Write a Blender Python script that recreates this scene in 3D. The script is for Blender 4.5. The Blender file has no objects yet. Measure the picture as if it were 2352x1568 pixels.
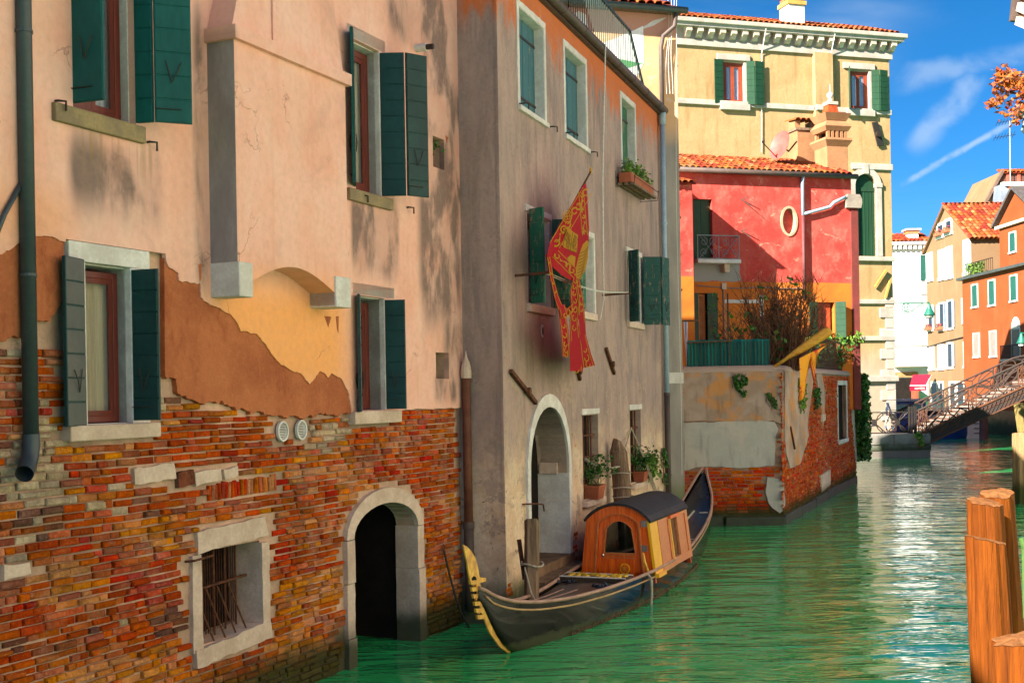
import bpy, math, random
from mathutils import Vector, Matrix
from mathutils.geometry import tessellate_polygon
from mathutils import noise as mnoise
rnd = random.Random(7)
sc = bpy.context.scene
col = sc.collection

# ------------------------------------------------------------------ camera
CAM_H, FPX, PX0, PY0, ROLL = 3.2, 2750.0, 1176.0, 906.0, 0.0175     # calibrated on a 2352 px wide frame
cr, sr = math.cos(ROLL), math.sin(ROLL)
cam = bpy.data.objects.new('camera', bpy.data.cameras.new('camera'))
col.objects.link(cam)
cam.matrix_world = Matrix(((cr, sr, 0, 0), (0, 0, -1, 0), (-sr, cr, 0, CAM_H), (0, 0, 0, 1)))
cam.data.sensor_width = 36
cam.data.lens = 36 * FPX / 2352
cam.data.shift_y = (PY0 - 784) / 2352
cam.data.clip_end = 3000
sc.camera = cam

# ------------------------------------------------------------------ sun and sky
SUN = Vector((-1.2, -1.0, .85)).normalized()
sl = bpy.data.lights.new('sun', 'SUN')
sl.energy, sl.angle, sl.color = 5.0, math.radians(.5), (1, .93, .82)
so = bpy.data.objects.new('sun', sl)
so.rotation_euler = SUN.to_track_quat('Z', 'Y').to_euler()
so.location = (-30, -30, 30)
col.objects.link(so)
wd = bpy.data.worlds.new('World')
sc.world = wd
wd.use_nodes = True
wt = wd.node_tree
bg = wt.nodes['Background']
sky = wt.nodes.new('ShaderNodeTexSky')
sky.sky_type = 'NISHITA'
sky.sun_disc = False
sky.sun_elevation = math.asin(SUN.z)
sky.sun_rotation = math.atan2(SUN.x, SUN.y)
sky.air_density, sky.dust_density, sky.ozone_density = .45, .55, 3.0
tc = wt.nodes.new('ShaderNodeTexCoord')
def wnoise(scale, rot, size, det=5, dist=1.0):
    mp = wt.nodes.new('ShaderNodeMapping')
    mp.inputs['Rotation'].default_value = rot
    mp.inputs['Scale'].default_value = scale
    wt.links.new(tc.outputs['Generated'], mp.inputs['Vector'])
    nz = wt.nodes.new('ShaderNodeTexNoise')
    nz.inputs['Scale'].default_value = size
    nz.inputs['Detail'].default_value = det
    nz.inputs['Distortion'].default_value = dist
    wt.links.new(mp.outputs['Vector'], nz.inputs['Vector'])
    return nz.outputs['Fac']
def wmr(x, a, b, lo=0, hi=1):
    r = wt.nodes.new('ShaderNodeMapRange')
    r.interpolation_type = 'SMOOTHSTEP'
    for i, v in zip(('From Min', 'From Max', 'To Min', 'To Max'), (a, b, lo, hi)):
        r.inputs[i].default_value = v
    wt.links.new(x, r.inputs['Value'])
    return r.outputs['Result']
def wmath(op, a, b):
    m = wt.nodes.new('ShaderNodeMath')
    m.operation = op
    for i, v in enumerate((a, b)):
        if hasattr(v, 'is_linked'):
            wt.links.new(v, m.inputs[i])
        else:
            m.inputs[i].default_value = v
    return m.outputs[0]
hs = wt.nodes.new('ShaderNodeHueSaturation')
hs.inputs['Saturation'].default_value = 1.30
hs.inputs['Hue'].default_value = .494
hs.inputs['Value'].default_value = .74
wt.links.new(sky.outputs[0], hs.inputs['Color'])
def wstreak(a, b, width, soft, nsc):
    # one cirrus streak: a thin band on the sky dome between two directions
    A_, B_ = Vector(a).normalized(), Vector(b).normalized()
    nrm, mid = A_.cross(B_).normalized(), (A_ + B_).normalized()
    half = math.acos(max(-1, min(1, A_.dot(B_)))) / 2
    def dot(v):
        d = wt.nodes.new('ShaderNodeVectorMath')
        d.operation = 'DOT_PRODUCT'
        wt.links.new(tc.outputs['Generated'], d.inputs[0])
        d.inputs[1].default_value = v
        return d.outputs['Value']
    wob = wmath('MULTIPLY', wmath('SUBTRACT', wnoise((1, 1, 1), (0, 0, 0), nsc, 6, .6), .5), width * 2.2)
    dist = wmath('ABSOLUTE', wmath('ADD', dot(nrm), wob), 0)
    band = wmr(dist, width * .1, width, 1, 0)
    ends = wmr(dot(mid), math.cos(half * 1.1), math.cos(half * .55), 0, 1)
    return wmath('MULTIPLY', wmath('MULTIPLY', band, ends), wmath('MULTIPLY', wmr(wnoise((1, 1, 1), (0, 0, 1), nsc * 1.6, 6, .4), .3, .6), soft))
def skydir(x, y):
    u, v = (x - PX0) / FPX, (y - PY0) / FPX
    return (u * cr - v * sr, 1, -(u * sr + v * cr))
ci = wmath('MULTIPLY', wmr(wnoise((1.0, 1, 7), (0, math.radians(33), 0), 2.6), .50, .76, 0, .5), wmr(wnoise((1, 1, 1), (0, 0, .4), 2.6, 3, .3), .40, .58))
for sk in (wstreak(skydir(2060, 430), skydir(2345, 270), .0035, .55, 30), wstreak(skydir(2090, 350), skydir(2260, 170), .014, .42, 18), wstreak(skydir(2040, 190), skydir(2420, 110), .012, .34, 16), wstreak(skydir(2560, 380), skydir(2900, 120), .014, .4, 18), wstreak(skydir(900, 200), skydir(1500, -200), .014, .4, 16)):
    ci = wmath('MAXIMUM', ci, sk)
cm = wt.nodes.new('ShaderNodeMix')
cm.data_type = 'RGBA'
wt.links.new(ci, cm.inputs[0])
wt.links.new(hs.outputs[0], cm.inputs[6])
cm.inputs[7].default_value = (2.6, 3.2, 3.9, 1)
wt.links.new(cm.outputs[2], bg.inputs['Color'])
bg.inputs['Strength'].default_value = .06

# ------------------------------------------------------------------ exposure
sc.view_settings.view_transform = 'Standard'
sc.view_settings.look = 'None'
sc.view_settings.exposure = 2.2
sc.view_settings.gamma = 1
sc.cycles.max_bounces = 8
sc.cycles.diffuse_bounces = 4
sc.cycles.glossy_bounces = 4
sc.cycles.transmission_bounces = 4
sc.cycles.transparent_max_bounces = 8
sc.cycles.use_denoising = True
sc.cycles.sample_clamp_indirect = 8

# ------------------------------------------------------------------ maths of the place
def ray(x, y):
    dx, dy = x - PX0, y - PY0
    return (dx * cr - dy * sr) / FPX, (dx * sr + dy * cr) / FPX
def ground(x, y, z=0.0):
    u, v = ray(x, y)
    d = (CAM_H - z) / v
    return Vector((u * d, d))
def at(x, y, d):
    u, v = ray(x, y)
    return Vector((u * d, d, CAM_H - v * d))
class Fr:
    """A vertical plane: s metres along it to the right, z up, o metres out of it towards the viewer."""
    def __init__(f, O, t):
        f.O = Vector(O[:2])
        f.t = Vector(t).normalized()
        f.n = Vector((f.t.y, -f.t.x))
    def at(f, x, y, o=0.0):
        u, v = ray(x, y)
        O = f.O + f.n * o
        d = O.dot(f.n) / (u * f.n.x + f.n.y)
        return (Vector((u * d, d)) - O).dot(f.t), CAM_H - v * d
    def s(f, x, y=906, o=0.0):
        return f.at(x, y, o)[0]
    def P(f, s, z, o=0.0):
        q = f.O + f.t * s + f.n * o
        return Vector((q.x, q.y, z))
    def shift(f, s, o=0.0):
        return Fr(f.O + f.t * s + f.n * o, f.t)
def lin(h):
    c = [int(h[i:i + 2], 16) / 255 for i in (0, 2, 4)]
    return tuple(x / 12.92 if x < .04045 else ((x + .055) / 1.055) ** 2.4 for x in c)

# ------------------------------------------------------------------ materials
class Mt:
    def __init__(s, name, rough=.85, spec=.3, metal=0):
        s.m = bpy.data.materials.new(name)
        s.m.use_nodes = True
        s.t = s.m.node_tree
        s.b = s.t.nodes['Principled BSDF']
        s.b.inputs['Roughness'].default_value = rough
        s.b.inputs['Specular IOR Level'].default_value = spec
        s.b.inputs['Metallic'].default_value = metal
        s._p = s._u = None
    def n(s, typ, **kw):
        nd = s.t.nodes.new('ShaderNode' + typ)
        for k, v in kw.items():
            setattr(nd, k, v)
        return nd
    def put(s, sock, v):
        if hasattr(v, 'is_linked'):
            s.t.links.new(v, sock)
        elif isinstance(v, (tuple, list)) and len(v) == 3 and sock.type == 'RGBA':
            sock.default_value = (*v, 1)
        else:
            sock.default_value = v
    def pos(s):
        if not s._p:
            s._p = s.n('NewGeometry').outputs['Position']
        return s._p
    def uv(s):
        if not s._u:
            s._u = s.n('UVMap', uv_map='UVMap').outputs['UV']
        return s._u
    def sc(s, v, scale, loc=(0, 0, 0), rot=(0, 0, 0)):
        m = s.n('Mapping')
        s.put(m.inputs['Vector'], v)
        m.inputs['Scale'].default_value = scale
        m.inputs['Location'].default_value = loc
        m.inputs['Rotation'].default_value = rot
        return m.outputs['Vector']
    def noise(s, v, scale, det=4, rough=.55, dist=0):
        m = s.n('TexNoise')
        s.put(m.inputs['Vector'], v)
        for k, x in (('Scale', scale), ('Detail', det), ('Roughness', rough), ('Distortion', dist)):
            m.inputs[k].default_value = x
        return m.outputs['Fac']
    def vor(s, v, scale, feature='F1', out='Distance'):
        m = s.n('TexVoronoi', feature=feature)
        s.put(m.inputs['Vector'], v)
        m.inputs['Scale'].default_value = scale
        return m.outputs[out]
    def ma(s, op, a, b=0.0, clamp=False):
        m = s.n('Math', operation=op, use_clamp=clamp)
        s.put(m.inputs[0], a)
        s.put(m.inputs[1], b)
        return m.outputs[0]
    def sm(s, x, a, b, lo=0.0, hi=1.0):
        m = s.n('MapRange', interpolation_type='SMOOTHSTEP')
        s.put(m.inputs['Value'], x)
        for k, v in (('From Min', a), ('From Max', b), ('To Min', lo), ('To Max', hi)):
            m.inputs[k].default_value = v
        return m.outputs['Result']
    def mix(s, f, a, b, mode='MIX'):
        m = s.n('Mix', data_type='RGBA', blend_type=mode)
        s.put(m.inputs[0], f)
        s.put(m.inputs[6], a)
        s.put(m.inputs[7], b)
        return m.outputs[2]
    def sep(s, v):
        m = s.n('SeparateXYZ')
        s.put(m.inputs[0], v)
        return m.outputs
    def box(s, u, v, u0, u1, v0, v1, su, sv):
        a = s.ma('MULTIPLY', s.sm(u, u0 - su, u0 + su), s.sm(u, u1 - su, u1 + su, 1, 0))
        b = s.ma('MULTIPLY', s.sm(v, v0 - sv, v0 + sv), s.sm(v, v1 - sv, v1 + sv, 1, 0))
        return s.ma('MULTIPLY', a, b)
    def bump(s, h, strength=.3, dist=.02):
        m = s.n('Bump')
        m.inputs['Strength'].default_value = strength
        m.inputs['Distance'].default_value = dist
        s.put(m.inputs['Height'], h)
        s.t.links.new(m.outputs['Normal'], s.b.inputs['Normal'])
    def color(s, c):
        s.put(s.b.inputs['Base Color'], c)
        return s.m
    def rough(s, r):
        s.put(s.b.inputs['Roughness'], r)

def simple(name, c1, c2=None, scale=4, rough=.8, spec=.3, metal=0, bump=.25, bscale=30, stretch=(1, 1, 1), algae=None, rnd_amt=.0, dist=.01):
    m = Mt(name, rough, spec, metal)
    p = m.sc(m.pos(), stretch)
    c2 = c2 or tuple(x * .7 for x in c1)
    c = m.mix(m.sm(m.noise(p, scale, 6, .6), .35, .65), c1, c2)
    f = m.noise(p, scale * 9, 3)
    c = m.mix(m.sm(f, .3, .7, 0, .35), c, tuple(x * .55 for x in c1))
    if rnd_amt:
        r = m.n('ObjectInfo').outputs['Random']
        i = m.n('NewGeometry').outputs['Random Per Island']
        k = m.ma('FRACT', m.ma('ADD', m.ma('MULTIPLY', r, 7.31), i))
        h = m.n('HueSaturation')
        m.put(h.inputs['Color'], c)
        m.put(h.inputs['Value'], m.sm(k, 0, 1, 1 - rnd_amt, 1 + rnd_amt * .6))
        m.put(h.inputs['Hue'], m.sm(m.ma('FRACT', m.ma('MULTIPLY', k, 13.7)), 0, 1, .5 - rnd_amt * .035, .5 + rnd_amt * .035))
        c = h.outputs[0]
    if algae:
        z = m.sep(m.pos())['Z']
        zz = m.ma('ADD', z, m.ma('MULTIPLY', m.noise(m.pos(), 2.5, 5), -.5 * algae))
        c = m.mix(m.sm(zz, algae * .15, algae * .75, .92, 0), c, m.mix(m.noise(m.pos(), 9, 4), (.035, .05, .012), (.012, .018, .008)))
    m.color(c)
    if bump:
        m.bump(m.ma('ADD', m.noise(p, bscale, 5, .65), m.noise(p, bscale * .2, 3)), bump, dist)
    return m.m

# ------------------------------------------------------------------ mesh building
class MB:
    def __init__(s):
        s.v, s.f, s.k, s.uv = [], [], [], []
    def add(s, vs, fs, mi=0, uvs=None):
        b = len(s.v)
        s.v += [tuple(q) for q in vs]
        s.uv += uvs if uvs else [(0, 0)] * len(vs)
        for f in fs:
            s.f.append(tuple(i + b for i in f))
            s.k.append(mi)
        return s
    def box(s, fr, s0, s1, z0, z1, o0, o1, mi=0):
        c = [(a, z, o) for o in (o0, o1) for z in (z0, z1) for a in (s0, s1)]
        return s.add([fr.P(*q) for q in c], [(0, 2, 3, 1), (4, 5, 7, 6), (0, 1, 5, 4), (2, 6, 7, 3), (0, 4, 6, 2), (1, 3, 7, 5)], mi, [(q[0], q[1]) for q in c])
    def bbox(s, p, q, mi=0):
        return s.box(Fr((0, 0), (1, 0)), p[0], q[0], p[2], q[2], -q[1], -p[1], mi)
    def bar(s, p, q, w, h=None, up=(0, 0, 1), mi=0):
        """square bar from p to q"""
        p, q = Vector(p), Vector(q)
        h = w if h is None else h
        a = (q - p).normalized()
        u = Vector(up)
        if abs(a.dot(u)) > .98:
            u = Vector((1, 0, 0))
        x = a.cross(u).normalized() * w / 2
        y = x.cross(a).normalized() * h / 2
        vs = [e + i * x + j * y for e in (p, q) for i, j in ((-1, -1), (1, -1), (1, 1), (-1, 1))]
        return s.add(vs, [(3, 2, 1, 0), (4, 5, 6, 7), (0, 1, 5, 4), (1, 2, 6, 5), (2, 3, 7, 6), (3, 0, 4, 7)], mi)
    def tube(s, pts, r, n=6, mi=0, cap=True, flat=None):
        pts = [Vector(p) for p in pts]
        rs = r if isinstance(r, (list, tuple)) else [r] * len(pts)
        vs, fs = [], []
        prev = None
        for i, p in enumerate(pts):
            a = (pts[min(i + 1, len(pts) - 1)] - pts[max(i - 1, 0)])
            a = a.normalized() if a.length > 1e-9 else Vector((0, 0, 1))
            if prev is None:
                u = Vector((0, 0, 1)) if abs(a.z) < .9 else Vector((1, 0, 0))
                prev = a.cross(u).normalized()
            x = (prev - a * prev.dot(a)).normalized()
            prev = x
            y = a.cross(x)
            for j in range(n):
                th = 2 * math.pi * j / n
                vs.append(p + (x * math.cos(th) + y * math.sin(th)) * rs[i])
        for i in range(len(pts) - 1):
            for j in range(n):
                k = (j + 1) % n
                fs.append((i * n + j, i * n + k, (i + 1) * n + k, (i + 1) * n + j))
        if cap:
            fs.append(tuple(range(n - 1, -1, -1)))
            fs.append(tuple((len(pts) - 1) * n + j for j in range(n)))
        return s.add(vs, fs, mi)
    def prism(s, fr, pts, o0, o1, mi=0, back=False, side_mi=None):
        """polygon in the plane, solid from o0 (back) to o1 (front)"""
        n = len(pts)
        tr = tessellate_polygon([[Vector((a, b, 0)) for a, b in pts]])
        vs = [fr.P(a, b, o1) for a, b in pts]
        s.add(vs, _orient(pts, tr), mi, list(pts))
        if back:
            s.add([fr.P(a, b, o0) for a, b in pts], [t[::-1] for t in _orient(pts, tr)], mi, list(pts))
        ar = sum(pts[i][0] * pts[(i + 1) % n][1] - pts[(i + 1) % n][0] * pts[i][1] for i in range(n))
        for i in range(n):
            a, b = pts[i], pts[(i + 1) % n]
            if ar < 0:
                a, b = b, a
            s.add([fr.P(*a, o0), fr.P(*b, o0), fr.P(*b, o1), fr.P(*a, o1)], [(0, 1, 2, 3)], mi if side_mi is None else side_mi, [a, b, b, a])
        return s
    def wall(s, fr, outer, holes, o=0.0, depth=.3, mi=0, rim=0.0, hole_mi=None):
        """sheet with openings; each opening has reveals `depth` deep; rim: thickness shown along the outer edge"""
        loops = [[Vector((a, b, 0)) for a, b in l] for l in [outer] + holes]
        flat = [q for l in [outer] + holes for q in l]
        s.add([fr.P(a, b, o) for a, b in flat], _orient(flat, tessellate_polygon(loops)), mi, [tuple(q) for q in flat])
        for li, l in enumerate([outer] + holes):
            dp = rim if li == 0 else depth
            if not dp:
                continue
            n = len(l)
            ar = sum(l[i][0] * l[(i + 1) % n][1] - l[(i + 1) % n][0] * l[i][1] for i in range(n))
            for i in range(n):
                a, b = l[i], l[(i + 1) % n]
                if (ar > 0) == (li > 0):
                    a, b = b, a
                s.add([fr.P(*a, o - dp), fr.P(*b, o - dp), fr.P(*b, o), fr.P(*a, o)], [(0, 1, 2, 3)], mi if (hole_mi is None or li == 0) else hole_mi, [a, b, b, a])
        return s
    def lathe(s, c, prof, n=12, mi=0, ax=None):
        c = Vector(c)
        vs, fs = [], []
        for r, z in prof:
            for j in range(n):
                th = 2 * math.pi * j / n
                vs.append(c + Vector((r * math.cos(th), r * math.sin(th), z)))
        for i in range(len(prof) - 1):
            for j in range(n):
                k = (j + 1) % n
                fs.append((i * n + j, i * n + k, (i + 1) * n + k, (i + 1) * n + j))
        fs.append(tuple(range(n - 1, -1, -1)))
        fs.append(tuple((len(prof) - 1) * n + j for j in range(n)))
        return s.add(vs, fs, mi)
    def mesh(s, name, mats, smooth=False):
        me = bpy.data.meshes.new(name)
        me.from_pydata(s.v, [], s.f)
        for m in (mats if isinstance(mats, (list, tuple)) else [mats]):
            me.materials.append(m)
        if isinstance(mats, (list, tuple)) and len(mats) > 1:
            me.polygons.foreach_set('material_index', s.k)
        ul = me.uv_layers.new(name='UVMap')
        li = [0] * len(me.loops)
        me.loops.foreach_get('vertex_index', li)
        ul.data.foreach_set('uv', [x for i in li for x in s.uv[i]])
        if smooth:
            me.polygons.foreach_set('use_smooth', [True] * len(me.polygons))
        me.update()
        return me
    def build(s, name, mats, parent=None, smooth=False, bevel=0.0, angle=None):
        o = link(bpy.data.objects.new(name, s.mesh(name, mats, smooth)), parent)
        if bevel:
            b = o.modifiers.new('bevel', 'BEVEL')
            b.width, b.segments, b.limit_method = bevel, 2, 'ANGLE'
        return o
def _orient(pts, tris):
    out = []
    for a, b, c in tris:
        ar = (pts[b][0] - pts[a][0]) * (pts[c][1] - pts[a][1]) - (pts[c][0] - pts[a][0]) * (pts[b][1] - pts[a][1])
        if abs(ar) < 1e-12:
            continue
        out.append((a, b, c) if ar > 0 else (c, b, a))
    return out
W = {}
def link(o, parent=None, M=None):
    col.objects.link(o)
    M = M if M is not None else Matrix.Identity(4)
    if parent:
        o.parent = parent
        o.matrix_parent_inverse = W[parent.name].inverted()
    o.matrix_basis = M
    W[o.name] = M
    return o
def tag(o, label, cat, group=None):
    o['label'], o['category'] = label, cat
    if group:
        o['group'] = group
    return o
def thing(name, label, cat, loc, group=None):
    e = bpy.data.objects.new(name, None)
    e.empty_display_size = .2
    link(e, None, Matrix.Translation(Vector(loc)))
    return tag(e, label, cat, group)
def struct(o):
    o['kind'] = 'structure'
    return o
def stuff(o):
    o['kind'] = 'stuff'
    return o
def arc(c, rx, rz, a0, a1, n):
    return [(c[0] + rx * math.cos(math.radians(a0 + (a1 - a0) * i / n)), c[1] + rz * math.sin(math.radians(a0 + (a1 - a0) * i / n))) for i in range(n + 1)]
def rect(s0, s1, z0, z1):
    return [(s0, z0), (s1, z0), (s1, z1), (s0, z1)]
def inpoly(p, poly):
    x, y = p
    r = False
    j = len(poly) - 1
    for i in range(len(poly)):
        xi, yi = poly[i]
        xj, yj = poly[j]
        if (yi > y) != (yj > y) and x < (xj - xi) * (y - yi) / (yj - yi) + xi:
            r = not r
        j = i
    return r
def ragged(pts, step=.06, amp=.015, seed=0, closed=False):
    """subdivide a polyline and shake it, so torn edges look torn"""
    out = []
    n = len(pts)
    for i in range(n if closed else n - 1):
        a, b = Vector(pts[i]), Vector(pts[(i + 1) % n])
        k = max(1, int((b - a).length / step))
        for j in range(k):
            q = a.lerp(b, j / k)
            if j or i:
                q = q + Vector((mnoise.noise(Vector((q.x * 7, q.y * 7, seed))), mnoise.noise(Vector((q.x * 7, q.y * 7, seed + 9.3))))) * amp * 1.8
                q = q + Vector((mnoise.noise(Vector((q.x * 31, q.y * 31, seed))), mnoise.noise(Vector((q.x * 31, q.y * 31, seed + 5.1))))) * amp * 1.1
            out.append((q.x, q.y))
    if not closed:
        out.append(tuple(pts[-1]))
    return out
# ------------------------------------------------------------------ shared materials
M = {}
M['stone'] = simple('istrian_stone', (.66, .50, .40), (.50, .36, .27), 3, .8, bump=.5, bscale=26, algae=.55)
M['stone_w'] = simple('white_stone', (.72, .69, .65), (.55, .50, .46), 3, .8, bump=.35, bscale=26)
M['stone_sill'] = simple('sill_stone', (.33, .24, .12), (.22, .16, .10), 4, .85, bump=.4)
M['mortar'] = simple('mortar', (.66, .42, .30), (.30, .20, .14), .8, .95, bump=.9, bscale=22, algae=.75, dist=.02)
def brickmat(n, c, var=.3):
    m = Mt(n, .92, .12)
    p = m.pos()
    r = m.n('ObjectInfo').outputs['Random']
    i = m.n('NewGeometry').outputs['Random Per Island']
    k = m.ma('FRACT', m.ma('ADD', m.ma('MULTIPLY', r, 7.31), i))
    q = m.mix(m.sm(m.noise(p, 7, 6, .7), .36, .64), c, tuple(x * .62 for x in c))
    q = m.mix(m.sm(m.noise(p, 26, 5, .75), .50, .66, 0, .75), q, (min(.8, c[0] * 1.08 + .05), c[1] * 1.15 + .045, c[2] * 1.1 + .022))
    q = m.mix(m.sm(m.noise(p, 48, 3, .7), .60, .70, 0, .85), q, tuple(x * .3 for x in c))
    q = m.mix(m.sm(m.noise(p, 1.1, 5, .65), .50, .66, 0, .16), q, (.60, .28, .12))
    salt = m.ma('MULTIPLY', m.sm(m.noise(p, .75, 6, .68, .4), .50, .62), m.sm(m.noise(p, 17, 5, .7), .40, .62, .15, .85))
    q = m.mix(m.ma('MULTIPLY', salt, .3), q, (.72, .47, .34))
    h = m.n('HueSaturation')
    m.put(h.inputs['Color'], q)
    m.put(h.inputs['Value'], m.sm(k, 0, 1, 1 - var, 1 + var * .5))
    m.put(h.inputs['Saturation'], m.sm(m.ma('FRACT', m.ma('MULTIPLY', k, 5.1)), 0, 1, 1.0, 1.22))
    m.put(h.inputs['Hue'], m.sm(m.ma('FRACT', m.ma('MULTIPLY', k, 13.7)), 0, 1, .487, .503))
    z = m.sep(p)['Z']
    zz = m.ma('ADD', z, m.ma('MULTIPLY', m.noise(p, 2.5, 5), -.36))
    q = m.mix(m.sm(zz, .06, .46, .93, 0), h.outputs[0], m.mix(m.noise(p, 9, 4), (.05, .07, .015), (.014, .02, .009)))
    m.color(q)
    m.bump(m.ma('ADD', m.noise(p, 26, 6, .75), m.ma('MULTIPLY', m.noise(p, 70, 3, .7), .6)), 1.0, .022)
    return m.m
BR = [brickmat('brick_red', (.54, .075, .026)), brickmat('brick_orange', (.57, .135, .042)), brickmat('brick_ochre', (.66, .27, .095)),
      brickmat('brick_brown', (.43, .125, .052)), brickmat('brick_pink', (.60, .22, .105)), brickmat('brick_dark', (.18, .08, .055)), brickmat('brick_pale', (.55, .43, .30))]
M['brown_coat'] = None
M['green_paint'] = simple('shutter_green', (.004, .036, .035), (.008, .052, .050), 2, .5, .3, bump=.15, bscale=14)
M['teal_paint'] = simple('shutter_teal', (.004, .082, .076), (.008, .11, .10), 2, .55, .22, bump=.2, bscale=14, stretch=(1, 1, .3))
M['grey_sheen'] = simple('shutter_weathered', (.10, .095, .085), (.07, .08, .072), 2, .5, .4, bump=.1, bscale=14)
M['red_wood'] = simple('window_wood', (.16, .022, .010), (.10, .012, .006), 3, .4, .5, bump=.12, bscale=20, stretch=(6, 6, .6))
M['iron'] = simple('black_iron', (.03, .028, .027), (.05, .03, .02), 8, .6, .4, metal=.4, bump=.3)
M['rust'] = simple('rusty_iron', (.16, .055, .025), (.07, .03, .02), 12, .85, .2, bump=.6, bscale=60)
M['pipe'] = simple('zinc_pipe', (.06, .075, .08), (.045, .06, .07), 3, .5, .5, metal=.3, bump=.1)
M['pipe_blue'] = simple('painted_pipe', (.34, .45, .55), (.28, .38, .47), 3, .5, .5, bump=.1)
M['pipe_rust'] = simple('rust_pipe', (.19, .075, .04), (.13, .045, .025), 5, .8, .3, bump=.4)
M['pipe_brown'] = simple('brown_gutter', (.10, .066, .052), (.07, .05, .042), 5, .6, .4, bump=.2)
M['dark'] = simple('dark_interior', (.012, .010, .009), (.02, .015, .012), 3, .95, .1, bump=0)
M['curtain'] = simple('cream_curtain', (.86, .74, .52), (.7, .56, .38), 2, .9, .1, bump=.2, stretch=(9, 9, .2))
M['curtain_w'] = simple('white_curtain', (.80, .82, .86), (.6, .62, .68), 2, .9, .1, bump=.2, stretch=(9, 9, .2))
M['rope'] = simple('rope', (.50, .44, .34), (.34, .29, .22), 20, .9, .1, bump=.6, bscale=200)
M['cord'] = simple('white_cord', (.7, .68, .62), (.55, .52, .46), 20, .8, .2, bump=0)
M['terracotta'] = simple('terracotta', (.42, .12, .055), (.34, .09, .04), 6, .8, .3, bump=.3, rnd_amt=.1)
def leafmat(n, c1, c2):
    m = Mt(n, .55, .3)
    r = m.n('NewGeometry').outputs['Random Per Island']
    m.color(m.mix(r, c1, c2))
    try:
        m.b.inputs['Subsurface Weight'].default_value = 0
        m.b.inputs['Transmission Weight'].default_value = 0
    except Exception:
        pass
    return m.m
M['leaf'] = leafmat('green_leaf', (.055, .16, .02), (.015, .06, .010))
M['leaf_light'] = leafmat('light_leaf', (.16, .26, .03), (.05, .13, .015))
M['leaf_autumn'] = leafmat('autumn_leaf', (.30, .035, .008), (.28, .11, .012))
M['twig'] = simple('twig', (.16, .075, .045), (.09, .045, .03), 8, .9, .1, bump=0)
M['soil'] = simple('soil', (.05, .035, .02), None, 8, .95, .1)
def glassmat(name='pane_glass', tint=(.02, .025, .03), refl=.22):
    m = Mt(name, .03, .5)
    tr, gl, mx, lw = m.n('BsdfTransparent'), m.n('BsdfGlossy'), m.n('MixShader'), m.n('LayerWeight')
    tr.inputs['Color'].default_value = (.92, .93, .94, 1)
    gl.inputs['Roughness'].default_value = .02
    lw.inputs['Blend'].default_value = .25
    m.put(mx.inputs[0], m.sm(lw.outputs['Facing'], 0, 1, refl * .5, min(1, refl * 2.2)))
    m.t.links.new(tr.outputs[0], mx.inputs[1])
    m.t.links.new(gl.outputs[0], mx.inputs[2])
    m.t.links.new(mx.outputs[0], m.t.nodes['Material Output'].inputs['Surface'])
    return m.m
M['glass'] = glassmat()
def woodmat(name, c1, c2, rough=.5, grain=(14, 14, 1.2), coat=0.0, bump=.4, dist=.006, algae=None):
    m = Mt(name, rough, .4 if rough < .7 else .1)
    p = m.sc(m.pos(), grain)
    f = m.noise(p, 2.2, 6, .65, .6)
    c = m.mix(m.sm(f, .32, .68), c1, c2)
    c = m.mix(m.sm(m.noise(m.sc(m.pos(), (grain[0] * 3, grain[1] * 3, grain[2])), 3, 3), .58, .72, 0, .55), c, tuple(x * .35 for x in c2))
    if algae:
        z = m.sep(m.pos())['Z']
        zz = m.ma('ADD', z, m.ma('MULTIPLY', m.noise(m.pos(), 4, 4), -.4 * algae))
        c = m.mix(m.sm(zz, algae * .2, algae * .8, .9, 0), c, (.03, .05, .012))
    m.color(c)
    if coat:
        m.b.inputs['Coat Weight'].default_value = coat
        m.b.inputs['Coat Roughness'].default_value = .08
    m.bump(f, bump, dist)
    return m.m
M['old_wood'] = woodmat('weathered_wood', (.26, .17, .11), (.11, .07, .045), .9, (9, 9, .9), algae=.5, bump=.8)

# ------------------------------------------------------------------ water
def watermat():
    m = Mt('canal_water', .02, .5)
    m.b.inputs['IOR'].default_value = 1.4
    p = m.pos()
    big = m.noise(p, .10, 3)
    m.color(m.mix(m.sm(big, .35, .65), (.020, .31, .085), (.034, .38, .115)))
    a = m.noise(m.sc(p, (.85, 2.3, 1), rot=(0, 0, .20)), .95, 3, .5, .6)
    b = m.noise(m.sc(p, (.8, 2.0, 1), rot=(0, 0, -.25)), 2.3, 3, .5, .4)
    c = m.noise(m.sc(p, (1, 1.5, 1), rot=(0, 0, .1)), 6.0, 2, .5)
    h = m.ma('ADD', m.ma('ADD', m.ma('MULTIPLY', a, 1.3), m.ma('MULTIPLY', b, .20)), m.ma('MULTIPLY', c, .012))
    calm = m.sm(m.noise(p, .35, 2), .35, .6, .55, 1.0)
    m.bump(m.ma('MULTIPLY', h, calm), 1.0, .064)
    return m.m
w = MB()
w.add([(-260, -60, 0), (320, -60, 0), (320, 500, 0), (-260, 500, 0)], [(0, 1, 2, 3)])
struct(w.build('canal_water', watermat()))

# ------------------------------------------------------------------ frames of the two near houses
fp = Fr(ground(1063, 1429), (.457, 1))
PINK_L, PINK_TOP = -13.0, 12.5
def pl(pts, fr=fp, o=0.0):
    return [fr.at(x, y, o) for x, y in pts]

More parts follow.
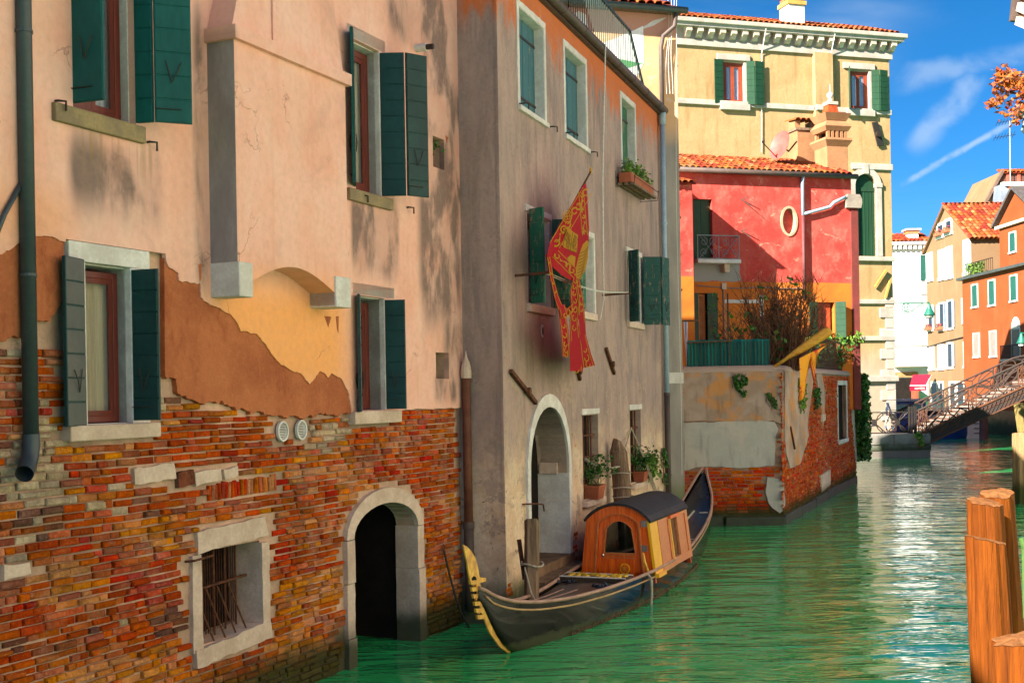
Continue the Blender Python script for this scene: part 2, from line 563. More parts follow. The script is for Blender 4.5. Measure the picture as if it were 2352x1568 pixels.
# ------------------------------------------------------------------ helpers for near windows
def leaf(parent, fr, sh, z0, z1, w, ang, mat, o=.07, nb=7, face=None, hook=True, name='shutter'):
    """one shutter leaf hinged at sh; ang 0 along the wall to the right, 90 straight out, 180 along the wall to the left"""
    a = math.radians(ang)
    f = Fr(fr.O + fr.t * sh + fr.n * o, fr.t * math.cos(a) + fr.n * math.sin(a))
    sh_o = MB().box(f, 0, w, z0, z1, -.012, .012).build(name, mat, parent)
    h = (z1 - z0) / nb
    for i in range(nb):
        MB().box(f, .006, w - .006, z0 + i * h + .006, z0 + (i + 1) * h - .006, -.021, .021).build('board', face or mat, sh_o, bevel=.006)
    if hook:
        k = MB()
        zc = z0 + (z1 - z0) * .27
        for sg in (-1, 1):
            k.tube([f.P(w * .72, zc + .09, sg * .034), f.P(w * .6, zc, sg * .045), f.P(w * .45, zc - .10, sg * .034)], .005, 5)
            k.tube([f.P(w * .3, zc + .1, sg * .034), f.P(w * .45, zc - .10, sg * .034)], .0045, 5)
        k.bar(f.P(.0, z0 + .12, .024), f.P(w * .7, z0 + .12, .024), .03, .006, (0, 0, 1))
        k.build('hinge', M['iron'], sh_o)
    return sh_o
def wframe(win, fr, s0, s1, z0, z1, o, mat, th=.055, mull=1, curtain=None, rail=None):
    """casement frame with panes"""
    f = MB()
    f.box(fr, s0, s0 + th, z0, z1, o - .05, o)
    f.box(fr, s1 - th, s1, z0, z1, o - .05, o)
    f.box(fr, s0 + th, s1 - th, z0, z0 + th, o - .05, o)
    f.box(fr, s0 + th, s1 - th, z1 - th, z1, o - .05, o)
    f.build('window_frame', mat, win, bevel=.006)
    n = mull + 1
    wd_ = (s1 - s0 - 2 * th) / n
    for i in range(n):
        a = s0 + th + i * wd_
        g = MB()
        t2 = th * .75
        g.box(fr, a + .002, a + t2, z0 + th, z1 - th, o - .035, o - .008)
        g.box(fr, a + wd_ - t2, a + wd_ - .002, z0 + th, z1 - th, o - .035, o - .008)
        g.box(fr, a + t2, a + wd_ - t2, z0 + th, z0 + th + t2, o - .035, o - .008)
        g.box(fr, a + t2, a + wd_ - t2, z1 - th - t2, z1 - th, o - .035, o - .008)
        if rail:
            g.box(fr, a + t2, a + wd_ - t2, z0 + (z1 - z0) * rail - .015, z0 + (z1 - z0) * rail + .015, o - .035, o - .008)
        g.build('casement', mat, win)
        MB().box(fr, a + t2, a + wd_ - t2, z0 + th + t2, z1 - th - t2, o - .024, o - .020).build('pane', M['glass'], win)
    if curtain:
        c = MB()
        k = 26
        pts = [(s0 + th + (s1 - s0 - 2 * th) * i / k, o - .085 - .018 * math.sin(i * 1.9) - .010 * math.sin(i * .7)) for i in range(k + 1)]
        vs = [fr.P(a, z, b) for a, b in pts for z in (z0 + .04, z1 - .03)]
        c.add(vs, [(2 * i, 2 * i + 2, 2 * i + 3, 2 * i + 1) for i in range(k)])
        c.build('curtain', curtain, win, smooth=True)

# ------------------------------------------------------------------ pink house
pink = thing('pink_house', 'pink plastered house with exposed red brick base at the left', 'house', fp.P(-5, 0, 0))
SP = fp.s
W1 = (SP(152, 250), SP(298, 290), fp.at(225, 272)[1], fp.at(225, 272)[1] + 1.75)
W2 = (SP(183, 800), SP(291, 800), fp.at(240, 975)[1], fp.at(240, 610)[1])
W3 = (SP(803, 300), SP(863, 300), fp.at(855, 452)[1], fp.at(835, 108)[1])
W4 = (SP(812, 800), SP(874, 800), fp.at(850, 944)[1], fp.at(850, 683)[1])
N1 = (SP(990, 840), SP(1020, 840), fp.at(1005, 870)[1], fp.at(1005, 810)[1])
N2 = (SP(983, 350), SP(1009, 350), fp.at(996, 388)[1], fp.at(996, 318)[1])
GW = (SP(455, 1360), SP(597, 1360), fp.at(520, 1463)[1], fp.at(510, 1257)[1])
dA, dB = SP(806, 1350), SP(953, 1300)
zsp, ztop = fp.at(953, 1205)[1], fp.at(890, 1152)[1]
dC = (dA + dB) / 2
door_hole = [(dA, -.5), (dB, -.5)] + arc((dC, zsp), (dB - dA) / 2, ztop - zsp, 0, 180, 14)
# torn edges of the plaster, read along the wall
pink_edge = pl([(-60, 600), (0, 578), (25, 560), (55, 545), (95, 540), (135, 557)])
pink_edge2 = pl([(368, 602), (372, 614), (395, 627), (398, 645), (440, 656), (446, 652), (449, 682), (470, 702), (490, 708), (522, 727), (541, 762), (577, 767), (611, 810), (626, 832), (652, 846), (682, 862), (700, 882), (722, 852), (741, 868), (751, 857), (772, 868), (790, 905), (796, 950)])
zL2 = fp.at(250, 572)[1]
zb = fp.at(990, 938)[1]
brown_bot1 = pl([(-60, 790), (0, 776), (35, 770), (62, 742), (95, 735), (133, 690)])
brown_bot2 = pl([(368, 862), (394, 872), (402, 902), (442, 922), (502, 932), (562, 946), (642, 958), (797, 950)])
s_w2r = SP(368, 700)
poly_pink = [(PINK_L, PINK_TOP)] + [(PINK_L, pink_edge[0][1])] + ragged(pink_edge, .025, .012, 1) + [(SP(137, 560), zL2 + .02), (s_w2r, zL2 + .02)] + ragged(pink_edge2, .025, .014, 2) + [(W4[0] - .12, W4[2] - .02), (W4[1] + .13, W4[2] - .02)] + ragged([(W4[1] + .13, zb), (0.0, zb)], .09, .008, 3) + [(0.0, PINK_TOP)]
# wall core (mortar) with all openings
holes = [rect(*W1), rect(*W2), rect(*W3), rect(*W4), rect(*N1), rect(*N2), rect(*GW), door_hole]
outer = [(PINK_L, -.5), (dA, -.5)] + door_hole[2:][::-1] + [(dB, -.5), (0, -.5), (0, PINK_TOP), (PINK_L, PINK_TOP)]
wl = MB()
wl.wall(fp, outer, holes[:-1], 0, .42, 0)
for a, b in zip(door_hole[1:], door_hole[2:] + [door_hole[0]]):
    wl.add([fp.P(*a, 0), fp.P(*a, -.25), fp.P(*b, -.25), fp.P(*b, 0)], [(0, 1, 2, 3)])
brick_wall = wl.build('brick_wall', M['mortar'], pink)
body = MB()
body.box(fp, PINK_L, -.02, -.5, PINK_TOP, -7, -2.6)
body.box(fp, PINK_L, dA - .05, -.5, PINK_TOP, -2.6, -.56)
body.box(fp, dB + .05, -.02, -.5, PINK_TOP, -2.6, -.56)
body.box(fp, dA - .05, dB + .05, ztop + .06, PINK_TOP, -2.6, -.56)
body.box(fp, dA - .5, dA - .05, -.5, ztop + .2, -.57, -.26)
body.box(fp, dB + .05, dB + .5, -.5, ztop + .2, -.57, -.26)
body.box(fp, dA - .06, dB + .06, ztop + .05, ztop + .3, -.57, -.26)
for h in (W1, W2, W3, W4):
    pass
# side wall towards the camera and the roof slab keep the house closed
body.box(fp, PINK_L - .02, PINK_L, -.5, PINK_TOP, -7, 0)
body.box(fp, PINK_L, 0, PINK_TOP, PINK_TOP + .2, -7, .5)
body.build('inner_wall', M['dark'], pink)
def room(parent, h, d=.415, mat='dark'):
    MB().box(fp, h[0] - .3, h[1] + .3, h[2] - .3, h[3] + .3, -.56, -d).build('dark_room', M[mat], parent)

def pink_plaster():
    m = Mt('pink_plaster', .9, .2)
    uv = m.uv()
    u, v, _ = m.sep(uv)
    p = m.pos()
    streak = m.noise(m.sc(uv, (2.4, .5, 1)), 1.5, 7, .66, .3)
    cloud = m.noise(uv, .9, 6, .62, .4)
    fine = m.noise(p, 14, 5, .6)
    c = m.mix(m.sm(cloud, .35, .65), (.80, .395, .29), (.84, .48, .39))
    c = m.mix(m.sm(streak, .40, .66, 0, .32), c, (.84, .58, .46))
    c = m.mix(m.sm(m.noise(m.sc(uv, (4, .3, 1)), 1.3, 6), .54, .72, 0, .16), c, (.62, .27, .17))
    c = m.mix(m.sm(m.noise(uv, .5, 5, .7, .8), .5, .68, 0, .5), c, (.55, .30, .235))
    # orange bounce glow painted in under the bay, plus pigment sheltered from washing
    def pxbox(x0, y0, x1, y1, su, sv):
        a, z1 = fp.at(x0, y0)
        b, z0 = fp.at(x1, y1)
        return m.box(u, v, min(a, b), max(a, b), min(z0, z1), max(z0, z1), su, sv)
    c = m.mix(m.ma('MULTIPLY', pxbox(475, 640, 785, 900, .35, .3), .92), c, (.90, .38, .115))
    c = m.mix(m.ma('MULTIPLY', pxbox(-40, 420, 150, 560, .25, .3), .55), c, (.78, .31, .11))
    # grey-black weathering: by patch, broken up by streaky noise
    big = m.noise(m.sc(uv, (1.1, .5, 1)), 1.3, 6, .58, .3)
    msk = None
    for bx, k in (((140, 300, 362, 510, .12, .45), 1.05), ((425, 0, 470, 700, .12, .6), .9), ((880, -40, 1010, 140, .25, .35), 1.2), ((955, -40, 1056, 480, .3, .5), 1.3),
                  ((795, 440, 905, 640, .12, .3), 1.25), ((950, 380, 1050, 740, .25, .6), 1.1), ((1005, 700, 1058, 900, .15, .4), .8), ((985, 862, 1040, 925, .1, .12), .8), ((1035, 0, 1060, 940, .1, 1.), .4)):
        b = m.ma('MULTIPLY', pxbox(*bx), k)
        msk = b if msk is None else m.ma('MAXIMUM', msk, b)
    n2 = m.ma('ADD', m.ma('MULTIPLY', m.sm(big, .32, .68), .46), m.ma('MULTIPLY', m.sm(streak, .3, .7), .16))
    n2 = m.ma('ADD', n2, .13)
    f = m.ma('MULTIPLY', m.sm(msk, .1, 1.0), m.sm(n2, .30, .62, .30, 1.15), True)
    c = m.mix(m.ma('MULTIPLY', f, .88), c, m.mix(fine, (.09, .068, .064), (.20, .135, .12)))
    # yellow lichen streaks below the upper sill
    f2 = m.ma('MULTIPLY', pxbox(165, 300, 345, 400, .1, .25), m.sm(m.noise(m.sc(uv, (9, .5, 1)), 1.6, 4), .45, .65))
    c = m.mix(m.ma('MULTIPLY', f2, .7), c, (.30, .17, .04))
    c = m.mix(m.sm(fine, .35, .75, 0, .18), c, (.40, .22, .15))
    wv = m.n('VectorMath', operation='ADD')
    m.put(wv.inputs[0], uv)
    nv = m.n('TexNoise')
    m.put(nv.inputs['Vector'], uv)
    nv.inputs['Scale'].default_value = 2.2
    nv.inputs['Detail'].default_value = 5
    m.put(wv.inputs[1], nv.outputs['Color'])
    cr_ = m.ma('MULTIPLY', m.sm(m.vor(wv.outputs[0], .62, 'DISTANCE_TO_EDGE'), .0, .007, 1, 0), m.sm(m.noise(uv, .8, 3), .50, .60))
    c = m.mix(m.ma('MULTIPLY', cr_, .65), c, (.22, .11, .08))
    chip = m.sm(m.noise(uv, 6.5, 7, .72), .70, .715)
    c = m.mix(m.ma('MULTIPLY', chip, .8), c, (.45, .17, .09))
    m.color(c)
    m.bump(m.ma('ADD', m.ma('ADD', m.noise(p, 5, 5, .6), m.ma('MULTIPLY', cr_, -.5)), m.ma('MULTIPLY', m.noise(p, 60, 4), .35)), .4, .02)
    return m.m
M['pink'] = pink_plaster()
def coatmat():
    m = Mt('brown_undercoat', .95, .15)
    p = m.pos()
    a = m.noise(p, 1.6, 6, .6)
    c = m.mix(m.sm(a, .35, .65), (.52, .165, .068), (.40, .115, .048))
    c = m.mix(m.sm(m.noise(p, 18, 5, .75), .48, .68, 0, .35), c, (.60, .23, .095))
    c = m.mix(m.sm(m.noise(m.sc(p, (1, 1, .5)), 2.6, 6, .7), .52, .68, 0, .7), c, (.30, .075, .03))
    c = m.mix(m.sm(m.noise(p, 45, 3, .7), .6, .75, 0, .6), c, (.10, .03, .018))
    m.color(c)
    m.bump(m.ma('ADD', m.noise(p, 30, 6, .75), m.noise(p, 4, 4)), .9, .022)
    return m.m
M['brown_coat'] = coatmat()
plas = MB()
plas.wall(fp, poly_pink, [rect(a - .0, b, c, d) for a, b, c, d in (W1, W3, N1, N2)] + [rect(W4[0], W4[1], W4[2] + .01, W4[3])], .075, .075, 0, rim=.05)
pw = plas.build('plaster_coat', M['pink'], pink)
bc1 = ragged(brown_bot1, .025, .026, 4) + [(SP(134, 560), zL2 - .01)] + [(q[0], q[1] + .02) for q in ragged(pink_edge, .025, .012, 1)[::-1]]
bc2 = [(s_w2r, zL2 - .02)] + ragged(brown_bot2, .025, .028, 5) + [(q[0], q[1] + .04) for q in ragged(pink_edge2, .025, .014, 2)[::-1]]
cw = MB()
cw.prism(fp, bc1, 0, .058)
cw.prism(fp, bc2, 0, .058)
cw.build('undercoat', M['brown_coat'], pink)
# patches where the pink has flaked off
for q in ([(442, 608), (449, 606), (449, 640), (445, 648)], [(732, 726), (748, 728), (741, 752)], [(759, 727), (765, 726), (764, 765), (761, 755)], [(1012, 312), (1018, 318), (1014, 330)]):
    MB().prism(fp, ragged(pl(q), .03, .004, 6, True), .06, .078).build('flaked_patch', M['brown_coat'], pink)

# bricks -----------------------------------------------------------
def brick_mesh(seed):
    r = random.Random(seed)
    j = lambda a: r.uniform(-a, a)
    b = .10
    vs = [(0, 0, 0), (1, 0, 0), (1, 0, 1), (0, 0, 1)]
    vs += [(0 + j(.02), -.72, 0 + j(.09)), (1 + j(.02), -.72, j(.09)), (1 + j(.02), -.72, 1 + j(.09)), (j(.02), -.72, 1 + j(.09))]
    ex, ez = .05, .2
    vs += [(ex + j(.012), -1 + j(.12), ez + j(.04)), (1 - ex + j(.012), -1 + j(.12), ez + j(.04)), (1 - ex + j(.012), -1 + j(.12), 1 - ez + j(.04)), (ex + j(.012), -1 + j(.12), 1 - ez + j(.04))]
    fs = []
    for k in (0, 4):
        for i in range(4):
            a, c = k + i, k + (i + 1) % 4
            fs.append((a, c, c + 4, a + 4))
    fs.append((8, 9, 10, 11))
    return vs, fs
BM = [brick_mesh(i) for i in range(14)]
def brick_meshes(mats_name):
    out = []
    for vs, fs in BM:
        me = bpy.data.meshes.new('brick')
        me.from_pydata(vs, [], fs)
        me.materials.append(BR[0])
        out.append(me)
    return out
BME = brick_meshes('b')
def lay_bricks(fr, s0, s1, z0, z1, ok, pick, parent, course=.068, blen=.24, proud=.026, keep=300, o=0.0, wob=.02, seed=1, header=.35, stuff_name='brickwork', shear=0.0):
    r = random.Random(seed)
    todo = []
    z, row = z0, 0
    while z < z1:
        h = course * r.uniform(.88, 1.12)
        s = s0 - r.uniform(0, blen)
        while s < s1:
            l = blen * r.uniform(.9, 1.08) * (.5 if r.random() < header else 1)
            zz = z + wob * mnoise.noise(Vector((s * .5, z * .7, seed))) + shear * s
            g = .013
            c = (s + l / 2, zz + h / 2)
            if all(ok(a, b) for a, b in ((s + .01, zz + .01), (s + l - .02, zz + .01), (s + .01, zz + h - .01), (s + l - .02, zz + h - .01), c)):
                todo.append((s + g * .5, zz + g * .5, l - g * r.uniform(.7, 1.7), h - g * r.uniform(.7, 1.7), proud * r.uniform(.35, 1.3), pick(*c, r), r.uniform(-.022, .022)))
            s += l
        z += h
        row += 1
    def size(b):
        P = fr.P(b[0], b[1], 0)
        return -(b[2] * b[3]) / (P.y * P.y)
    todo.sort(key=size)
    R = Matrix(((fr.t.x, -fr.n.x, 0), (fr.t.y, -fr.n.y, 0), (0, 0, 1)))
    mb = MB()
    for i, (s, z, l, h, pr, mi, rot) in enumerate(todo):
        X = Matrix.Translation(fr.P(s, z, o)) @ R.to_4x4() @ Matrix.Rotation(rot, 4, 'Y') @ Matrix.Diagonal((l, pr, h, 1))
        if i < keep:
            ob = bpy.data.objects.new('brick', BME[i % len(BME)])
            link(ob, parent, X)
            ob.material_slots[0].link = 'OBJECT'
            ob.material_slots[0].material = BR[mi]
        else:
            vs, fs = BM[i % len(BM)]
            mb.add([X @ Vector(q) for q in vs], fs, mi)
    if mb.f:
        stuff(mb.build(stuff_name, BR, parent))
    return todo
stones = [pl(q) for q in ([(300, 1076), (392, 1062), (396, 1098), (302, 1112)], [(440, 1086), (500, 1074), (502, 1102), (441, 1116)], [(0, 1296), (60, 1290), (62, 1318), (0, 1332)], [(506, 1078), (540, 1070), (540, 1092), (508, 1100)])]
darkstone = pl([(401, 1086), (436, 1078), (438, 1112), (402, 1122)])
lint = pl([(444, 1222), (600, 1185), (608, 1228), (446, 1270)])
gsill = pl([(440, 1492), (612, 1424), (616, 1462), (442, 1534)])
soldier = pl([(474, 1118), (632, 1092), (634, 1126), (476, 1152)])
cover = [poly_pink, bc1, bc2, darkstone, lint, gsill, soldier] + stones
def grow(h, a, b, c, d):
    return rect(h[0] - a, h[1] + b, h[2] - c, h[3] + d)
arch_out = [(dA - .16, -.5), (dB + .16, -.5)] + arc((dC, zsp), (dB - dA) / 2 + .17, ztop - zsp + .2, 0, 180, 14)
cover += [grow(W2, .14, .2, .16, .1), grow(W4, .1, .14, .16, .1), grow(GW, .14, .14, .03, 0), arch_out,
          arc(fp.at(642, 990), .105, .135, 0, 359, 12), arc(fp.at(685, 987), .11, .135, 0, 359, 12)]
zoneA = pl([(80, 1260), (300, 1180), (420, 1190), (430, 1330), (330, 1400), (40, 1460), (0, 1440), (0, 1330)])
zoneB = pl([(470, 1110), (760, 1100), (790, 1190), (780, 1300), (620, 1330), (615, 1180), (520, 1180)])
zoneC = pl([(0, 930), (700, 930), (800, 960), (800, 1060), (540, 1080), (0, 1190)])
zoneD = pl([(800, 940), (1070, 930), (1070, 1130), (960, 1130), (880, 1110), (790, 1130)])
def pick_pink(s, z, r):
    q = (s, z)
    x = min(.999, max(0, .5 + .95 * mnoise.noise(Vector((s * 1.1, z * 2.2, 3.3))) + r.uniform(-.24, .24)))
    if inpoly(q, zoneA):
        return 0 if x < .45 else 1 if x < .72 else 3 if x < .85 else 2
    if inpoly(q, zoneB):
        return 0 if x < .42 else 1 if x < .78 else 2 if x < .88 else 3
    if inpoly(q, zoneD):
        return 4 if x < .45 else 3 if x < .65 else 1 if x < .9 else 0
    if inpoly(q, zoneC):
        return 1 if x < .34 else 3 if x < .55 else 0 if x < .68 else 2 if x < .85 else 4 if x < .95 else 6
    if z > .9 and s < SP(420, 1250):
        return 4 if x < .45 else 3 if x < .62 else 1 if x < .85 else 6 if x < .93 else 5
    return 2 if x < .55 else 1 if x < .80 else 4 if x < .92 else 3
lay_bricks(fp, SP(-30, 1400) - .5, -.01, -.12, 3.6, lambda s, z: s < -.01 and not any(inpoly((s, z), c) for c in cover), pick_pink, brick_wall, keep=300, proud=.042)
# row of upright bricks over the grille
n = 22
for i in range(n):
    a = i / n
    s = soldier[0][0] * (1 - a) + soldier[1][0] * a
    z = soldier[3][1] * (1 - a) + soldier[2][1] * a
    ob = bpy.data.objects.new('upright_brick', BME[i % len(BME)])
    wdt = (soldier[1][0] - soldier[0][0]) / n
    link(ob, brick_wall, Matrix.Translation(fp.P(s + wdt * .95, z + .01, 0)) @ Matrix(((fp.t.x, -fp.n.x, 0), (fp.t.y, -fp.n.y, 0), (0, 0, 1))).to_4x4() @ Matrix.Rotation(-math.pi / 2 + rnd.uniform(-.1, .1), 4, 'Y') @ Matrix.Diagonal((.17 * rnd.uniform(.85, 1.1), .03 * rnd.uniform(.7, 1.2), wdt * .9, 1)))
    ob.material_slots[0].link = 'OBJECT'
    ob.material_slots[0].material = BR[rnd.choice((0, 0, 1, 3, 4, 2))]
for q in stones:
    MB().prism(fp, ragged(q, .06, .008, 8, True), 0, .045).build('stone_block', M['stone'], brick_wall, bevel=.012)
MB().prism(fp, ragged(darkstone, .06, .01, 8, True), 0, .05).build('stone_block', BR[5], brick_wall, bevel=.012)

# windows ----------------------------------------------------------
def surround(win, h, jl=.0, jr=.0, lt=.0, sl=.0, o=.075, mat='stone_w', smat='stone', ext=.08, lo=None):
    if lt:
        MB().box(fp, h[0] - jl - .02, h[1] + jr + .02, h[3] + .001, h[3] + lt, -.2, o).build('lintel', M[mat], win, bevel=.008)
    if jl:
        MB().box(fp, h[0] - jl, h[0] + .012, h[2], h[3], -.25, o - .004).build('jamb', M[mat], win, bevel=.008)
    if jr:
        MB().box(fp, h[1] - .012, h[1] + jr, h[2], h[3], -.25, o - .004).build('jamb', M[mat], win, bevel=.008)
    if sl:
        MB().box(fp, h[0] - ext - jl, h[1] + ext + jr, h[2] - sl, h[2] + .004, -.25, o + .05).build('sill', M[smat], win, bevel=.012)
def hook(parent, fr, s, z, o=.06):
    MB().tube([fr.P(s, z, o - .05), fr.P(s, z, o + .05), fr.P(s + .05, z, o + .09), fr.P(s + .05, z - .08, o + .09)], .011, 5).build('shutter_catch', M['iron'], parent)
def win_part(fr, h, parent, name='window'):
    # the plaster lining of the reveal is the window part itself
    b = MB()
    s0, s1, z0, z1 = h
    e, i = .012, -.41
    b.box(fr, s0, s0 + e, z0, z1, i, -.002)
    b.box(fr, s1 - e, s1, z0, z1, i, -.002)
    b.box(fr, s0 + e, s1 - e, z1 - e, z1, i, -.002)
    b.box(fr, s0 + e, s1 - e, z0, z0 + e, i, -.002)
    return b.build(name, M['stone_w'], parent)
w1 = win_part(fp, W1, pink)
surround(w1, W1, .16, .0, .12, .15, smat='stone_sill')
wframe(w1, fp, W1[0] + .02, W1[1] - .02, W1[2] + .02, W1[3] - .02, -.08, M['red_wood'], .07, 1, M['curtain_w'])
room(w1, W1)
sh = leaf(pink, fp, W1[0] + .02, W1[2] + .05, W1[3] - .01, .31, 84, M['teal_paint'], nb=1)
sh = leaf(pink, fp, W1[1] + .01, W1[2] + .03, W1[3] - .01, .17, 75, M['teal_paint'], nb=8, hook=False)
q = Fr(fp.O + fp.t * W1[1] + fp.n * .07, fp.t * math.cos(math.radians(75)) + fp.n * math.sin(math.radians(75))).P(.19, 0, 0)
f2 = Fr(q, fp.t)
leaf(pink, f2, .0, W1[2] + .03, W1[3] - .01, .33, 42, M['teal_paint'], o=0, nb=8)
hook(w1, fp, W1[0] - .2, W1[2] + .02)
hook(w1, fp, W1[1] + .14, W1[2] - .12)
w2 = win_part(fp, W2, pink)
surround(w2, W2, .16, .22, .17, .13)
wframe(w2, fp, W2[0] + .02, W2[1] - .02, W2[2] + .02, W2[3] - .05, -.08, M['red_wood'], .06, 0, M['curtain'])
room(w2, W2)
leaf(pink, fp, W2[0] - .02, W2[2] - .0, W2[3] + .02, .31, 165, M['green_paint'], face=M['grey_sheen'])
leaf(pink, fp, W2[1] + .01, W2[2] + .03, W2[3] - .02, .27, 83, M['green_paint'])
for x in (185, 235, 283, 330):
    MB().lathe((0, 0, 0), [(.008, 0), (.008, .01)], 6)
w3 = win_part(fp, W3, pink)
surround(w3, W3, .13, .12, .16, .14, smat='stone_sill')
wframe(w3, fp, W3[0] + .02, W3[1] - .02, W3[2] + .02, W3[3] - .04, -.09, M['red_wood'], .08, 0, M['curtain'])
room(w3, W3)
leaf(pink, fp, W3[0] - .02, W3[2] + .04, W3[3] + .05, .30, 150, M['teal_paint'], nb=9, face=M['green_paint'])
leaf(pink, fp, W3[1] + .01, W3[2] + .02, W3[3] - .02, .30, 66, M['green_paint'], nb=9, hook=False)
q = Fr(fp.O + fp.t * (W3[1] + .01) + fp.n * .07, fp.t * math.cos(math.radians(66)) + fp.n * math.sin(math.radians(66))).P(.32, 0, 0)
leaf(pink, Fr(q, fp.t), 0, W3[2] + .02, W3[3] - .02, .31, 28, M['green_paint'], o=0, nb=9)
hook(w3, fp, W3[0] + .1, W3[2] - .05)
hook(w3, fp, W3[1] + .62, W3[2] - .04)
w4 = win_part(fp, W4, pink)
surround(w4, W4, .10, .22, .15, .15)
wframe(w4, fp, W4[0] + .02, W4[1] - .02, W4[2] + .02, W4[3] - .05, -.15, M['red_wood'], .09, 0)
room(w4, W4)
leaf(pink, fp, W4[0] + .03, W4[2] + .0, W4[3] + .0, .20, 150, M['green_paint'], face=M['grey_sheen'])
leaf(pink, fp, W4[1] + .01, W4[2] + .02, W4[3] - .02, .25, 70, M['green_paint'])
for h, nm in ((N1, 'niche'), (N2, 'niche')):
    nb_ = MB()
    nb_.box(fp, h[0] - .05, h[1] + .05, h[2] - .05, h[3] + .05, -.3, -.24)
    nb_.build(nm, M['stone_w'], pink)

# barred cellar window
gw = MB()
gw.prism(fp, ragged(lint, .08, .012, 3, True), -.35, .05)
gwo = gw.build('barred_window', M['stone'], pink, bevel=.015)
MB().prism(fp, ragged(gsill, .08, .014, 4, True), -.38, .06).build('sill', M['stone'], gwo, bevel=.015)
gz0, gz1 = GW[2], GW[3]
MB().prism(fp, ragged(rect(GW[0] - .13, GW[0] + .01, gz0 - .05, gz1 - .02), .1, .006, 5, True), -.3, .045).build('jamb', M['stone'], gwo, bevel=.01)
MB().prism(fp, ragged(rect(GW[1] - .01, GW[1] + .12, gz0 + .01, gz1 - .02), .1, .006, 6, True), -.34, .045).build('jamb', M['stone'], gwo, bevel=.01)
MB().box(fp, GW[0] - .2, GW[1] + .2, gz0 - .2, gz1 + .2, -.5, -.4).build('dark_room', M['dark'], gwo)
for i in range(5):
    s = GW[0] + .06 + (GW[1] - GW[0] - .1) * (i + .4) / 5
    MB().tube([fp.P(s, gz0 - .05, -.2), fp.P(s, gz1 + .02, -.2)], .011, 6).build('bar', M['rust'], gwo)
    if i < 4:
        MB().tube([fp.P(s, gz0 + (gz1 - gz0) * .55, -.16), fp.P(s + .10, gz0 + .0, .0)], .010, 6).build('bar', M['rust'], gwo)
k = MB()
k.bar(fp.P(GW[0], gz0 + (gz1 - gz0) * .55, -.17), fp.P(GW[1], gz0 + (gz1 - gz0) * .60, -.17), .03, .02)
k.build('crossbar', M['rust'], gwo)
k = MB()
for i in range(26):
    s = GW[0] + .02 + (GW[1] - GW[0] - .04) * i / 25
    k.bar(fp.P(s, gz0 - .05, -.30), fp.P(s, gz1 + .02, -.30), .007)
k.build('grating', M['rust'], gwo)
MB().tube([fp.P(GW[0] - .22, gz1 - .06, .03), fp.P(GW[0] - .2, gz1 - .05, .13), fp.P(GW[0] + .05, gz1 - .03, .15)], .013, 6).build('iron_pin', M['rust'], pink)

# water gate -------------------------------------------------------
wg = MB()
ai = arc((dC, zsp), (dB - dA) / 2, ztop - zsp, 0, 180, 15)
ao = arc((dC, zsp), (dB - dA) / 2 + .16, ztop - zsp + .19, 0, 180, 15)
gate = None
for i0, i1 in ((0, 4), (4, 7), (7, 10), (10, 15)):
    pts = ai[i0:i1 + 1] + ao[i0:i1 + 1][::-1]
    m_ = MB().prism(fp, pts, -.27, .062)
    if gate is None:
        gate = m_.build('arched_water_gate', M['stone'], pink, bevel=.012)
    else:
        m_.build('arch_stone', M['stone'], gate, bevel=.012)
for a, b in ((dA - .155, dA + .004), (dB - .004, dB + .155)):
    zs = [-.5, .35, 1.0, zsp - .006] if a < dC else [-.5, .95, zsp - .006]
    for z0, z1 in zip(zs, zs[1:]):
        MB().prism(fp, ragged(rect(a + rnd.uniform(-.01, .0), b + (.012 if z0 < 0 else 0), z0 + .004, z1 - .004), .12, .006, z0, True), -.28, .062 + rnd.uniform(-.008, .01)).build('jamb_stone', M['stone'], gate, bevel=.012)
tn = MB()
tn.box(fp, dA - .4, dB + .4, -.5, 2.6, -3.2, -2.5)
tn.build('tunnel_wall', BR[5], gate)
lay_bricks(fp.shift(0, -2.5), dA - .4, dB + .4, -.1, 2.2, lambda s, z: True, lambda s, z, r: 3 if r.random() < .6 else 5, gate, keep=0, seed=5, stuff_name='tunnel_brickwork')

# round vents
for x, y in ((642, 990), (685, 987)):
    s, z = fp.at(x, y)
    v = MB()
    ro = [(s + .098 * math.cos(a), z + .112 * math.sin(a)) for a in [i * math.pi / 12 for i in range(24)]]
    ri = [(s + .078 * math.cos(a), z + .090 * math.sin(a)) for a in [i * math.pi / 12 for i in range(24)]]
    for i in range(24):
        j = (i + 1) % 24
        v.add([fp.P(*ro[i], .02), fp.P(*ro[j], .02), fp.P(*ro[j], .055), fp.P(*ro[i], .055), fp.P(*ri[j], .055), fp.P(*ri[i], .055), fp.P(*ri[j], .015), fp.P(*ri[i], .015)], [(0, 1, 2, 3), (3, 2, 4, 5), (5, 4, 6, 7)])
    vo = v.build('round_vent', M['stone_w'], pink, smooth=False)
    MB().prism(fp, ri, .0, .012).build('vent_back', M['dark'], vo)
    for i in range(9):
        zz = z - .08 + .16 * (i + .5) / 9
        hw = math.sqrt(max(0, .078 ** 2 - ((zz - z) * .85) ** 2))
        MB().box(fp, s - hw, s + hw, zz - .004, zz + .005, .012, .045).build('slat', M['stone_w'], vo)

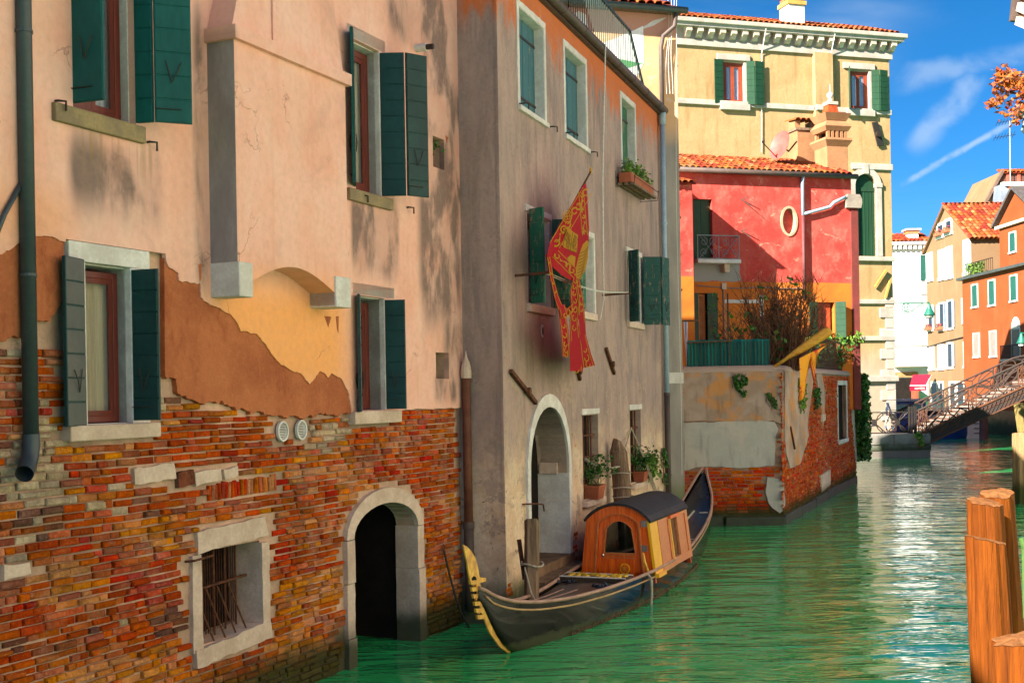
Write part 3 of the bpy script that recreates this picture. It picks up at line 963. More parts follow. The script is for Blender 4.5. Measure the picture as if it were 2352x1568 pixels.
# bay (sporto) -----------------------------------------------------
bl, po = SP(467, 400), .40
br_ = fp.s(796, 400, po)
bfl = fp.s(541, 400, po)
z_arch_l, z_arch_t = fp.at(575, 642, po)[1], fp.at(655, 617, po)[1]
z_arch_r = fp.at(765, 668, po)[1]
zled = fp.at(541, 92, po)[1]
zc0 = fp.at(545, 680, po)[1]
zc1 = fp.at(545, 600, po)[1]
bay = MB()
sa, sb = fp.s(577, 640, po), fp.s(768, 660, po)
archp = [(sa + (sb - sa) * i / 14, z_arch_l - .02 + (z_arch_t - z_arch_l + .05) * math.sin(math.pi * i / 14)) for i in range(15)]
front = [(bl, zc0 + .02)] + [(sa, zc0 + .02)] + archp + [(sb, zc0 + .02), (br_, zc0 + .02), (br_, zled), (bl, zled)]
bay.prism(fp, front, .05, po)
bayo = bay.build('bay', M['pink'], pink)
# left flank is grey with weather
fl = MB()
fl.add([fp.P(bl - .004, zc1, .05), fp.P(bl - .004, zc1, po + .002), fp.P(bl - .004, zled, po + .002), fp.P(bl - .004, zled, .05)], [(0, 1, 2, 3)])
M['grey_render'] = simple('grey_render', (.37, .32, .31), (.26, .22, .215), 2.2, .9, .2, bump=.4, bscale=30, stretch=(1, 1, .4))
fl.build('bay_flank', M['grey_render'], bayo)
for a, b in ((bl - .01, sa), (sb, br_ + .015)):
    MB().box(fp, a, b, zc0, zc1 + (0 if a < bl + .1 else -.0), .0, po + .025).build('corbel', M['stone_w'], bayo, bevel=.012)
lg = MB()
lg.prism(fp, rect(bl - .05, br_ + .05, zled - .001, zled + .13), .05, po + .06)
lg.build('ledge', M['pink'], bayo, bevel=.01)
# hood above: a tapering flue with two sloping shoulders
hz = zled + .13
s1_, s2_ = fp.s(628, 110, po), fp.s(738, 140, po)
top = PINK_TOP
hd = MB()
hd.add([fp.P(s1_, hz, .06), fp.P(s1_, hz, po), fp.P(s2_, hz, po), fp.P(s2_, hz, .06), fp.P(s1_ + .12, top, .06), fp.P(s1_ + .12, top, po), fp.P(s2_ + .02, top, po), fp.P(s2_ + .02, top, .06)],
       [(0, 1, 5, 4), (1, 2, 6, 5), (2, 3, 7, 6)], 0, [(s1_, hz), (s1_, hz), (s2_, hz), (s2_, hz), (s1_, top), (s1_, top), (s2_, top), (s2_, top)])
for a, b, c in ((bl, s1_, 0), (br_, s2_, 1)):
    e = b + (.09 if c == 0 else .0)
    zt = hz + 2.2
    hd.add([fp.P(a, hz, .06), fp.P(a, hz, po - .02), fp.P(b, hz, po - .02), fp.P(b + (.03 if c == 0 else 0), zt, .06), fp.P(b + (.03 if c == 0 else 0), zt, po - .05)],
           [(0, 1, 4, 3) if c == 0 else (3, 4, 1, 0), (1, 2, 4) if c == 0 else (4, 2, 1)], 0, [(a, hz), (a, hz), (b, hz), (b, zt), (b, zt)])
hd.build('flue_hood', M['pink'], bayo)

# drainpipe at the left ---------------------------------------------
dp = thing('drainpipe', 'dark zinc drainpipe with elbow outlet down the pink wall', 'pipe', fp.P(SP(75, 1000), 0, .1))
sx = fp.s(66, 700, .12)
zb_ = fp.at(80, 1030, .12)[1]
MB().tube([fp.P(sx, 12, .12), fp.P(sx, zb_ + .05, .12)], .062, 16).build('downpipe', M['pipe'], dp, smooth=True)
MB().tube([fp.P(sx, zb_ + .12, .12), fp.P(sx, zb_ + .02, .12), fp.P(sx - .03, zb_ - .08, .13), fp.P(sx - .1, zb_ - .15, .17), fp.P(sx - .17, zb_ - .19, .22)], [.068, .068, .07, .07, .072], 16, cap=False).build('elbow', M['pipe'], dp, smooth=True)
for y in (78, 632):
    z = fp.at(70, y, .12)[1]
    b = MB()
    b.tube([fp.P(sx, z - .012, .12), fp.P(sx, z + .012, .12)], .07, 16)
    b.bar(fp.P(sx, z, .06), fp.P(sx, z, .0), .02)
    b.build('clamp', M['pipe'], dp)
d2 = tag(MB().tube([fp.P(*fp.at(-30, 590, .1), .1), fp.P(*fp.at(10, 492, .1), .1), fp.P(*fp.at(60, 400, .1), .1)], .022, 8).build('waste_pipe', M['pipe'], None, smooth=True), 'thin grey slanting pipe behind the dark drainpipe, far left', 'pipe')
# motion lamp on the wall
s, z = fp.at(944, 113)
lm = thing('wall_sensor_lamp', 'small white and grey cylinder lamp high on pink wall', 'lamp', fp.P(s, z, .06))
MB().tube([fp.P(s, z, .04), fp.P(s + .02, z, .22)], .055, 12).build('housing', M['stone_w'], lm)
MB().tube([fp.P(s + .02, z, .22), fp.P(s + .03, z, .32)], .036, 10).build('lens', M['iron'], lm)
# potted plant in the upper niche
def sprig(mb, base, h, n, spread, lsz, r, mi=0, droop=0.0):
    """leafy stems: many small leaf faces"""
    for i in range(n):
        a = r.uniform(0, 6.283)
        k = r.random() ** .6
        c = Vector(base) + Vector((math.cos(a) * spread * k * r.random(), math.sin(a) * spread * k * r.random(), h * r.uniform(.05, 1) - droop * k))
        d1 = Vector((r.uniform(-1, 1), r.uniform(-1, 1), r.uniform(-.6, 1))).normalized()
        d2 = d1.cross(Vector((r.uniform(-1, 1), r.uniform(-1, 1), r.uniform(-1, 1)))).normalized()
        l = lsz * r.uniform(.6, 1.3)
        mb.add([c - d1 * l * .5, c + d2 * l * .32, c + d1 * l * .5, c - d2 * l * .32], [(0, 1, 2, 3)], mi)
    return mb
s, z = (N2[0] + N2[1]) / 2, N2[2]
pp = thing('potted_plant', 'small terracotta pot with spiky plant in upper pink wall niche', 'potted plant', fp.P(s, z, -.1))
MB().lathe(fp.P(s, z, -.1), [(.055, 0), (.07, .14), (.078, .14), (.078, .17), (.06, .17)], 12).build('pot', M['terracotta'], pp, smooth=False)
sprig(MB(), fp.P(s, z + .17, -.06), .2, 90, .2, .06, random.Random(3)).build('foliage', M['leaf'], pp)
# rope hanging from a ring into the water
rp = thing('mooring_rope', 'dark mooring rope hanging from wall ring beside the arched gate', 'rope', fp.P(*fp.at(1010, 1260, .08), .08))
s0, z0 = fp.at(1009, 1256)
MB().tube([fp.P(s0 + .03 * math.cos(a), z0 + .04 * math.sin(a), .06) for a in [i * .5236 for i in range(13)]], .008, 6).build('ring', M['rust'], rp)
a, b = fp.P(s0, z0 - .04, .07), fp.P(*fp.at(1078, 1440, .25), .25)
pts = [a.lerp(b, i / 12) + Vector((0, 0, -.16 * math.sin(math.pi * i / 12))) for i in range(13)]
MB().tube(pts, .016, 6).build('rope_strand', simple('wet_rope', (.06, .055, .045), (.03, .03, .02), 20, .9, .1), rp)
# ------------------------------------------------------------------ grey house (second from the left)
_u = ray(1156, 906)[0]
_p = (_u * fp.O.y - fp.O.x) / (fp.n.x - _u * fp.n.y)
GC = fp.O + fp.n * _p
fg = Fr(GC, (.36, 1))
fr_ret = Fr(fp.O - fp.n * .3, fp.n)                 # the short return wall, faces the camera
G_END = fg.s(1524, 906)
G_TOP = fg.at(1414, 165)[1]
SG = fg.s
grey = thing('grey_house', 'weathered grey-pink plastered house with arched door and flag', 'house', fg.P(5, 0, 0))
def rg(x0, x1, xm, y0, y1):
    return (SG(x0, (y0 + y1) / 2), SG(x1, (y0 + y1) / 2), fg.at(xm, y1)[1], fg.at(xm, y0)[1])
U1 = rg(1192, 1249, 1220, 40, 258)
U2 = rg(1298, 1345, 1322, 128, 322)
U3 = rg(1428, 1458, 1443, 236, 394)
D1 = rg(1211, 1263, 1237, 497, 702)
D2 = rg(1316, 1362, 1339, 540, 716)
D3 = rg(1440, 1472, 1456, 586, 740)
B1 = rg(1338, 1375, 1356, 951, 1146)
B2 = rg(1447, 1473, 1460, 940, 1108)
ga, gb = SG(1214, 1100), SG(1303, 1100)
gzs, gzt = fg.at(1303, 1085)[1], fg.at(1256, 934)[1]
gc_ = (ga + gb) / 2
def pointed(c, hw, z0, zt, n=9):
    """slightly pointed round arch, right spring to left spring"""
    out = []
    for i in range(2 * n + 1):
        a = math.pi * i / (2 * n)
        k = abs(math.cos(a))
        out.append((c + hw * math.cos(a), z0 + (zt - z0) * (math.sin(a) ** .82)))
    return out
g_door = [(ga, .55), (gb, .55)] + pointed(gc_, (gb - ga) / 2, gzs, gzt)
def grey_plaster():
    m = Mt('grey_plaster', .92, .2)
    uv = m.uv()
    u, v, _ = m.sep(uv)
    p = m.pos()
    streak = m.noise(m.sc(uv, (1.7, .42, 1)), 1.6, 7, .66, .3)
    cloud = m.noise(uv, .7, 6, .62, .5)
    fine = m.noise(p, 16, 5, .6)
    c = m.mix(m.sm(cloud, .35, .65), (.42, .29, .245), (.37, .265, .235))
    c = m.mix(m.sm(streak, .40, .66, 0, .6), c, (.22, .165, .155))
    c = m.mix(m.sm(m.noise(m.sc(uv, (1.2, .25, 1)), 1.1, 6, .7, .4), .50, .66, 0, .6), c, (.16, .135, .13))
    c = m.mix(m.sm(m.noise(m.sc(uv, (4.5, .5, 1)), 2.3, 5), .54, .70, 0, .35), c, (.54, .37, .30))
    # surviving orange wash under the eaves
    dz = m.ma('ADD', v, m.ma('MULTIPLY', m.noise(m.sc(uv, (3.0, .8, 1)), 1.8, 6, .65), 2.6))
    c = m.mix(m.sm(dz, G_TOP + .30, G_TOP + 1.0, 0, .95), c, m.mix(cloud, (.62, .16, .035), (.52, .13, .04)))
    # bare ochre plaster low down
    lo = m.ma('ADD', v, m.ma('MULTIPLY', m.noise(uv, 1.1, 6, .65), 2.4))
    c = m.mix(m.sm(lo, 2.7, 4.2, .9, 0), c, m.mix(m.sm(m.noise(uv, 2.6, 6, .65), .4, .6), (.68, .46, .29), (.76, .57, .39)))
    c = m.mix(m.ma('MULTIPLY', m.sm(m.noise(uv, 3.2, 5, .7), .60, .66), m.sm(lo, 2.4, 3.6, 1, 0)), c, (.30, .23, .17))
    # peeled skin: paler and darker coats with hard edges, denser low down
    pn = m.noise(uv, 1.7, 9, .72, .3)
    lowk = m.sm(v, 1.0, 6.5, 1, .0)
    c = m.mix(m.ma('MULTIPLY', m.sm(pn, .555, .575), lowk), c, m.mix(m.noise(uv, 9, 4), (.50, .36, .27), (.40, .29, .22)))
    c = m.mix(m.ma('MULTIPLY', m.sm(m.noise(uv, 4.2, 7, .7), .63, .65), lowk), c, (.23, .16, .12))
    c = m.mix(m.ma('MULTIPLY', m.sm(m.noise(m.sc(uv, (1, .6, 1), (3, 7, 0)), 2.3, 8, .72), .645, .66), lowk), c, (.42, .12, .045))
    # olive damp over the door
    a, z1 = fg.at(1190, 780)
    b, z0 = fg.at(1330, 900)
    c = m.mix(m.ma('MULTIPLY', m.box(u, v, a, b, z0, z1, .5, .5), m.sm(streak, .35, .6, .1, .5)), c, (.25, .20, .12))
    c = m.mix(m.sm(fine, .35, .75, 0, .25), c, (.17, .12, .10))
    zz = m.ma('ADD', v, m.ma('MULTIPLY', m.noise(p, 2.5, 5), -.6))
    c = m.mix(m.sm(zz, .0, .55, .9, 0), c, (.05, .07, .02))
    m.color(c)
    crack = m.sm(m.vor(m.sc(uv, (1, .6, 1)), .55, 'DISTANCE_TO_EDGE'), 0, .006, 0, 1)
    m.bump(m.ma('ADD', m.ma('ADD', m.noise(p, 5, 5, .6), m.sm(pn, .555, .575, 0, .5)), m.ma('MULTIPLY', m.noise(p, 60, 4), .35)), .5, .025)
    return m.m
M['grey'] = grey_plaster()
gw_ = MB()
gholes = [rect(*h) for h in (U1, U2, U3, D1, D2, D3, B1, B2)] + [g_door]
gw_.wall(fg, [(0, -.5), (G_END, -.5), (G_END, G_TOP), (0, G_TOP)], gholes, 0, .5)
gw_.wall(fr_ret, [(.3, -.5), (.3 + _p, -.5), (.3 + _p, G_TOP), (.3, G_TOP)], [], 0, 0)
gwall = gw_.build('plaster_wall', M['grey'], grey)
gb_ = MB()
gb_.box(fg, .2, G_END, -.5, G_TOP - .3, -6, -.56)
gb_.box(fg, .2, G_END, G_TOP - .28, G_TOP - .06, -6, -.02)
gb_.build('inner_wall', M['dark'], grey)
# raised strip where the corner plaster ends
MB().box(fr_ret, .3 + _p - .035, .3 + _p + .004, 1.3, G_TOP, 0, .012).build('corner_bead', M['grey'], grey)
# missing-plaster brick patches near the foot of the wall
def pick_red(s, z, r):
    x = r.random()
    return 0 if x < .35 else 1 if x < .7 else 3 if x < .85 else 4
patch = pl([(1168, 1310), (1176, 1302), (1182, 1340), (1186, 1378), (1166, 1384), (1160, 1350)], fg)
lay_bricks(fg, patch[0][0] - .3, patch[0][0] + .7, .2, 1.3, lambda s, z: inpoly((s, z), patch), pick_red, gwall, keep=40, proud=.014, seed=8)
patch2 = [(gb + .26, .1), (gb + .55, .1), (gb + .55, 1.0), (gb + .24, 1.05)]
lay_bricks(fg, gb + .2, gb + .6, .1, 1.1, lambda s, z: inpoly((s, z), patch2), pick_red, gwall, keep=40, proud=.014, seed=9)
# upper windows with white painted reveals and closed shutters
M['white_paint'] = simple('white_limewash', (.72, .68, .63), (.55, .50, .45), 2, .85, .2, bump=.4, bscale=20)
def peelmat(name, c1, c2, under, amt=.55):
    m = Mt(name, .7, .25)
    p = m.pos()
    c = m.mix(m.noise(m.sc(p, (6, 6, .5)), 1.5, 5), c1, c2)
    f = m.sm(m.noise(m.sc(p, (9, 9, 2.2)), 2.0, 6, .7), amt, amt + .07)
    c = m.mix(f, c, m.mix(m.noise(p, 9, 3), under, tuple(x * .5 for x in under)))
    m.color(c)
    m.bump(m.ma('SUBTRACT', m.noise(m.sc(p, (20, 20, 2)), 2, 4), f), .5, .006)
    return m.m
M['peel_blue'] = peelmat('peeling_blue_paint', (.035, .11, .135), (.055, .15, .17), (.40, .34, .28), .60)
M['peel_green'] = peelmat('peeling_green_paint', (.012, .10, .055), (.03, .15, .09), (.38, .22, .14), .54)
M['peel_dark'] = peelmat('peeling_dark_paint', (.010, .055, .050), (.02, .08, .07), (.34, .22, .15), .56)
def reveal(fr, h, dep, mat, parent, name='window', bottom=True, e=.015):
    b = MB()
    s0, s1, z0, z1 = h
    b.box(fr, s0, s0 + e, z0, z1, -dep, .002)
    b.box(fr, s1 - e, s1, z0, z1, -dep, .002)
    b.box(fr, s0 + e, s1 - e, z1 - e, z1, -dep, .002)
    if bottom:
        b.box(fr, s0 + e, s1 - e, z0, z0 + e, -dep, .002)
    return b.build(name, mat, parent)
for h, tk in ((U1, 'peel_blue'), (U2, 'peel_blue'), (U3, 'peel_green')):
    w = reveal(fg, h, .25, M['white_paint'], grey)
    s0, s1, z0, z1 = h
    e = .09
    for nm, bx in (('jamb', (s0 - e, s0 + .006, z0 - .02, z1 + e)), ('jamb', (s1 - .006, s1 + e * .9, z0 - .02, z1 + e)), ('lintel', (s0 + .006, s1 - .006, z1 - .006, z1 + e)), ('sill', (s0 - e, s1 + e, z0 - .09, z0 - .02))):
        MB().prism(fg, ragged(rect(*bx), .09, .006, z0, True), -.02, .012 if nm != 'sill' else .05).build(nm, M['white_paint'], w)
    MB().box(fg, s0 + .02, s1 - .02, z0 + .02, z1 - .02, -.26, -.24).build('dark_room', M['dark'], w)
    mid = (s0 + s1) / 2
    for a, b in ((s0 + .02, mid - .004), (mid + .004, s1 - .02)):
        f = MB().box(fg, a, b, z0 + .02, z1 - .02, -.19, -.165).build('shutter', M[tk], grey)
        for i in range(2):
            w_ = (b - a) / 2
            MB().box(fg, a + i * w_ + .004, a + (i + 1) * w_ - .004, z0 + .03, z1 - .03, -.165, -.148).build('board', M[tk], f)
        MB().bar(fg.P(a, z1 - .3, -.142), fg.P(b, z1 - .3, -.142), .012, .04, (0, 0, 1)).build('hinge', M['iron'], f)
        MB().bar(fg.P(a, z0 + .22, -.142), fg.P(b, z0 + .22, -.142), .012, .04, (0, 0, 1)).build('hinge', M['iron'], f)
    hook(w, fg, s1 + .14, z0 - .06, .05)
    hook(w, fg, s0 - .05, z0 + .0, .05)
# middle windows
def mid_window(h, lt=.10):
    w = reveal(fg, h, .4, M['white_paint'], grey)
    s0, s1, z0, z1 = h
    MB().box(fg, s0 - .08, s1 + .05, z1 + .001, z1 + lt, -.1, .03).build('lintel', M['white_paint'], w, bevel=.006)
    MB().box(fg, s0 - .06, s1 + .06, z0 - .12, z0, -.2, .06).build('sill', M['stone'], w, bevel=.01)
    MB().box(fg, s0 - .2, s1 + .2, z0 - .2, z1 + .2, -.51, -.40).build('dark_room', M['dark'], w)
    wframe(w, fg, s0 + .02, s1 - .02, z0 + .02, z1 - .02, -.26, M['red_wood'], .06, 1, M['curtain_w'])
    return w
w = mid_window(D1)
leaf(grey, fg, D1[0] + .0, D1[2] - .0, D1[3] + .03, .27, 112, M['peel_green'], o=.05)
leaf(grey, fg, D1[1] + .0, D1[2] - .0, D1[3] + .02, .34, 62, M['peel_green'], o=.05)
q = Fr(fg.O + fg.t * D1[1] + fg.n * .05, fg.t * math.cos(math.radians(62)) + fg.n * math.sin(math.radians(62))).P(.36, 0, 0)
leaf(grey, Fr(q, fg.t), 0, D1[2], D1[3] + .02, .34, 8, M['peel_green'], o=0)
w = mid_window(D2)
MB().box(fg, D2[1], D2[1] + .1, D2[2], D2[3], -.02, .02).build('jamb', M['white_paint'], w)
leaf(grey, fg, D2[0] - .02, D2[2] - .0, D2[3] + .02, .34, 172, M['peel_green'], o=.05)
w = mid_window(D3)
leaf(grey, fg, D3[0] - .02, D3[2] - .02, D3[3] + .02, .26, 120, M['peel_dark'], o=.05)
leaf(grey, fg, D3[1] + .0, D3[2] - .02, D3[3] + .02, .36, 62, M['peel_dark'], o=.05)
q = Fr(fg.O + fg.t * D3[1] + fg.n * .05, fg.t * math.cos(math.radians(62)) + fg.n * math.sin(math.radians(62))).P(.38, 0, 0)
leaf(grey, Fr(q, fg.t), 0, D3[2] - .02, D3[3] + .02, .36, 12, M['peel_dark'], o=0)
# barred ground windows
for h in (B1, B2):
    w = reveal(fg, h, .17, M['grey'], grey, 'barred_window')
    s0, s1, z0, z1 = h
    MB().box(fg, s0 - .05, s1 + .03, z1 + .001, z1 + .10, -.1, .025).build('lintel', M['white_paint'], w, bevel=.008)
    MB().box(fg, s0 - .2, s1 + .2, z0 - .2, z1 + .2, -.25, -.18).build('dark_room', M['dark'], w)
    for i in range(4):
        s = s0 + .05 + (s1 - s0 - .06) * i / 4
        MB().tube([fg.P(s, z0, -.07), fg.P(s, z1, -.07)], .016, 6).build('bar', M['rust'], w)
    for k in (.25, .5, .75):
        MB().bar(fg.P(s0, z0 + (z1 - z0) * k, -.07), fg.P(s1, z0 + (z1 - z0) * k, -.07), .02, .03).build('crossbar', M['rust'], w)
    f = Fr(fg.P(s1 - .016, 0, 0), -fg.n)
    lay_bricks(f, .02, .4, z0, z1 - .1, lambda s, z: .02 < s < .16, pick_red, w, keep=20, proud=.012, seed=11, blen=.12)
    MB().box(fg, s0 - .06, s1 + .12, z0 - .1, z0, -.3, .10).build('sill', M['stone'], w, bevel=.01)
# arched door
gd = None
ai, ao = pointed(gc_, (gb - ga) / 2, gzs, gzt), pointed(gc_, (gb - ga) / 2 + .13, gzs, gzt + .20)
for i0, i1 in ((0, 5), (5, 9), (9, 13), (13, 18)):
    m_ = MB().prism(fg, ai[i0:i1 + 1] + ao[i0:i1 + 1][::-1], -.45, .04)
    if gd is None:
        gd = m_.build('arched_doorway', M['stone_w'], grey, bevel=.008)
    else:
        m_.build('arch_stone', M['stone_w'], gd, bevel=.008)
for a, b in ((ga - .125, ga + .004), (gb - .004, gb + .125)):
    for z0, z1 in ((.55, 1.5), (1.5, gzs)):
        MB().prism(fg, ragged(rect(a, b, z0 + .003, z1 - .003), .12, .005, z0, True), -.5, .038).build('jamb_stone', M['stone_w'], gd, bevel=.008)
k = MB()
k.box(fg, gb - .04, gb + .1, gzs - .02, gzs + .16, -.47, -.16)
k.build('impost', M['stone'], gd, bevel=.01)
MB().box(fg, ga - .1, gb + .1, .4, gzt + .2, -.55, -.5).build('passage_back', M['dark'], gd)  # near-black sheet standing in for the unlit passage
dl = MB().box(fg, ga + .02, ga + .34, .62, gzt - .1, -.47, -.43).build('door_leaf', simple('dark_green_door', (.03, .035, .03), (.02, .022, .02), 3, .6), gd)
for i in range(3):
    MB().box(fg, ga + .025 + i * .105, ga + .12 + i * .105, .64, gzt - .12, -.43, -.418).build('board', M['peel_dark'], dl)
MB().tube([fg.P(ga - .32, 1.62, .02), fg.P(ga + .02, 1.6, .12), fg.P(ga + .3, 1.56, .12), fg.P(ga + .34, 1.46, .12)], .013, 6).build('iron_bracket', M['rust'], gd)
# mooring steps in front of the door
steps = thing('water_steps', 'worn stone steps leading from arched doorway down to water', 'steps', fg.P(gc_, 0, .3))
M['step'] = simple('step_stone', (.26, .15, .085), (.15, .085, .05), 4, .85, .3, bump=.6, bscale=20, algae=.55)
for i in range(5):
    z1 = .62 - i * .15
    o1 = .02 + i * .20
    MB().prism(fg, ragged(rect(ga - .05, gb + .22 + .05 * i, z1 - .16, z1), .2, .008, i, True), (-.5 if i == 0 else o1 - .26), o1 + .02, back=True).build('step', M['step'], steps, bevel=.02)
# gutter and fascia
gt = MB()
gt.tube([fg.P(-.3, G_TOP + .04, .14), fg.P(G_END + .02, G_TOP + .04, .14)], .075, 12)
gto = gt.build('gutter', M['pipe_brown'], grey, smooth=True)
for i in range(9):
    s = G_END * (i + .4) / 9
    MB().tube([fg.P(s - .02, G_TOP + .04, .14), fg.P(s + .02, G_TOP + .04, .14)], .082, 12).build('gutter_joint', M['pipe_brown'], gto)
k = MB()
k.box(fg, -.2, G_END, G_TOP - .05, G_TOP, -.1, .08)
k.build('eave_board', M['pipe_brown'], grey)
# roof terrace railing
RZ0, RZ1 = G_TOP + .06, G_TOP + 1.12
s_a, s_b = SG(1308, 1), fg.at(1478, 230)[0]
rl = thing('terrace_railing', 'thin green iron railing along the grey house roof terrace', 'railing', fg.P(s_a, RZ0, -.15))
M['rail_green'] = simple('rail_green', (.05, .075, .06), (.035, .055, .05), 6, .5, .4, metal=.2, bump=.1)
MB().bar(fg.P(s_a, RZ1, -.02), fg.P(s_b - 1.0, RZ1, -.02), .05, .03).build('top_rail', M['rail_green'], rl)
MB().bar(fg.P(s_b - 1.0, RZ1, -.02), fg.P(s_b + .3, RZ0 + .05, -.02), .05, .03).build('top_rail', M['rail_green'], rl)
MB().bar(fg.P(s_a, RZ0 + .04, -.02), fg.P(s_b + .2, RZ0 + .04, -.02), .04, .025).build('bottom_rail', M['rail_green'], rl)
n = int((s_b - s_a) / .135)
for i in range(n + 1):
    s = s_a + (s_b - s_a) * i / n
    zt = RZ1 if s < s_b - 1.0 else RZ1 - (s - s_b + 1.0) / 1.3 * (RZ1 - RZ0 - .05)
    MB().bar(fg.P(s, RZ0, -.02), fg.P(s, zt, -.02), .016).build('baluster', M['rail_green'], rl)
for i in range(12):
    MB().bar(fg.P(s_a, RZ0, -.02 - .13 * i), fg.P(s_a, RZ1, -.02 - .13 * i), .016).build('baluster', M['rail_green'], rl)
MB().bar(fg.P(s_a, RZ1, -.02), fg.P(s_a, RZ1, -1.6), .05, .03).build('top_rail', M['rail_green'], rl)
# downpipe on the right end, blue above and rusty brown below
bp = thing('painted_downpipe', 'pale blue downpipe at the right end of grey house', 'pipe', fg.P(G_END - .12, 0, .1))
s = G_END - .10
zj = fg.at(1518, 905, .1)[1]
MB().tube([fg.P(s, zj, .10), fg.P(s, G_TOP - .25, .10)], .055, 12).build('blue_pipe', M['pipe_blue'], bp, smooth=True)
MB().tube([fg.P(s, G_TOP - .28, .10), fg.P(s, G_TOP - .1, .10), fg.P(s, G_TOP + .02, .13)], [.075, .08, .06], 12).build('hopper', M['pipe_blue'], bp, smooth=True)
MB().tube([fg.P(s, .4, .10), fg.P(s, zj, .10)], .062, 12).build('iron_pipe', M['pipe_brown'], bp, smooth=True)
for z in (zj, zj + 1.9, zj + 3.7, 1.4):
    MB().tube([fg.P(s, z - .03, .10), fg.P(s, z + .03, .10)], .07, 12).build('collar', M['pipe_brown'] if z <= zj else M['pipe_blue'], bp)
# rusty pipe in the corner between pink and grey
rpz1, rpz0, rpzb = fp.at(1072, 852, .16)[1], fp.at(1079, 1205, .16)[1], fp.at(1081, 1262, .16)[1]
rp2 = thing('rusty_downpipe', 'rusty iron downpipe in the corner between pink and grey houses', 'pipe', fp.P(-.03, 0, .1))
ss = -.08
MB().tube([fp.P(ss, rpz0, .16), fp.P(ss, rpz1, .16)], .062, 12).build('iron_pipe', M['pipe_rust'], rp2, smooth=True)
MB().tube([fp.P(ss, .2, .16), fp.P(ss, rpz0, .16)], .068, 12).build('lower_pipe', M['pipe_brown'], rp2, smooth=True)
MB().tube([fp.P(ss, rpz0 - .05, .16), fp.P(ss, rpz0 + .05, .16)], .08, 12).build('collar', M['pipe_brown'], rp2)
MB().lathe(fp.P(ss, rpz1, .16), [(.075, -.1), (.08, .0), (.06, .1), (.02, .2), (.005, .28)], 10).build('cap', M['stone'], rp2)
# iron wall ties
for i, (x0, y0, x1, y1, lb) in enumerate(((1168, 852, 1226, 925, 'rusty iron wall tie slanting down beside the arched doorway'), (1388, 800, 1407, 858, 'rusty iron wall tie on grey wall right of the flag'), (1316, 820, 1328, 872, 'rusty iron wall tie half hidden behind the flag'))):
    a, b = fg.P(*fg.at(x0, y0), .035), fg.P(*fg.at(x1, y1), .035)
    t = thing('wall_tie', lb, 'iron bar', a, 'rusty wall ties')
    MB().bar(a, b, .06, .05, fg.n.to_3d()).build('tie_bar', M['rust'], t)
    m_ = a.lerp(b, .62)
    MB().tube([m_, m_ + fg.n.to_3d() * .06], .055, 8).build('bolt', M['rust'], t)
# small round hole and meter cover
MB().lathe((0, 0, 0), [(.01, 0), (.01, .01)], 6)
h = fg.at(1245, 760)
MB().prism(fg, arc(h, .055, .1, 0, 340, 12), .0, .012).build('vent_ring', M['white_paint'], grey)
MB().prism(fg, arc(h, .03, .065, 0, 340, 12), .0, .016).build('vent_hole', M['dark'], grey)
# white cords
cd = MB()
s, z = fg.at(1389, 140, .2)
z2 = fg.at(1391, 690, .08)[1]
cd.tube([fg.P(s, G_TOP + .1, .22), fg.P(s + .01, (z + z2) / 2, .12), fg.P(s + .02, z2, .10)], .012, 5)
cd.tube([fg.P(s + .02, z2, .10), fg.P(s - .08, z2 - .35, .06)], .010, 5)
cd.build('white_cord', M['cord'], grey)
# flower box under the third upper window
fb = thing('window_flower_box', 'terracotta flower box on iron bracket under upper grey house window', 'flower box', fg.P(SG(1458, 440), fg.at(1458, 448)[1], .1))
s0, s1 = fg.s(1432, 430, .14), fg.s(1484, 440, .14)
z0 = fg.at(1458, 445, .14)[1]
MB().box(fg, s0, s1, z0 + .08, z0 + .27, .05, .30).build('box', M['terracotta'], fb, bevel=.015)
for o_ in (.04, .16, .28):
    MB().box(fg, s0 - .03, s1 + .03, z0 + .03, z0 + .075, o_, o_ + .07).build('slat', M['old_wood'], fb)
k = MB()
for o_ in (.02, .36):
    k.tube([fg.P(s0 - .05, z0 + .18, o_), fg.P(s1 + .1, z0 + .18, o_)], .008, 5)
for s in (s0 - .05, s1 + .06):
    k.tube([fg.P(s, z0 + .3, .0), fg.P(s, z0, .0), fg.P(s, z0, .36), fg.P(s, z0 + .2, .38)], .008, 5)
k.build('iron_basket', M['iron'], fb)
r_ = random.Random(5)
k = MB()
for i in range(9):
    sprig(k, fg.P(s0 + (s1 - s0) * (i + .5) / 9, z0 + .26, .18), .28 * r_.uniform(.6, 1.2), 60, .22, .07, r_)
k.build('foliage', M['leaf_light'], fb)
# clothesline between two iron arms
cl = thing('clothes_line', 'sagging washing line between two rusty iron arms on grey wall', 'clothes line', fg.P(SG(1185, 630), fg.at(1185, 632)[1], 0))
a0, z0 = fg.at(1183, 633)
a1, z1 = fg.at(1384, 678)
MB().bar(fg.P(a0, z0, 0), fg.P(a0, z0 + .02, .52), .035).build('arm', M['rust'], cl)
MB().bar(fg.P(a1, z1, 0), fg.P(a1, z1 + .02, .52), .035).build('arm', M['rust'], cl)
for k_, o_ in enumerate((.48, .42)):
    A, B = fg.P(a0, z0 + .03, o_), fg.P(a1, z1 + .03, o_)
    MB().tube([A.lerp(B, i / 10) + Vector((0, 0, -.10 * math.sin(math.pi * i / 10))) for i in range(11)], .008, 5).build('line', M['cord'], cl)

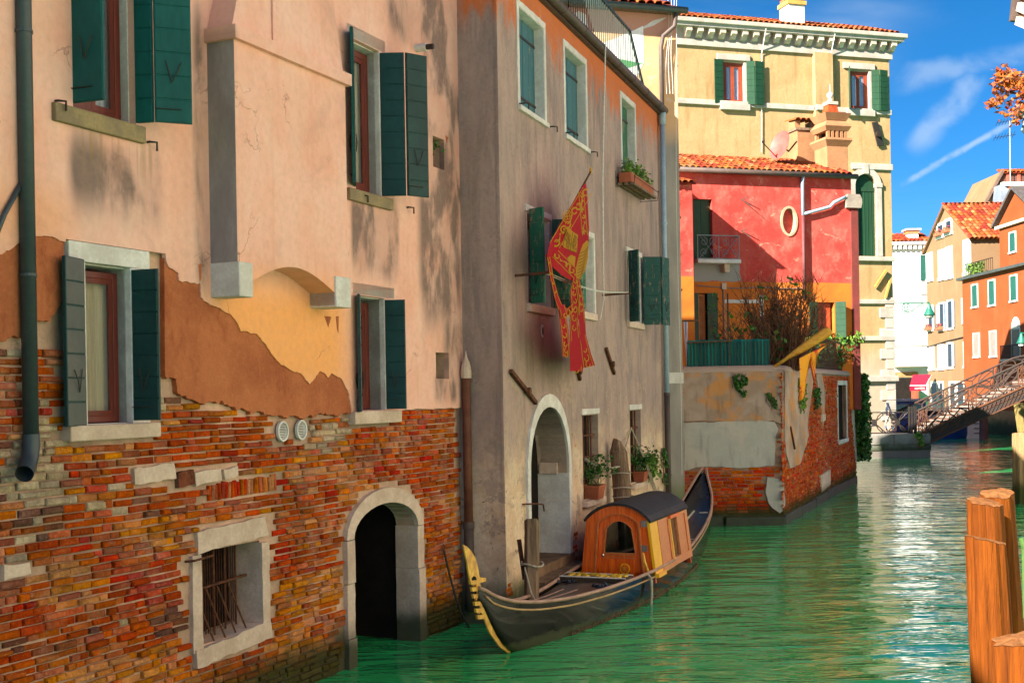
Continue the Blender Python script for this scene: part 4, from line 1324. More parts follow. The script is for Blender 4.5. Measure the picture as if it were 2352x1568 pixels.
# ------------------------------------------------------------------ mural house behind the terrace
ME_ = fg.P(G_END, 0)
fm = Fr((ME_.x, ME_.y), (3.4, 1))
M_R = fm.s(1569, 906)
M_TOP = fm.at(1500, 27)[1]
mural = thing('mural_house', 'peach house with triangle mural beside the roof terrace', 'house', fm.P(0, 0, 0))
def mural_plaster():
    m = Mt('mural_plaster', .9, .2)
    uv = m.uv()
    u, v, _ = m.sep(uv)
    p = m.pos()
    n1 = m.noise(uv, .9, 6, .6)
    c = m.mix(m.sm(n1, .35, .65), (.56, .31, .15), (.62, .37, .20))
    c = m.mix(m.sm(m.noise(uv, 2.1, 5, .6), .58, .7, 0, .7), c, (.60, .46, .33))
    c = m.mix(m.sm(v, M_TOP - .55, M_TOP - .50), c, (.48, .24, .17))
    zl = m.ma('ADD', v, m.ma('MULTIPLY', n1, .5))
    low = m.sm(zl, G_TOP - .5, G_TOP + .1, 1, 0)
    c = m.mix(low, c, m.mix(m.sm(m.noise(m.sc(uv, (2, .5, 1)), 1.5, 6), .35, .65), (.25, .225, .205), (.33, .29, .25)))
    zz = m.ma('ADD', v, m.ma('MULTIPLY', m.noise(p, 1.5, 5), -1.2))
    c = m.mix(m.sm(zz, .1, 1.0, .85, 0), c, (.09, .12, .02))
    m.color(c)
    m.bump(m.ma('ADD', m.noise(p, 5, 5, .6), m.ma('MULTIPLY', m.noise(p, 60, 4), .35)), .35, .02)
    return m.m
M['mural'] = mural_plaster()
mw = MB()
mw.wall(fm, rect(-9, M_R, -.5, M_TOP), [], 0, 0)
mw.box(fm, -9, M_R - .002, -.5, M_TOP, -5.0, -.002)
mw.build('plaster_wall', M['mural'], mural)
fms = Fr(fm.P(M_R, 0, 0), -fm.n)
lay_bricks(fms, 0.01, 2.4, .2, M_TOP - .1, lambda s, z: 0.01 < s < .3, pick_red, mural, keep=0, proud=.03, seed=21)
# painted mural: shards of white and green
PT = {}
for nm, c in (('white', (.80, .78, .74)), ('green', (.06, .30, .08)), ('peach', (.62, .33, .15)), ('pale', (.66, .63, .60))):
    PT[nm] = simple('mural_' + nm, c, tuple(x * .88 for x in c), 1.5, .9, .2, bump=.2)
def shard(pts, c, o):
    MB().prism(fm, pl(pts, fm), .0, o).build('painted_shape', PT[c], mural)
shard([(1400, 90), (1478, 62), (1500, 48), (1560 - 30, 40), (1530, 42), (1500, 60)], 'pale', .003)
shard([(1380, 102), (1440, 78), (1477, 60), (1479, 145), (1462, 175), (1420, 250), (1395, 180), (1375, 120)], 'white', .006)
shard([(1382, 128), (1478, 147), (1400, 168), (1392, 160)], 'green', .009)
shard([(1408, 172), (1432, 164), (1426, 195), (1418, 200)], 'green', .009)
shard([(1318, 32), (1330, 26), (1345, 34), (1350, 60), (1348, 78), (1330, 80), (1315, 60)], 'white', .006)
# tiled roof: cover tiles in rows over a sloping deck
TILE = [simple('roof_tile_orange', (.34, .078, .018), (.27, .058, .014), 5, .85, .2, bump=.5, bscale=30, rnd_amt=.32),
        simple('roof_tile_pale', (.36, .14, .05), (.28, .10, .035), 5, .85, .2, bump=.5, bscale=30, rnd_amt=.3),
        simple('roof_tile_red', (.27, .042, .014), (.21, .032, .011), 5, .85, .2, bump=.5, bscale=30, rnd_amt=.3)]
def tile_mesh(seed):
    r = random.Random(seed)
    vs, fs = [], []
    n = 5
    for j, (y, rr) in enumerate(((0, 1.0), (1, .86))):
        for i in range(n + 1):
            a = math.pi * i / n
            vs.append((math.cos(a) * rr * .5 + r.uniform(-.02, .02), y + r.uniform(-.02, .02), math.sin(a) * rr * .5 + (0 if j == 0 else -.1)))
    for i in range(n):
        fs.append((i, i + 1, n + 2 + i, n + 1 + i))
    m0 = len(vs)
    for i in range(n + 1):
        a = math.pi * i / n
        vs.append((math.cos(a) * .84 * .5, .01, math.sin(a) * .84 * .5 - .04))
    for i in range(n):
        fs.append((i, m0 + i, m0 + i + 1, i + 1))
    return vs, fs
TM = [tile_mesh(i) for i in range(6)]
TME = []
for vs, fs in TM:
    me = bpy.data.meshes.new('roof_tile')
    me.from_pydata(vs, [], fs)
    me.materials.append(TILE[0])
    TME.append(me)
def tile_roof(parent, P0, along, up, width, length, pitch=.20, tl=.36, keep=300, seed=1, mix=(.55, .25, .2), shape=None, rname='roof'):
    """P0: lower left eave corner; along: unit vector along the eave; up: unit vector up the slope"""
    r = random.Random(seed)
    nrm = along.cross(up).normalized()
    deck = MB()
    if shape is None:
        cs = [P0, P0 + along * width, P0 + along * width + up * length, P0 + up * length]
    else:
        cs = [P0 + along * a + up * b for a, b in shape]
    cs2 = [c - nrm * .06 for c in cs]
    k = len(cs)
    deck.add(cs + cs2, [tuple(range(k)), tuple(range(2 * k - 1, k - 1, -1))] + [(i, k + i, k + (i + 1) % k, (i + 1) % k) for i in range(k)])
    ro = deck.build(rname, TILE[2], parent)
    cells = []
    nrow, ncol = int(length / tl) + 1, int(width / pitch)
    for j in range(nrow):
        for i in range(ncol):
            a, b = (i + .5) * pitch, j * tl - .05
            if b > length - .02:
                continue
            if shape and not inpoly((a, b + tl * .5), shape):
                continue
            cells.append((a + r.uniform(-.012, .012), b + r.uniform(-.02, .02), r))
    mb = MB()
    idx = list(range(len(cells)))
    for cnt, ii in enumerate(idx):
        a, b, _ = cells[ii]
        sx_, sy_, sz_ = pitch * .98, tl * 1.12, pitch * .75
        R = Matrix((along * sx_, up * sy_, nrm * sz_)).transposed().to_4x4()
        X = Matrix.Translation(P0 + along * a + up * b + nrm * (.012 + r.uniform(0, .012))) @ R @ Matrix.Rotation(r.uniform(-.05, .05), 4, 'Z')
        q = r.random()
        mi = 0 if q < mix[0] else 1 if q < mix[0] + mix[1] else 2
        if cnt < keep:
            o = bpy.data.objects.new('roof_tile', TME[cnt % 6])
            link(o, ro, X)
            o.material_slots[0].link = 'OBJECT'
            o.material_slots[0].material = TILE[mi]
        else:
            vs, fs = TM[cnt % 6]
            mb.add([X @ Vector(v) for v in vs], fs, mi)
    if mb.f:
        stuff(mb.build('roof_tiles', TILE, ro))
    return ro
V3 = lambda v: Vector((v.x, v.y, 0))
t3, n3 = V3(fm.t), V3(fm.n)
tile_roof(mural, fm.P(-8.0, M_TOP + .06, .28), t3, (-n3 * .93 + Vector((0, 0, .37))).normalized(), 8.0 + M_R - .1, 3.0, seed=3, keep=160)
g_ = MB()
g_.tube([fm.P(-8.5, M_TOP + .0, .30), fm.P(M_R + .12, M_TOP - .02, .30)], .07, 10)
g_.build('gutter', M['rail_green'], mural, smooth=True)
MB().box(fm, -8.5, M_R + .05, M_TOP - .05, M_TOP + .05, -.1, .24).build('eave_board', M['old_wood'], mural)
c0 = fm.P(M_R - .75, M_TOP + .1, -.1)
MB().box(fm, M_R - 1.0, M_R - .45, M_TOP, M_TOP + .9, -.7, -.15).build('chimney', M['white_paint'], mural)
# drainpipe and cables on the mural wall
s = M_R - .42
pz = M_TOP
MB().tube([fm.P(s + .30, pz - .05, .25), fm.P(s + .28, pz - .35, .2), fm.P(s + .05, pz - .55, .1), fm.P(s, pz - .8, .09), fm.P(s, G_TOP - .3, .09)], .05, 10).build('downpipe', M['pipe_brown'], mural, smooth=True)
cb = MB()
for k_ in range(4):
    ph = k_ * .7
    cb.tube([fm.P(s + .18 + .05 * k_ - .05 * i * .1 + .03 * math.sin(i * .45 + ph), M_TOP + .25 - (M_TOP + .25 - (1.4 if k_ == 3 else G_TOP + .4)) * i / 14, .10 + .02 * k_) for i in range(15)], .006, 5)
tag(cb.build('cables', M['cord']), 'bundle of white cables down the corner of the mural house', 'cables')
MB().box(fm, M_R - .35, M_R + .01, fm.at(1555, 880)[1], fm.at(1555, 855)[1], -.1, .02).build('marker_stone', M['white_paint'], mural)
# short railing gate on the terrace and trough plants near the top left
# ------------------------------------------------------------------ garden wall with terrace
GK = ground(1800, 1205)
fgw = Fr(GK, (1, -.05))                              # front face, s <= 0
fgs = Fr(GK, (.421, 1))                              # canal face, s >= 0
gl = fgw.s(1572, 1000)
gs_end = fgs.s(1966, 1100)
GZ = fgw.at(1700, 852)[1]
garden = thing('garden_wall', 'crumbling brick and plaster garden wall with rounded corner rising from canal', 'wall', fgw.P(-1.5, 0, 0))
core = MB()
slit = (fgs.s(1924, 950), fgs.s(1944, 960), fgs.at(1934, 1008)[1], fgs.at(1932, 884)[1])
core.wall(fgw, rect(gl - .4, 0, -.5, GZ), [], 0, 0)
core.wall(fgs, rect(0, gs_end, -.5, GZ), [rect(*slit)], 0, .12)
core.add([fgw.P(gl - .4, GZ, 0), fgw.P(0, GZ, 0), fgs.P(gs_end, GZ, 0), fgs.P(gs_end, GZ, -7)], [(0, 1, 2, 3)])
core.box(fgs, gs_end - .01, gs_end + .01, -.5, GZ, -6, -.01)
gcore = core.build('brick_wall', simple('garden_mortar', (.36, .22, .15), (.24, .15, .11), 2, .95, .1, bump=.8, bscale=24, algae=.9), garden)
MB().box(fgs, slit[0] - .2, slit[1] + .2, slit[2] - .2, slit[3] + .2, -.25, -.13).build('dark_room', M['dark'], garden)
def oldplaster(name, c1, c2, c3):
    m = Mt(name, .93, .2)
    p, uv = m.pos(), m.uv()
    a = m.noise(uv, 1.2, 6, .62, .4)
    c = m.mix(m.sm(a, .38, .62), c1, c2)
    c = m.mix(m.sm(m.noise(uv, 1.1, 6, .65), .50, .60, 0, .9), c, c3)
    c = m.mix(m.sm(m.noise(m.sc(uv, (4, .7, 1)), 1.8, 5), .5, .75, 0, .5), c, tuple(x * .5 for x in c2))
    m.color(c)
    m.bump(m.ma('ADD', m.noise(p, 6, 6, .65), m.ma('MULTIPLY', m.noise(p, 50, 4), .4)), .5, .02)
    return m.m
M['ochre_pl'] = oldplaster('ochre_garden_plaster', (.44, .32, .26), (.33, .225, .165), (.56, .24, .075))
M['grey_pl'] = oldplaster('cement_patch', (.44, .41, .37), (.39, .365, .33), (.48, .42, .36))
gp = lambda q, f=fgw: pl(q, f)
up = gp([(1565, 850), (1800, 850), (1800, 975), (1775, 965), (1757, 967), (1680, 968), (1610, 966), (1565, 968)])
MB().prism(fgw, ragged(up, .12, .012, 12, True), 0, .035).build('upper_plaster', M['ochre_pl'], garden)
lowp = gp([(1570, 970), (1640, 969), (1756, 965), (1778, 968), (1788, 985), (1781, 1002), (1780, 1035), (1778, 1068), (1745, 1072), (1690, 1074), (1640, 1070), (1600, 1072), (1572, 1080)])
MB().prism(fgw, ragged(lowp, .08, .014, 13, True), 0, .045).build('cement_patch', M['grey_pl'], garden)
pat = gp([(1762, 1095), (1790, 1100), (1800, 1110), (1803, 1160), (1797, 1172), (1790, 1178), (1768, 1160), (1758, 1130)])
MB().prism(fgw, ragged(pat, .06, .014, 14, True), 0, .05).build('cement_patch', M['grey_pl'], garden)
sp1 = gp([(1800, 850), (1868, 854), (1862, 900), (1852, 975), (1855, 1000), (1835, 1065), (1812, 1075), (1803, 1040), (1800, 1000)], fgs)
MB().prism(fgs, ragged(sp1, .10, .014, 15, True), 0, .035).build('side_plaster', M['ochre_pl'], garden)
sp2 = gp([(1872, 858), (1885, 858), (1893, 900), (1892, 950), (1888, 985), (1884, 940), (1878, 900)], fgs)
MB().prism(fgs, ragged(sp2, .10, .014, 16, True), 0, .035).build('side_plaster', M['ochre_pl'], garden)
sp3 = gp([(1952, 866), (1962, 866), (1968, 1000), (1972, 1060), (1964, 1060), (1956, 960)], fgs)
MB().prism(fgs, ragged(sp3, .10, .014, 17, True), 0, .04).build('side_plaster', M['grey_pl'], garden)
blk = gp([(1882, 1092), (1904, 1078), (1904, 1112), (1884, 1130)], fgs)
MB().prism(fgs, blk, 0, .05).build('stone_block', M['stone'], garden)
blk2 = gp([(1885, 952), (1893, 950), (1893, 965), (1886, 968)], fgs)
MB().prism(fgs, blk2, 0, .05).build('stone_block', M['stone'], garden)
cov = [up, lowp, pat]
lay_bricks(fgw, gl - .2, -.02, .28, GZ - .1, lambda s, z: s < -.01 and not any(inpoly((s, z), c) for c in cov), lambda s, z, r: 0 if r.random() < .5 else 1 if r.random() < .75 else 2 if r.random() < .4 else 3, gcore, keep=230, proud=.022, seed=31, blen=.26, course=.078)
cov2 = [sp1, sp2, sp3, blk, blk2, rect(slit[0] - .1, slit[1] + .12, slit[2] - .12, slit[3] + .12)]
lay_bricks(fgs, .02, gs_end - .02, .2, GZ - .1, lambda s, z: not any(inpoly((s, z), c) for c in cov2), lambda s, z, r: 1 if r.random() < .45 else 0 if r.random() < .6 else 3 if r.random() < .6 else 4, gcore, keep=0, proud=.028, seed=32, blen=.26, course=.078, wob=.06)
wn = MB()
wn.box(fgs, slit[0] - .1, slit[0], slit[2], slit[3], -.1, .03)
wn.box(fgs, slit[1], slit[1] + .12, slit[2], slit[3], -.1, .03)
sw = wn.build('slit_window', M['white_paint'], garden)
MB().box(fgs, slit[0] - .12, slit[1] + .14, slit[3], slit[3] + .14, -.1, .035).build('lintel', M['white_paint'], sw)
MB().box(fgs, slit[0] - .12, slit[1] + .14, slit[2] - .12, slit[2], -.1, .05).build('sill', M['white_paint'], sw)
# plinth stones in the water
M['wet_stone'] = simple('wet_mossy_stone', (.035, .045, .025), (.02, .022, .014), 3, .6, .4, bump=.7, bscale=14)
MB().box(fgw, gl - .3, gl + (0 - gl) * .38, -.4, .24, -.2, .10).build('plinth', M['wet_stone'], garden, bevel=.03)
MB().box(fgw, gl + (0 - gl) * .40, .02, -.4, .21, -.2, .13).build('plinth', M['wet_stone'], garden, bevel=.03)
for i in range(6):
    a, b = gs_end * i / 6, gs_end * (i + 1) / 6
    MB().box(fgs, a + .02, b - .01, -.4, .24 + rnd.uniform(-.03, .03), -.2, .05 + rnd.uniform(0, .03)).build('plinth', M['wet_stone'], garden, bevel=.03)
# rounded coping
cp = MB()
k = 8
pf = [(.10 * math.cos(math.pi * i / k) - .12, .14 * math.sin(math.pi * i / k)) for i in range(k + 1)]
path = [(fgw, gl - .4), (fgw, -.25)]
def sweep(mb, ring, pts):
    for i in range(len(pts) - 1):
        for j in range(len(ring[0]) - 1):
            mb.add([pts[i][j], pts[i + 1][j], pts[i + 1][j + 1], pts[i][j + 1]], [(3, 2, 1, 0)])
rows = []
for f, s in ((fgw, gl - .4), (fgw, gl * .5), (fgw, -.15), (fgs, .15), (fgs, gs_end * .5), (fgs, gs_end)):
    rows.append([f.P(s, GZ - .02 + b * 1.1, .05 + (a - .0) * 1.9 + .04) for a, b in pf])
sweep(cp, [pf], rows)
cp.build('coping', M['ochre_pl'], garden, smooth=True)
for x, y in ((1013 / 3.413 + 1516, 800 / 3.413 + 766),):
    a = fgs.at(1811, 980)
    MB().bar(fgs.P(*a, .05), fgs.P(*fgs.at(1820, 1030), .06), .05, .04, fgs.n.to_3d()).build('iron_tie', M['rust'], garden)
# plants hanging on the wall
def vine(name, f, px, rx, n, lsz, label, mat='leaf', dens=1.0, seed=1, thick=.12):
    r = random.Random(seed)
    mb = MB()
    poly = pl(px, f)
    xs, zs = [q[0] for q in poly], [q[1] for q in poly]
    t = thing(name, label, 'plant', f.P(sum(xs) / len(xs), max(zs), .05))
    got = 0
    tries = 0
    while got < n and tries < n * 30:
        tries += 1
        q = (r.uniform(min(xs), max(xs)), r.uniform(min(zs), max(zs)))
        if not inpoly(q, poly):
            continue
        if mnoise.noise(Vector((q[0] * 5, q[1] * 5, seed))) < -.25:
            continue
        got += 1
        c = f.P(q[0], q[1], .03 + thick * r.random())
        d1 = Vector((r.uniform(-1, 1), r.uniform(-1, 1), r.uniform(-1, .6))).normalized()
        d2 = d1.cross(f.n.to_3d() + Vector((r.uniform(-.8, .8), r.uniform(-.8, .8), r.uniform(-.8, .8)))).normalized()
        l = lsz * r.uniform(.6, 1.4)
        mb.add([c - d1 * l * .5, c + d2 * l * .4, c + d1 * l * .5, c - d2 * l * .4], [(0, 1, 2, 3)])
    mb.build('foliage', M[mat], t)
    st = MB()
    for i in range(6):
        a = (r.uniform(min(xs), max(xs)), max(zs))
        b = (a[0] + r.uniform(-.1, .1), r.uniform(min(zs), max(zs)))
        st.tube([f.P(*a, .05), f.P((a[0] + b[0]) / 2 + r.uniform(-.08, .08), (a[1] + b[1]) / 2, .08), f.P(*b, .05)], .006, 4)
    st.build('stem', M['twig'], t)
    return t
vine('wall_plant', fgw, [(1683, 865), (1700, 858), (1716, 870), (1714, 890), (1710, 914), (1703, 905), (1688, 890)], 0, 420, .07, 'small green creeper hanging from middle of garden wall top', seed=2)
vine('wall_plant', fgw, [(1757, 905), (1768, 902), (1784, 920), (1783, 945), (1776, 935)], 0, 120, .06, 'thin creeper clinging near the rounded garden wall corner', seed=3, thick=.06)
vine('wall_plant', fgs, [(1829, 870), (1838, 868), (1841, 930), (1834, 952), (1828, 920)], 0, 260, .09, 'yellow-green creeper trailing down beside the small orange flag', 'leaf_light', seed=4)
vine('wall_plant', fgs, [(1862, 895), (1874, 890), (1876, 925), (1867, 940)], 0, 200, .09, 'dark green creeper tuft left of the slit window', seed=5)
vine('ivy', fgs, [(1957, 858), (1966, 860), (1970, 900), (1972, 960), (1974, 1030), (1973, 1055), (1966, 1060), (1962, 1000), (1958, 930)], 0, 2600, .13, 'thick green ivy covering far end of the garden wall', seed=6, thick=.4)
ig = MB()
for i in range(700):
    pass

# ------------------------------------------------------------------ things on the terrace edge
TZ = GZ + .10
# green screened fence
fn = thing('screened_fence', 'fence of upright slats behind dark teal cloth on garden wall', 'fence', fgw.P(-2.6, TZ, -.3))
M['teal_cloth'] = simple('teal_cloth', (.006, .17, .14), (.005, .13, .11), 1.5, .8, .2, bump=.3, bscale=8, stretch=(3, 3, .5))
a, b = fgw.s(1576, 815, -.3), fgw.s(1768, 815, -.3)
zt = fgw.at(1680, 779, -.3)[1]
c = MB()
k = 60
pts = []
for i in range(k + 1):
    s = a + (b - a) * i / k
    pts.append((s, -.3 + .012 * math.sin(i * 2.1) + .02 * math.sin(i * .5)))
vs = []
for i, (s, o) in enumerate(pts):
    sag = .02 * abs(math.sin(i * .25))
    vs += [fgw.P(s, TZ - .02, o), fgw.P(s, (TZ + zt) / 2, o + .015 * math.sin(i * 1.3)), fgw.P(s, zt - sag, o), fgw.P(s, zt - sag + .01, o - .06)]
c.add(vs, [(4 * i + j, 4 * i + 4 + j, 4 * i + 5 + j, 4 * i + 1 + j) for i in range(k) for j in range(3)])
c.build('screen_cloth', M['teal_cloth'], fn, smooth=True)
for i in range(25):
    s = a + (b - a) * (i + .5) / 25
    MB().bar(fgw.P(s, TZ - .02, -.272), fgw.P(s, zt - .05, -.272), .022, .014, fgw.n.to_3d()).build('slat', M['iron'], fn)
MB().bar(fgw.P(a, zt - .06, -.27), fgw.P(a + (b - a) * .55, zt - .04, -.27), .03, .06, fgw.n.to_3d()).build('rail', M['twig'], fn)
MB().bar(fgw.P(a + (b - a) * .505, TZ, -.26), fgw.P(a + (b - a) * .505, zt + 1.1, -.26), .035).build('post', M['iron'], fn)
# railing along the canal side
rl2 = thing('balustrade', 'thin upright iron railing at right end of the garden wall', 'railing', fgs.P(gs_end - 4, TZ, -.2))
a, b = fgs.s(1868, 820, -.2), gs_end - .3
zt2 = TZ + .95
for i in range(34):
    s = a + (b - a) * i / 33
    MB().bar(fgs.P(s, TZ - .02, -.2), fgs.P(s, zt2, -.2), .022).build('baluster', M['iron'] if i < 20 else M['rust'], rl2)
MB().bar(fgs.P(a, zt2, -.2), fgs.P(b, zt2, -.2), .03).build('top_rail', M['iron'], rl2)
MB().bar(fgs.P(a, TZ + .1, -.2), fgs.P(b, TZ + .1, -.2), .025).build('bottom_rail', M['iron'], rl2)
# bare shrub
def shrub(name, label, base, h, n, spread, seed, leafy=0, twig='twig', lm='leaf'):
    r = random.Random(seed)
    t = thing(name, label, 'shrub', base)
    tw, lf = MB(), MB()
    for i in range(n):
        a = r.uniform(0, 6.283)
        k = r.random() ** .7
        p = Vector(base) + Vector((math.cos(a) * spread * .45 * k, math.sin(a) * spread * .3 * k, 0))
        dr = Vector((math.cos(a) * spread * .55 * k, math.sin(a) * spread * .4 * k, h * r.uniform(.45, 1.0)))
        pts = [p]
        for j in range(1, 6):
            q = p + dr * (j / 5) + Vector((r.uniform(-.08, .08), r.uniform(-.08, .08), r.uniform(-.05, .05)))
            pts.append(q)
            for s_ in range(3):
                d = (dr.normalized() * .5 + Vector((r.uniform(-1, 1), r.uniform(-.6, .6), r.uniform(-.1, 1)))) * r.uniform(.15, .38)
                tw.tube([q, q + d * .6 + Vector((0, 0, .02)), q + d], [.007, .006, .003], 3, cap=False)
                if r.random() < leafy:
                    c = q + d
                    for z in range(3):
                        d1 = Vector((r.uniform(-1, 1), r.uniform(-1, 1), r.uniform(-1, 1))).normalized()
                        d2 = d1.cross(Vector((r.uniform(-1, 1), r.uniform(-1, 1), .3))).normalized()
                        l = .07 * r.uniform(.6, 1.3)
                        e = c + Vector((r.uniform(-.08, .08), r.uniform(-.08, .08), r.uniform(-.08, .08)))
                        lf.add([e - d1 * l, e + d2 * l * .6, e + d1 * l, e - d2 * l * .6], [(0, 1, 2, 3)])
        tw.tube(pts, [.016, .014, .012, .010, .007, .004], 4, cap=False)
    tw.build('twigs', M[twig], t)
    if lf.f:
        lf.build('foliage', M[lm], t)
    return t
c = fgw.P(fgw.s(1800, 780, -1.6), TZ - .1, -1.6)
shrub('bare_shrub', 'tall tangle of bare brown twigs behind the long oar', c, 2.2, 150, 1.15, 4, .02)
c2 = fgw.P(fgw.s(1745, 800, -.9), TZ - .1, -.9)
shrub('bare_shrub', 'thin bare shrub with few leaves left of the dense twigs', c2, 1.5, 26, 1.4, 5, .12)
c3 = fgs.P(fgs.s(1890, 830, -.7), TZ - .1, -.7)
shrub('green_bush', 'dark leafy bush behind the upright railing at the red house corner', c3, 1.0, 34, .8, 6, .8)
c4 = fgs.P(fgs.s(1928, 800, -.3), TZ + .75, -.3)
shrub('trailing_bush', 'light green trailing bush on top of the thin railing', c4, .25, 30, .6, 8, .8, lm='leaf_light')
sprig(MB(), fgw.P(fgw.s(1590, 845, .05), TZ - .02, .0), .15, 160, .5, .08, random.Random(2))
# washing on the line at far left of the terrace
tw_ = thing('hanging_towel', 'pale lilac towel hanging at left end of the terrace', 'towel', fgw.P(fgw.s(1574, 850, -.4), TZ, -.4))
c = MB()
for i in range(8):
    pass
a, b = fgw.s(1571, 790, -.25), fgw.s(1581, 790, -.25)
z0, z1 = fgw.at(1577, 843, -.25)[1], fgw.at(1574, 738, -.25)[1]
vs = []
for i in range(7):
    s = a + (b - a) * i / 6
    for j in range(6):
        z = z0 + (z1 - z0) * j / 5
        vs.append(fgw.P(s * 1 - .02 * (5 - j) * (i / 6 - .5), z, -.25 + .03 * math.sin(i * 1.7 + j * .3)))
c.add(vs, [(6 * i + j, 6 * i + 6 + j, 6 * i + 7 + j, 6 * i + 1 + j) for i in range(6) for j in range(5)])
c.build('cloth', simple('lilac_cloth', (.52, .47, .60), (.45, .42, .55), 3, .9, .1), tw_, smooth=True)
MB().tube([fgw.P(a - .5, z1 + .02, -.25), fgw.P(b + .25, z1 + .01, -.25)], .02, 6).build('pole', M['twig'], tw_)
# long oar leaning over the coping
ow = thing('oar', 'long yellow wooden oar leaning out over the garden wall', 'oar', fgw.P(fgw.s(1778, 848), TZ, 0))
A, B = fgw.P(*fgw.at(1772, 846, -.05), -.05), fgw.P(*fgw.at(1908, 757, .35), .35)
dv = (B - A)
M['oar'] = woodmat('oar_wood', (.76, .40, .05), (.62, .26, .025), .55, (3, 3, 9), bump=.2)
o_ = MB()
side = fgw.n.to_3d().cross(dv.normalized()).normalized()
st = [(-.0, .035, .03), (.25, .045, .035), (.45, .085, .028), (.7, .115, .02), (.92, .125, .016), (.985, .105, .014), (1.0, .07, .012)]
vs, fs = [], []
nn = fgw.n.to_3d()
for u, w_, th in st:
    for sx_, ty in ((-1, 0), (-.5, 1), (.5, 1), (1, 0), (.5, -1), (-.5, -1)):
        vs.append(A + dv * u + side * w_ * sx_ + nn * th * ty)
for i in range(len(st) - 1):
    for j in range(6):
        k_ = (j + 1) % 6
        fs.append((6 * i + j, 6 * i + k_, 6 * i + 6 + k_, 6 * i + 6 + j))
fs += [(5, 4, 3, 2, 1, 0), tuple(6 * (len(st) - 1) + j for j in range(6))]
o_.add(vs, fs)
o_.build('blade', M['oar'], ow, smooth=True)
MB().tube([A - dv * .22, A + dv * .02], [.03, .034], 8).build('shaft', M['old_wood'], ow)
# small orange flag drooping from a stick
sf = thing('small_flag', 'crumpled orange and red flag drooping over garden wall corner', 'flag', fgs.P(1.2, TZ, .1))
M['flag_small'] = None
def smallflag():
    m = Mt('orange_flag_cloth', .8, .2)
    uv = m.uv()
    f = m.noise(uv, 3.2, 4, .6, 1.2)
    m.color(m.mix(m.sm(f, .50, .56), (.72, .30, .02), (.58, .045, .03)))
    return m.m
P0, P1 = at(1912, 786, 28.9), at(1836, 822, 27.9)
MB().tube([at(1925, 778, 29.2), P1], .012, 5).build('stick', M['twig'], sf)
cl_ = MB()
nu, nv = 16, 20
vs, uvs = [], []
bot = [at(1850, 890, 27.95), at(1838, 862, 27.9)]
for i in range(nu + 1):
    u = i / nu
    top_ = P1.lerp(P0, u)
    dr = (1.05 if u < .30 else 1.05 - .70 * min(1, (u - .30) / .12) if u < .42 else .42 * (1 - u) + .04)
    if .44 < u < .56:
        dr = .78
    for j in range(nv + 1):
        v = j / nv
        q = top_ + Vector((-.10 * v * math.sin(u * 7) - .25 * u * v, -.08 * math.sin(u * 9 + v * 5) * v, -dr * v))
        vs.append(q + Vector((.0, .05 * math.sin(u * 21) * (.3 + v), 0)))
        uvs.append((u, v))
cl_.add(vs, [(i * (nv + 1) + j, (i + 1) * (nv + 1) + j, (i + 1) * (nv + 1) + j + 1, i * (nv + 1) + j + 1) for i in range(nu) for j in range(nv)], 0, uvs)
cl_.build('cloth', smallflag(), sf, smooth=True)

# ------------------------------------------------------------------ red house
RX = ray(1958, 620)[0] * 40.0
fr_ = Fr((RX, 40.0), (3.4, 1))
SR = fr_.s
R_L = SR(1560, 620) - .3
R_TOP = fr_.at(1760, 402)[1]
red = thing('red_house', 'red and orange painted house with tiled roof behind garden', 'house', fr_.P(-3, TZ - .3, 0))
zband = fr_.at(1760, 648)[1]
def red_plaster():
    m = Mt('red_plaster', .9, .2)
    p, uv = m.pos(), m.uv()
    u, v, _ = m.sep(uv)
    a = m.noise(uv, 1.1, 6, .62, .5)
    c = m.mix(m.sm(a, .35, .65), (.46, .042, .032), (.50, .075, .056))
    c = m.mix(m.sm(m.noise(m.sc(uv, (1, 1.6, 1)), 1.4, 7, .72, .8), .60, .66, 0, .8), c, (.62, .27, .18))
    c = m.mix(m.sm(m.noise(m.sc(uv, (1, .7, 1)), 2.3, 7, .7, .3), .48, .66, 0, .55), c, (.58, .155, .115))
    c = m.mix(m.sm(m.noise(uv, 9, 4), .45, .7, 0, .3), c, (.32, .03, .028))
    # repaired grey plaster under the little balcony
    s0, z1 = fr_.at(1590, 600)
    s1, z0 = fr_.at(1700, 648)
    wob = m.ma('MULTIPLY', m.ma('SUBTRACT', a, .5), .5)
    g = m.box(m.ma('ADD', u, wob), m.ma('ADD', v, wob), s0, s1, z0, z1, .03, .03)
    c = m.mix(g, c, (.27, .255, .24))
    or_ = m.mix(m.sm(m.noise(uv, .8, 5), .4, .6), (.52, .15, .020), (.46, .115, .018))
    c = m.mix(m.sm(m.ma('ADD', v, m.ma('MULTIPLY', wob, .12)), zband - .01, zband + .01, 1, 0), c, or_)
    m.color(c)
    m.bump(m.ma('ADD', m.noise(p, 5, 5, .6), m.ma('MULTIPLY', m.noise(p, 50, 4), .35)), .4, .02)
    return m.m
M['red'] = red_plaster()
M['stone_dim'] = simple('weathered_capital', (.32, .27, .22), (.24, .2, .16), 4, .85, .2, bump=.5)
r_door = (SR(1591, 500), SR(1637, 500), fr_.at(1614, 596)[1], fr_.at(1614, 456)[1])
r_gd = (SR(1589, 720), SR(1640, 720), fr_.at(1614, 778)[1] - .5, fr_.at(1614, 672)[1])
r_wn = (SR(1877, 730), SR(1918, 730), fr_.at(1898, 776)[1], fr_.at(1898, 693)[1])
ov = fr_.at(1812, 508)
ovl = arc(ov, .25, .43, 0, 345, 23)
rw = MB()
rw.wall(fr_, rect(R_L, 0, 2.5, R_TOP), [rect(*r_door), rect(*r_gd), rect(*r_wn), ovl], 0, .3)
rw.box(fr_, R_L, -.01, 2.5, R_TOP, -5.6, -.32)
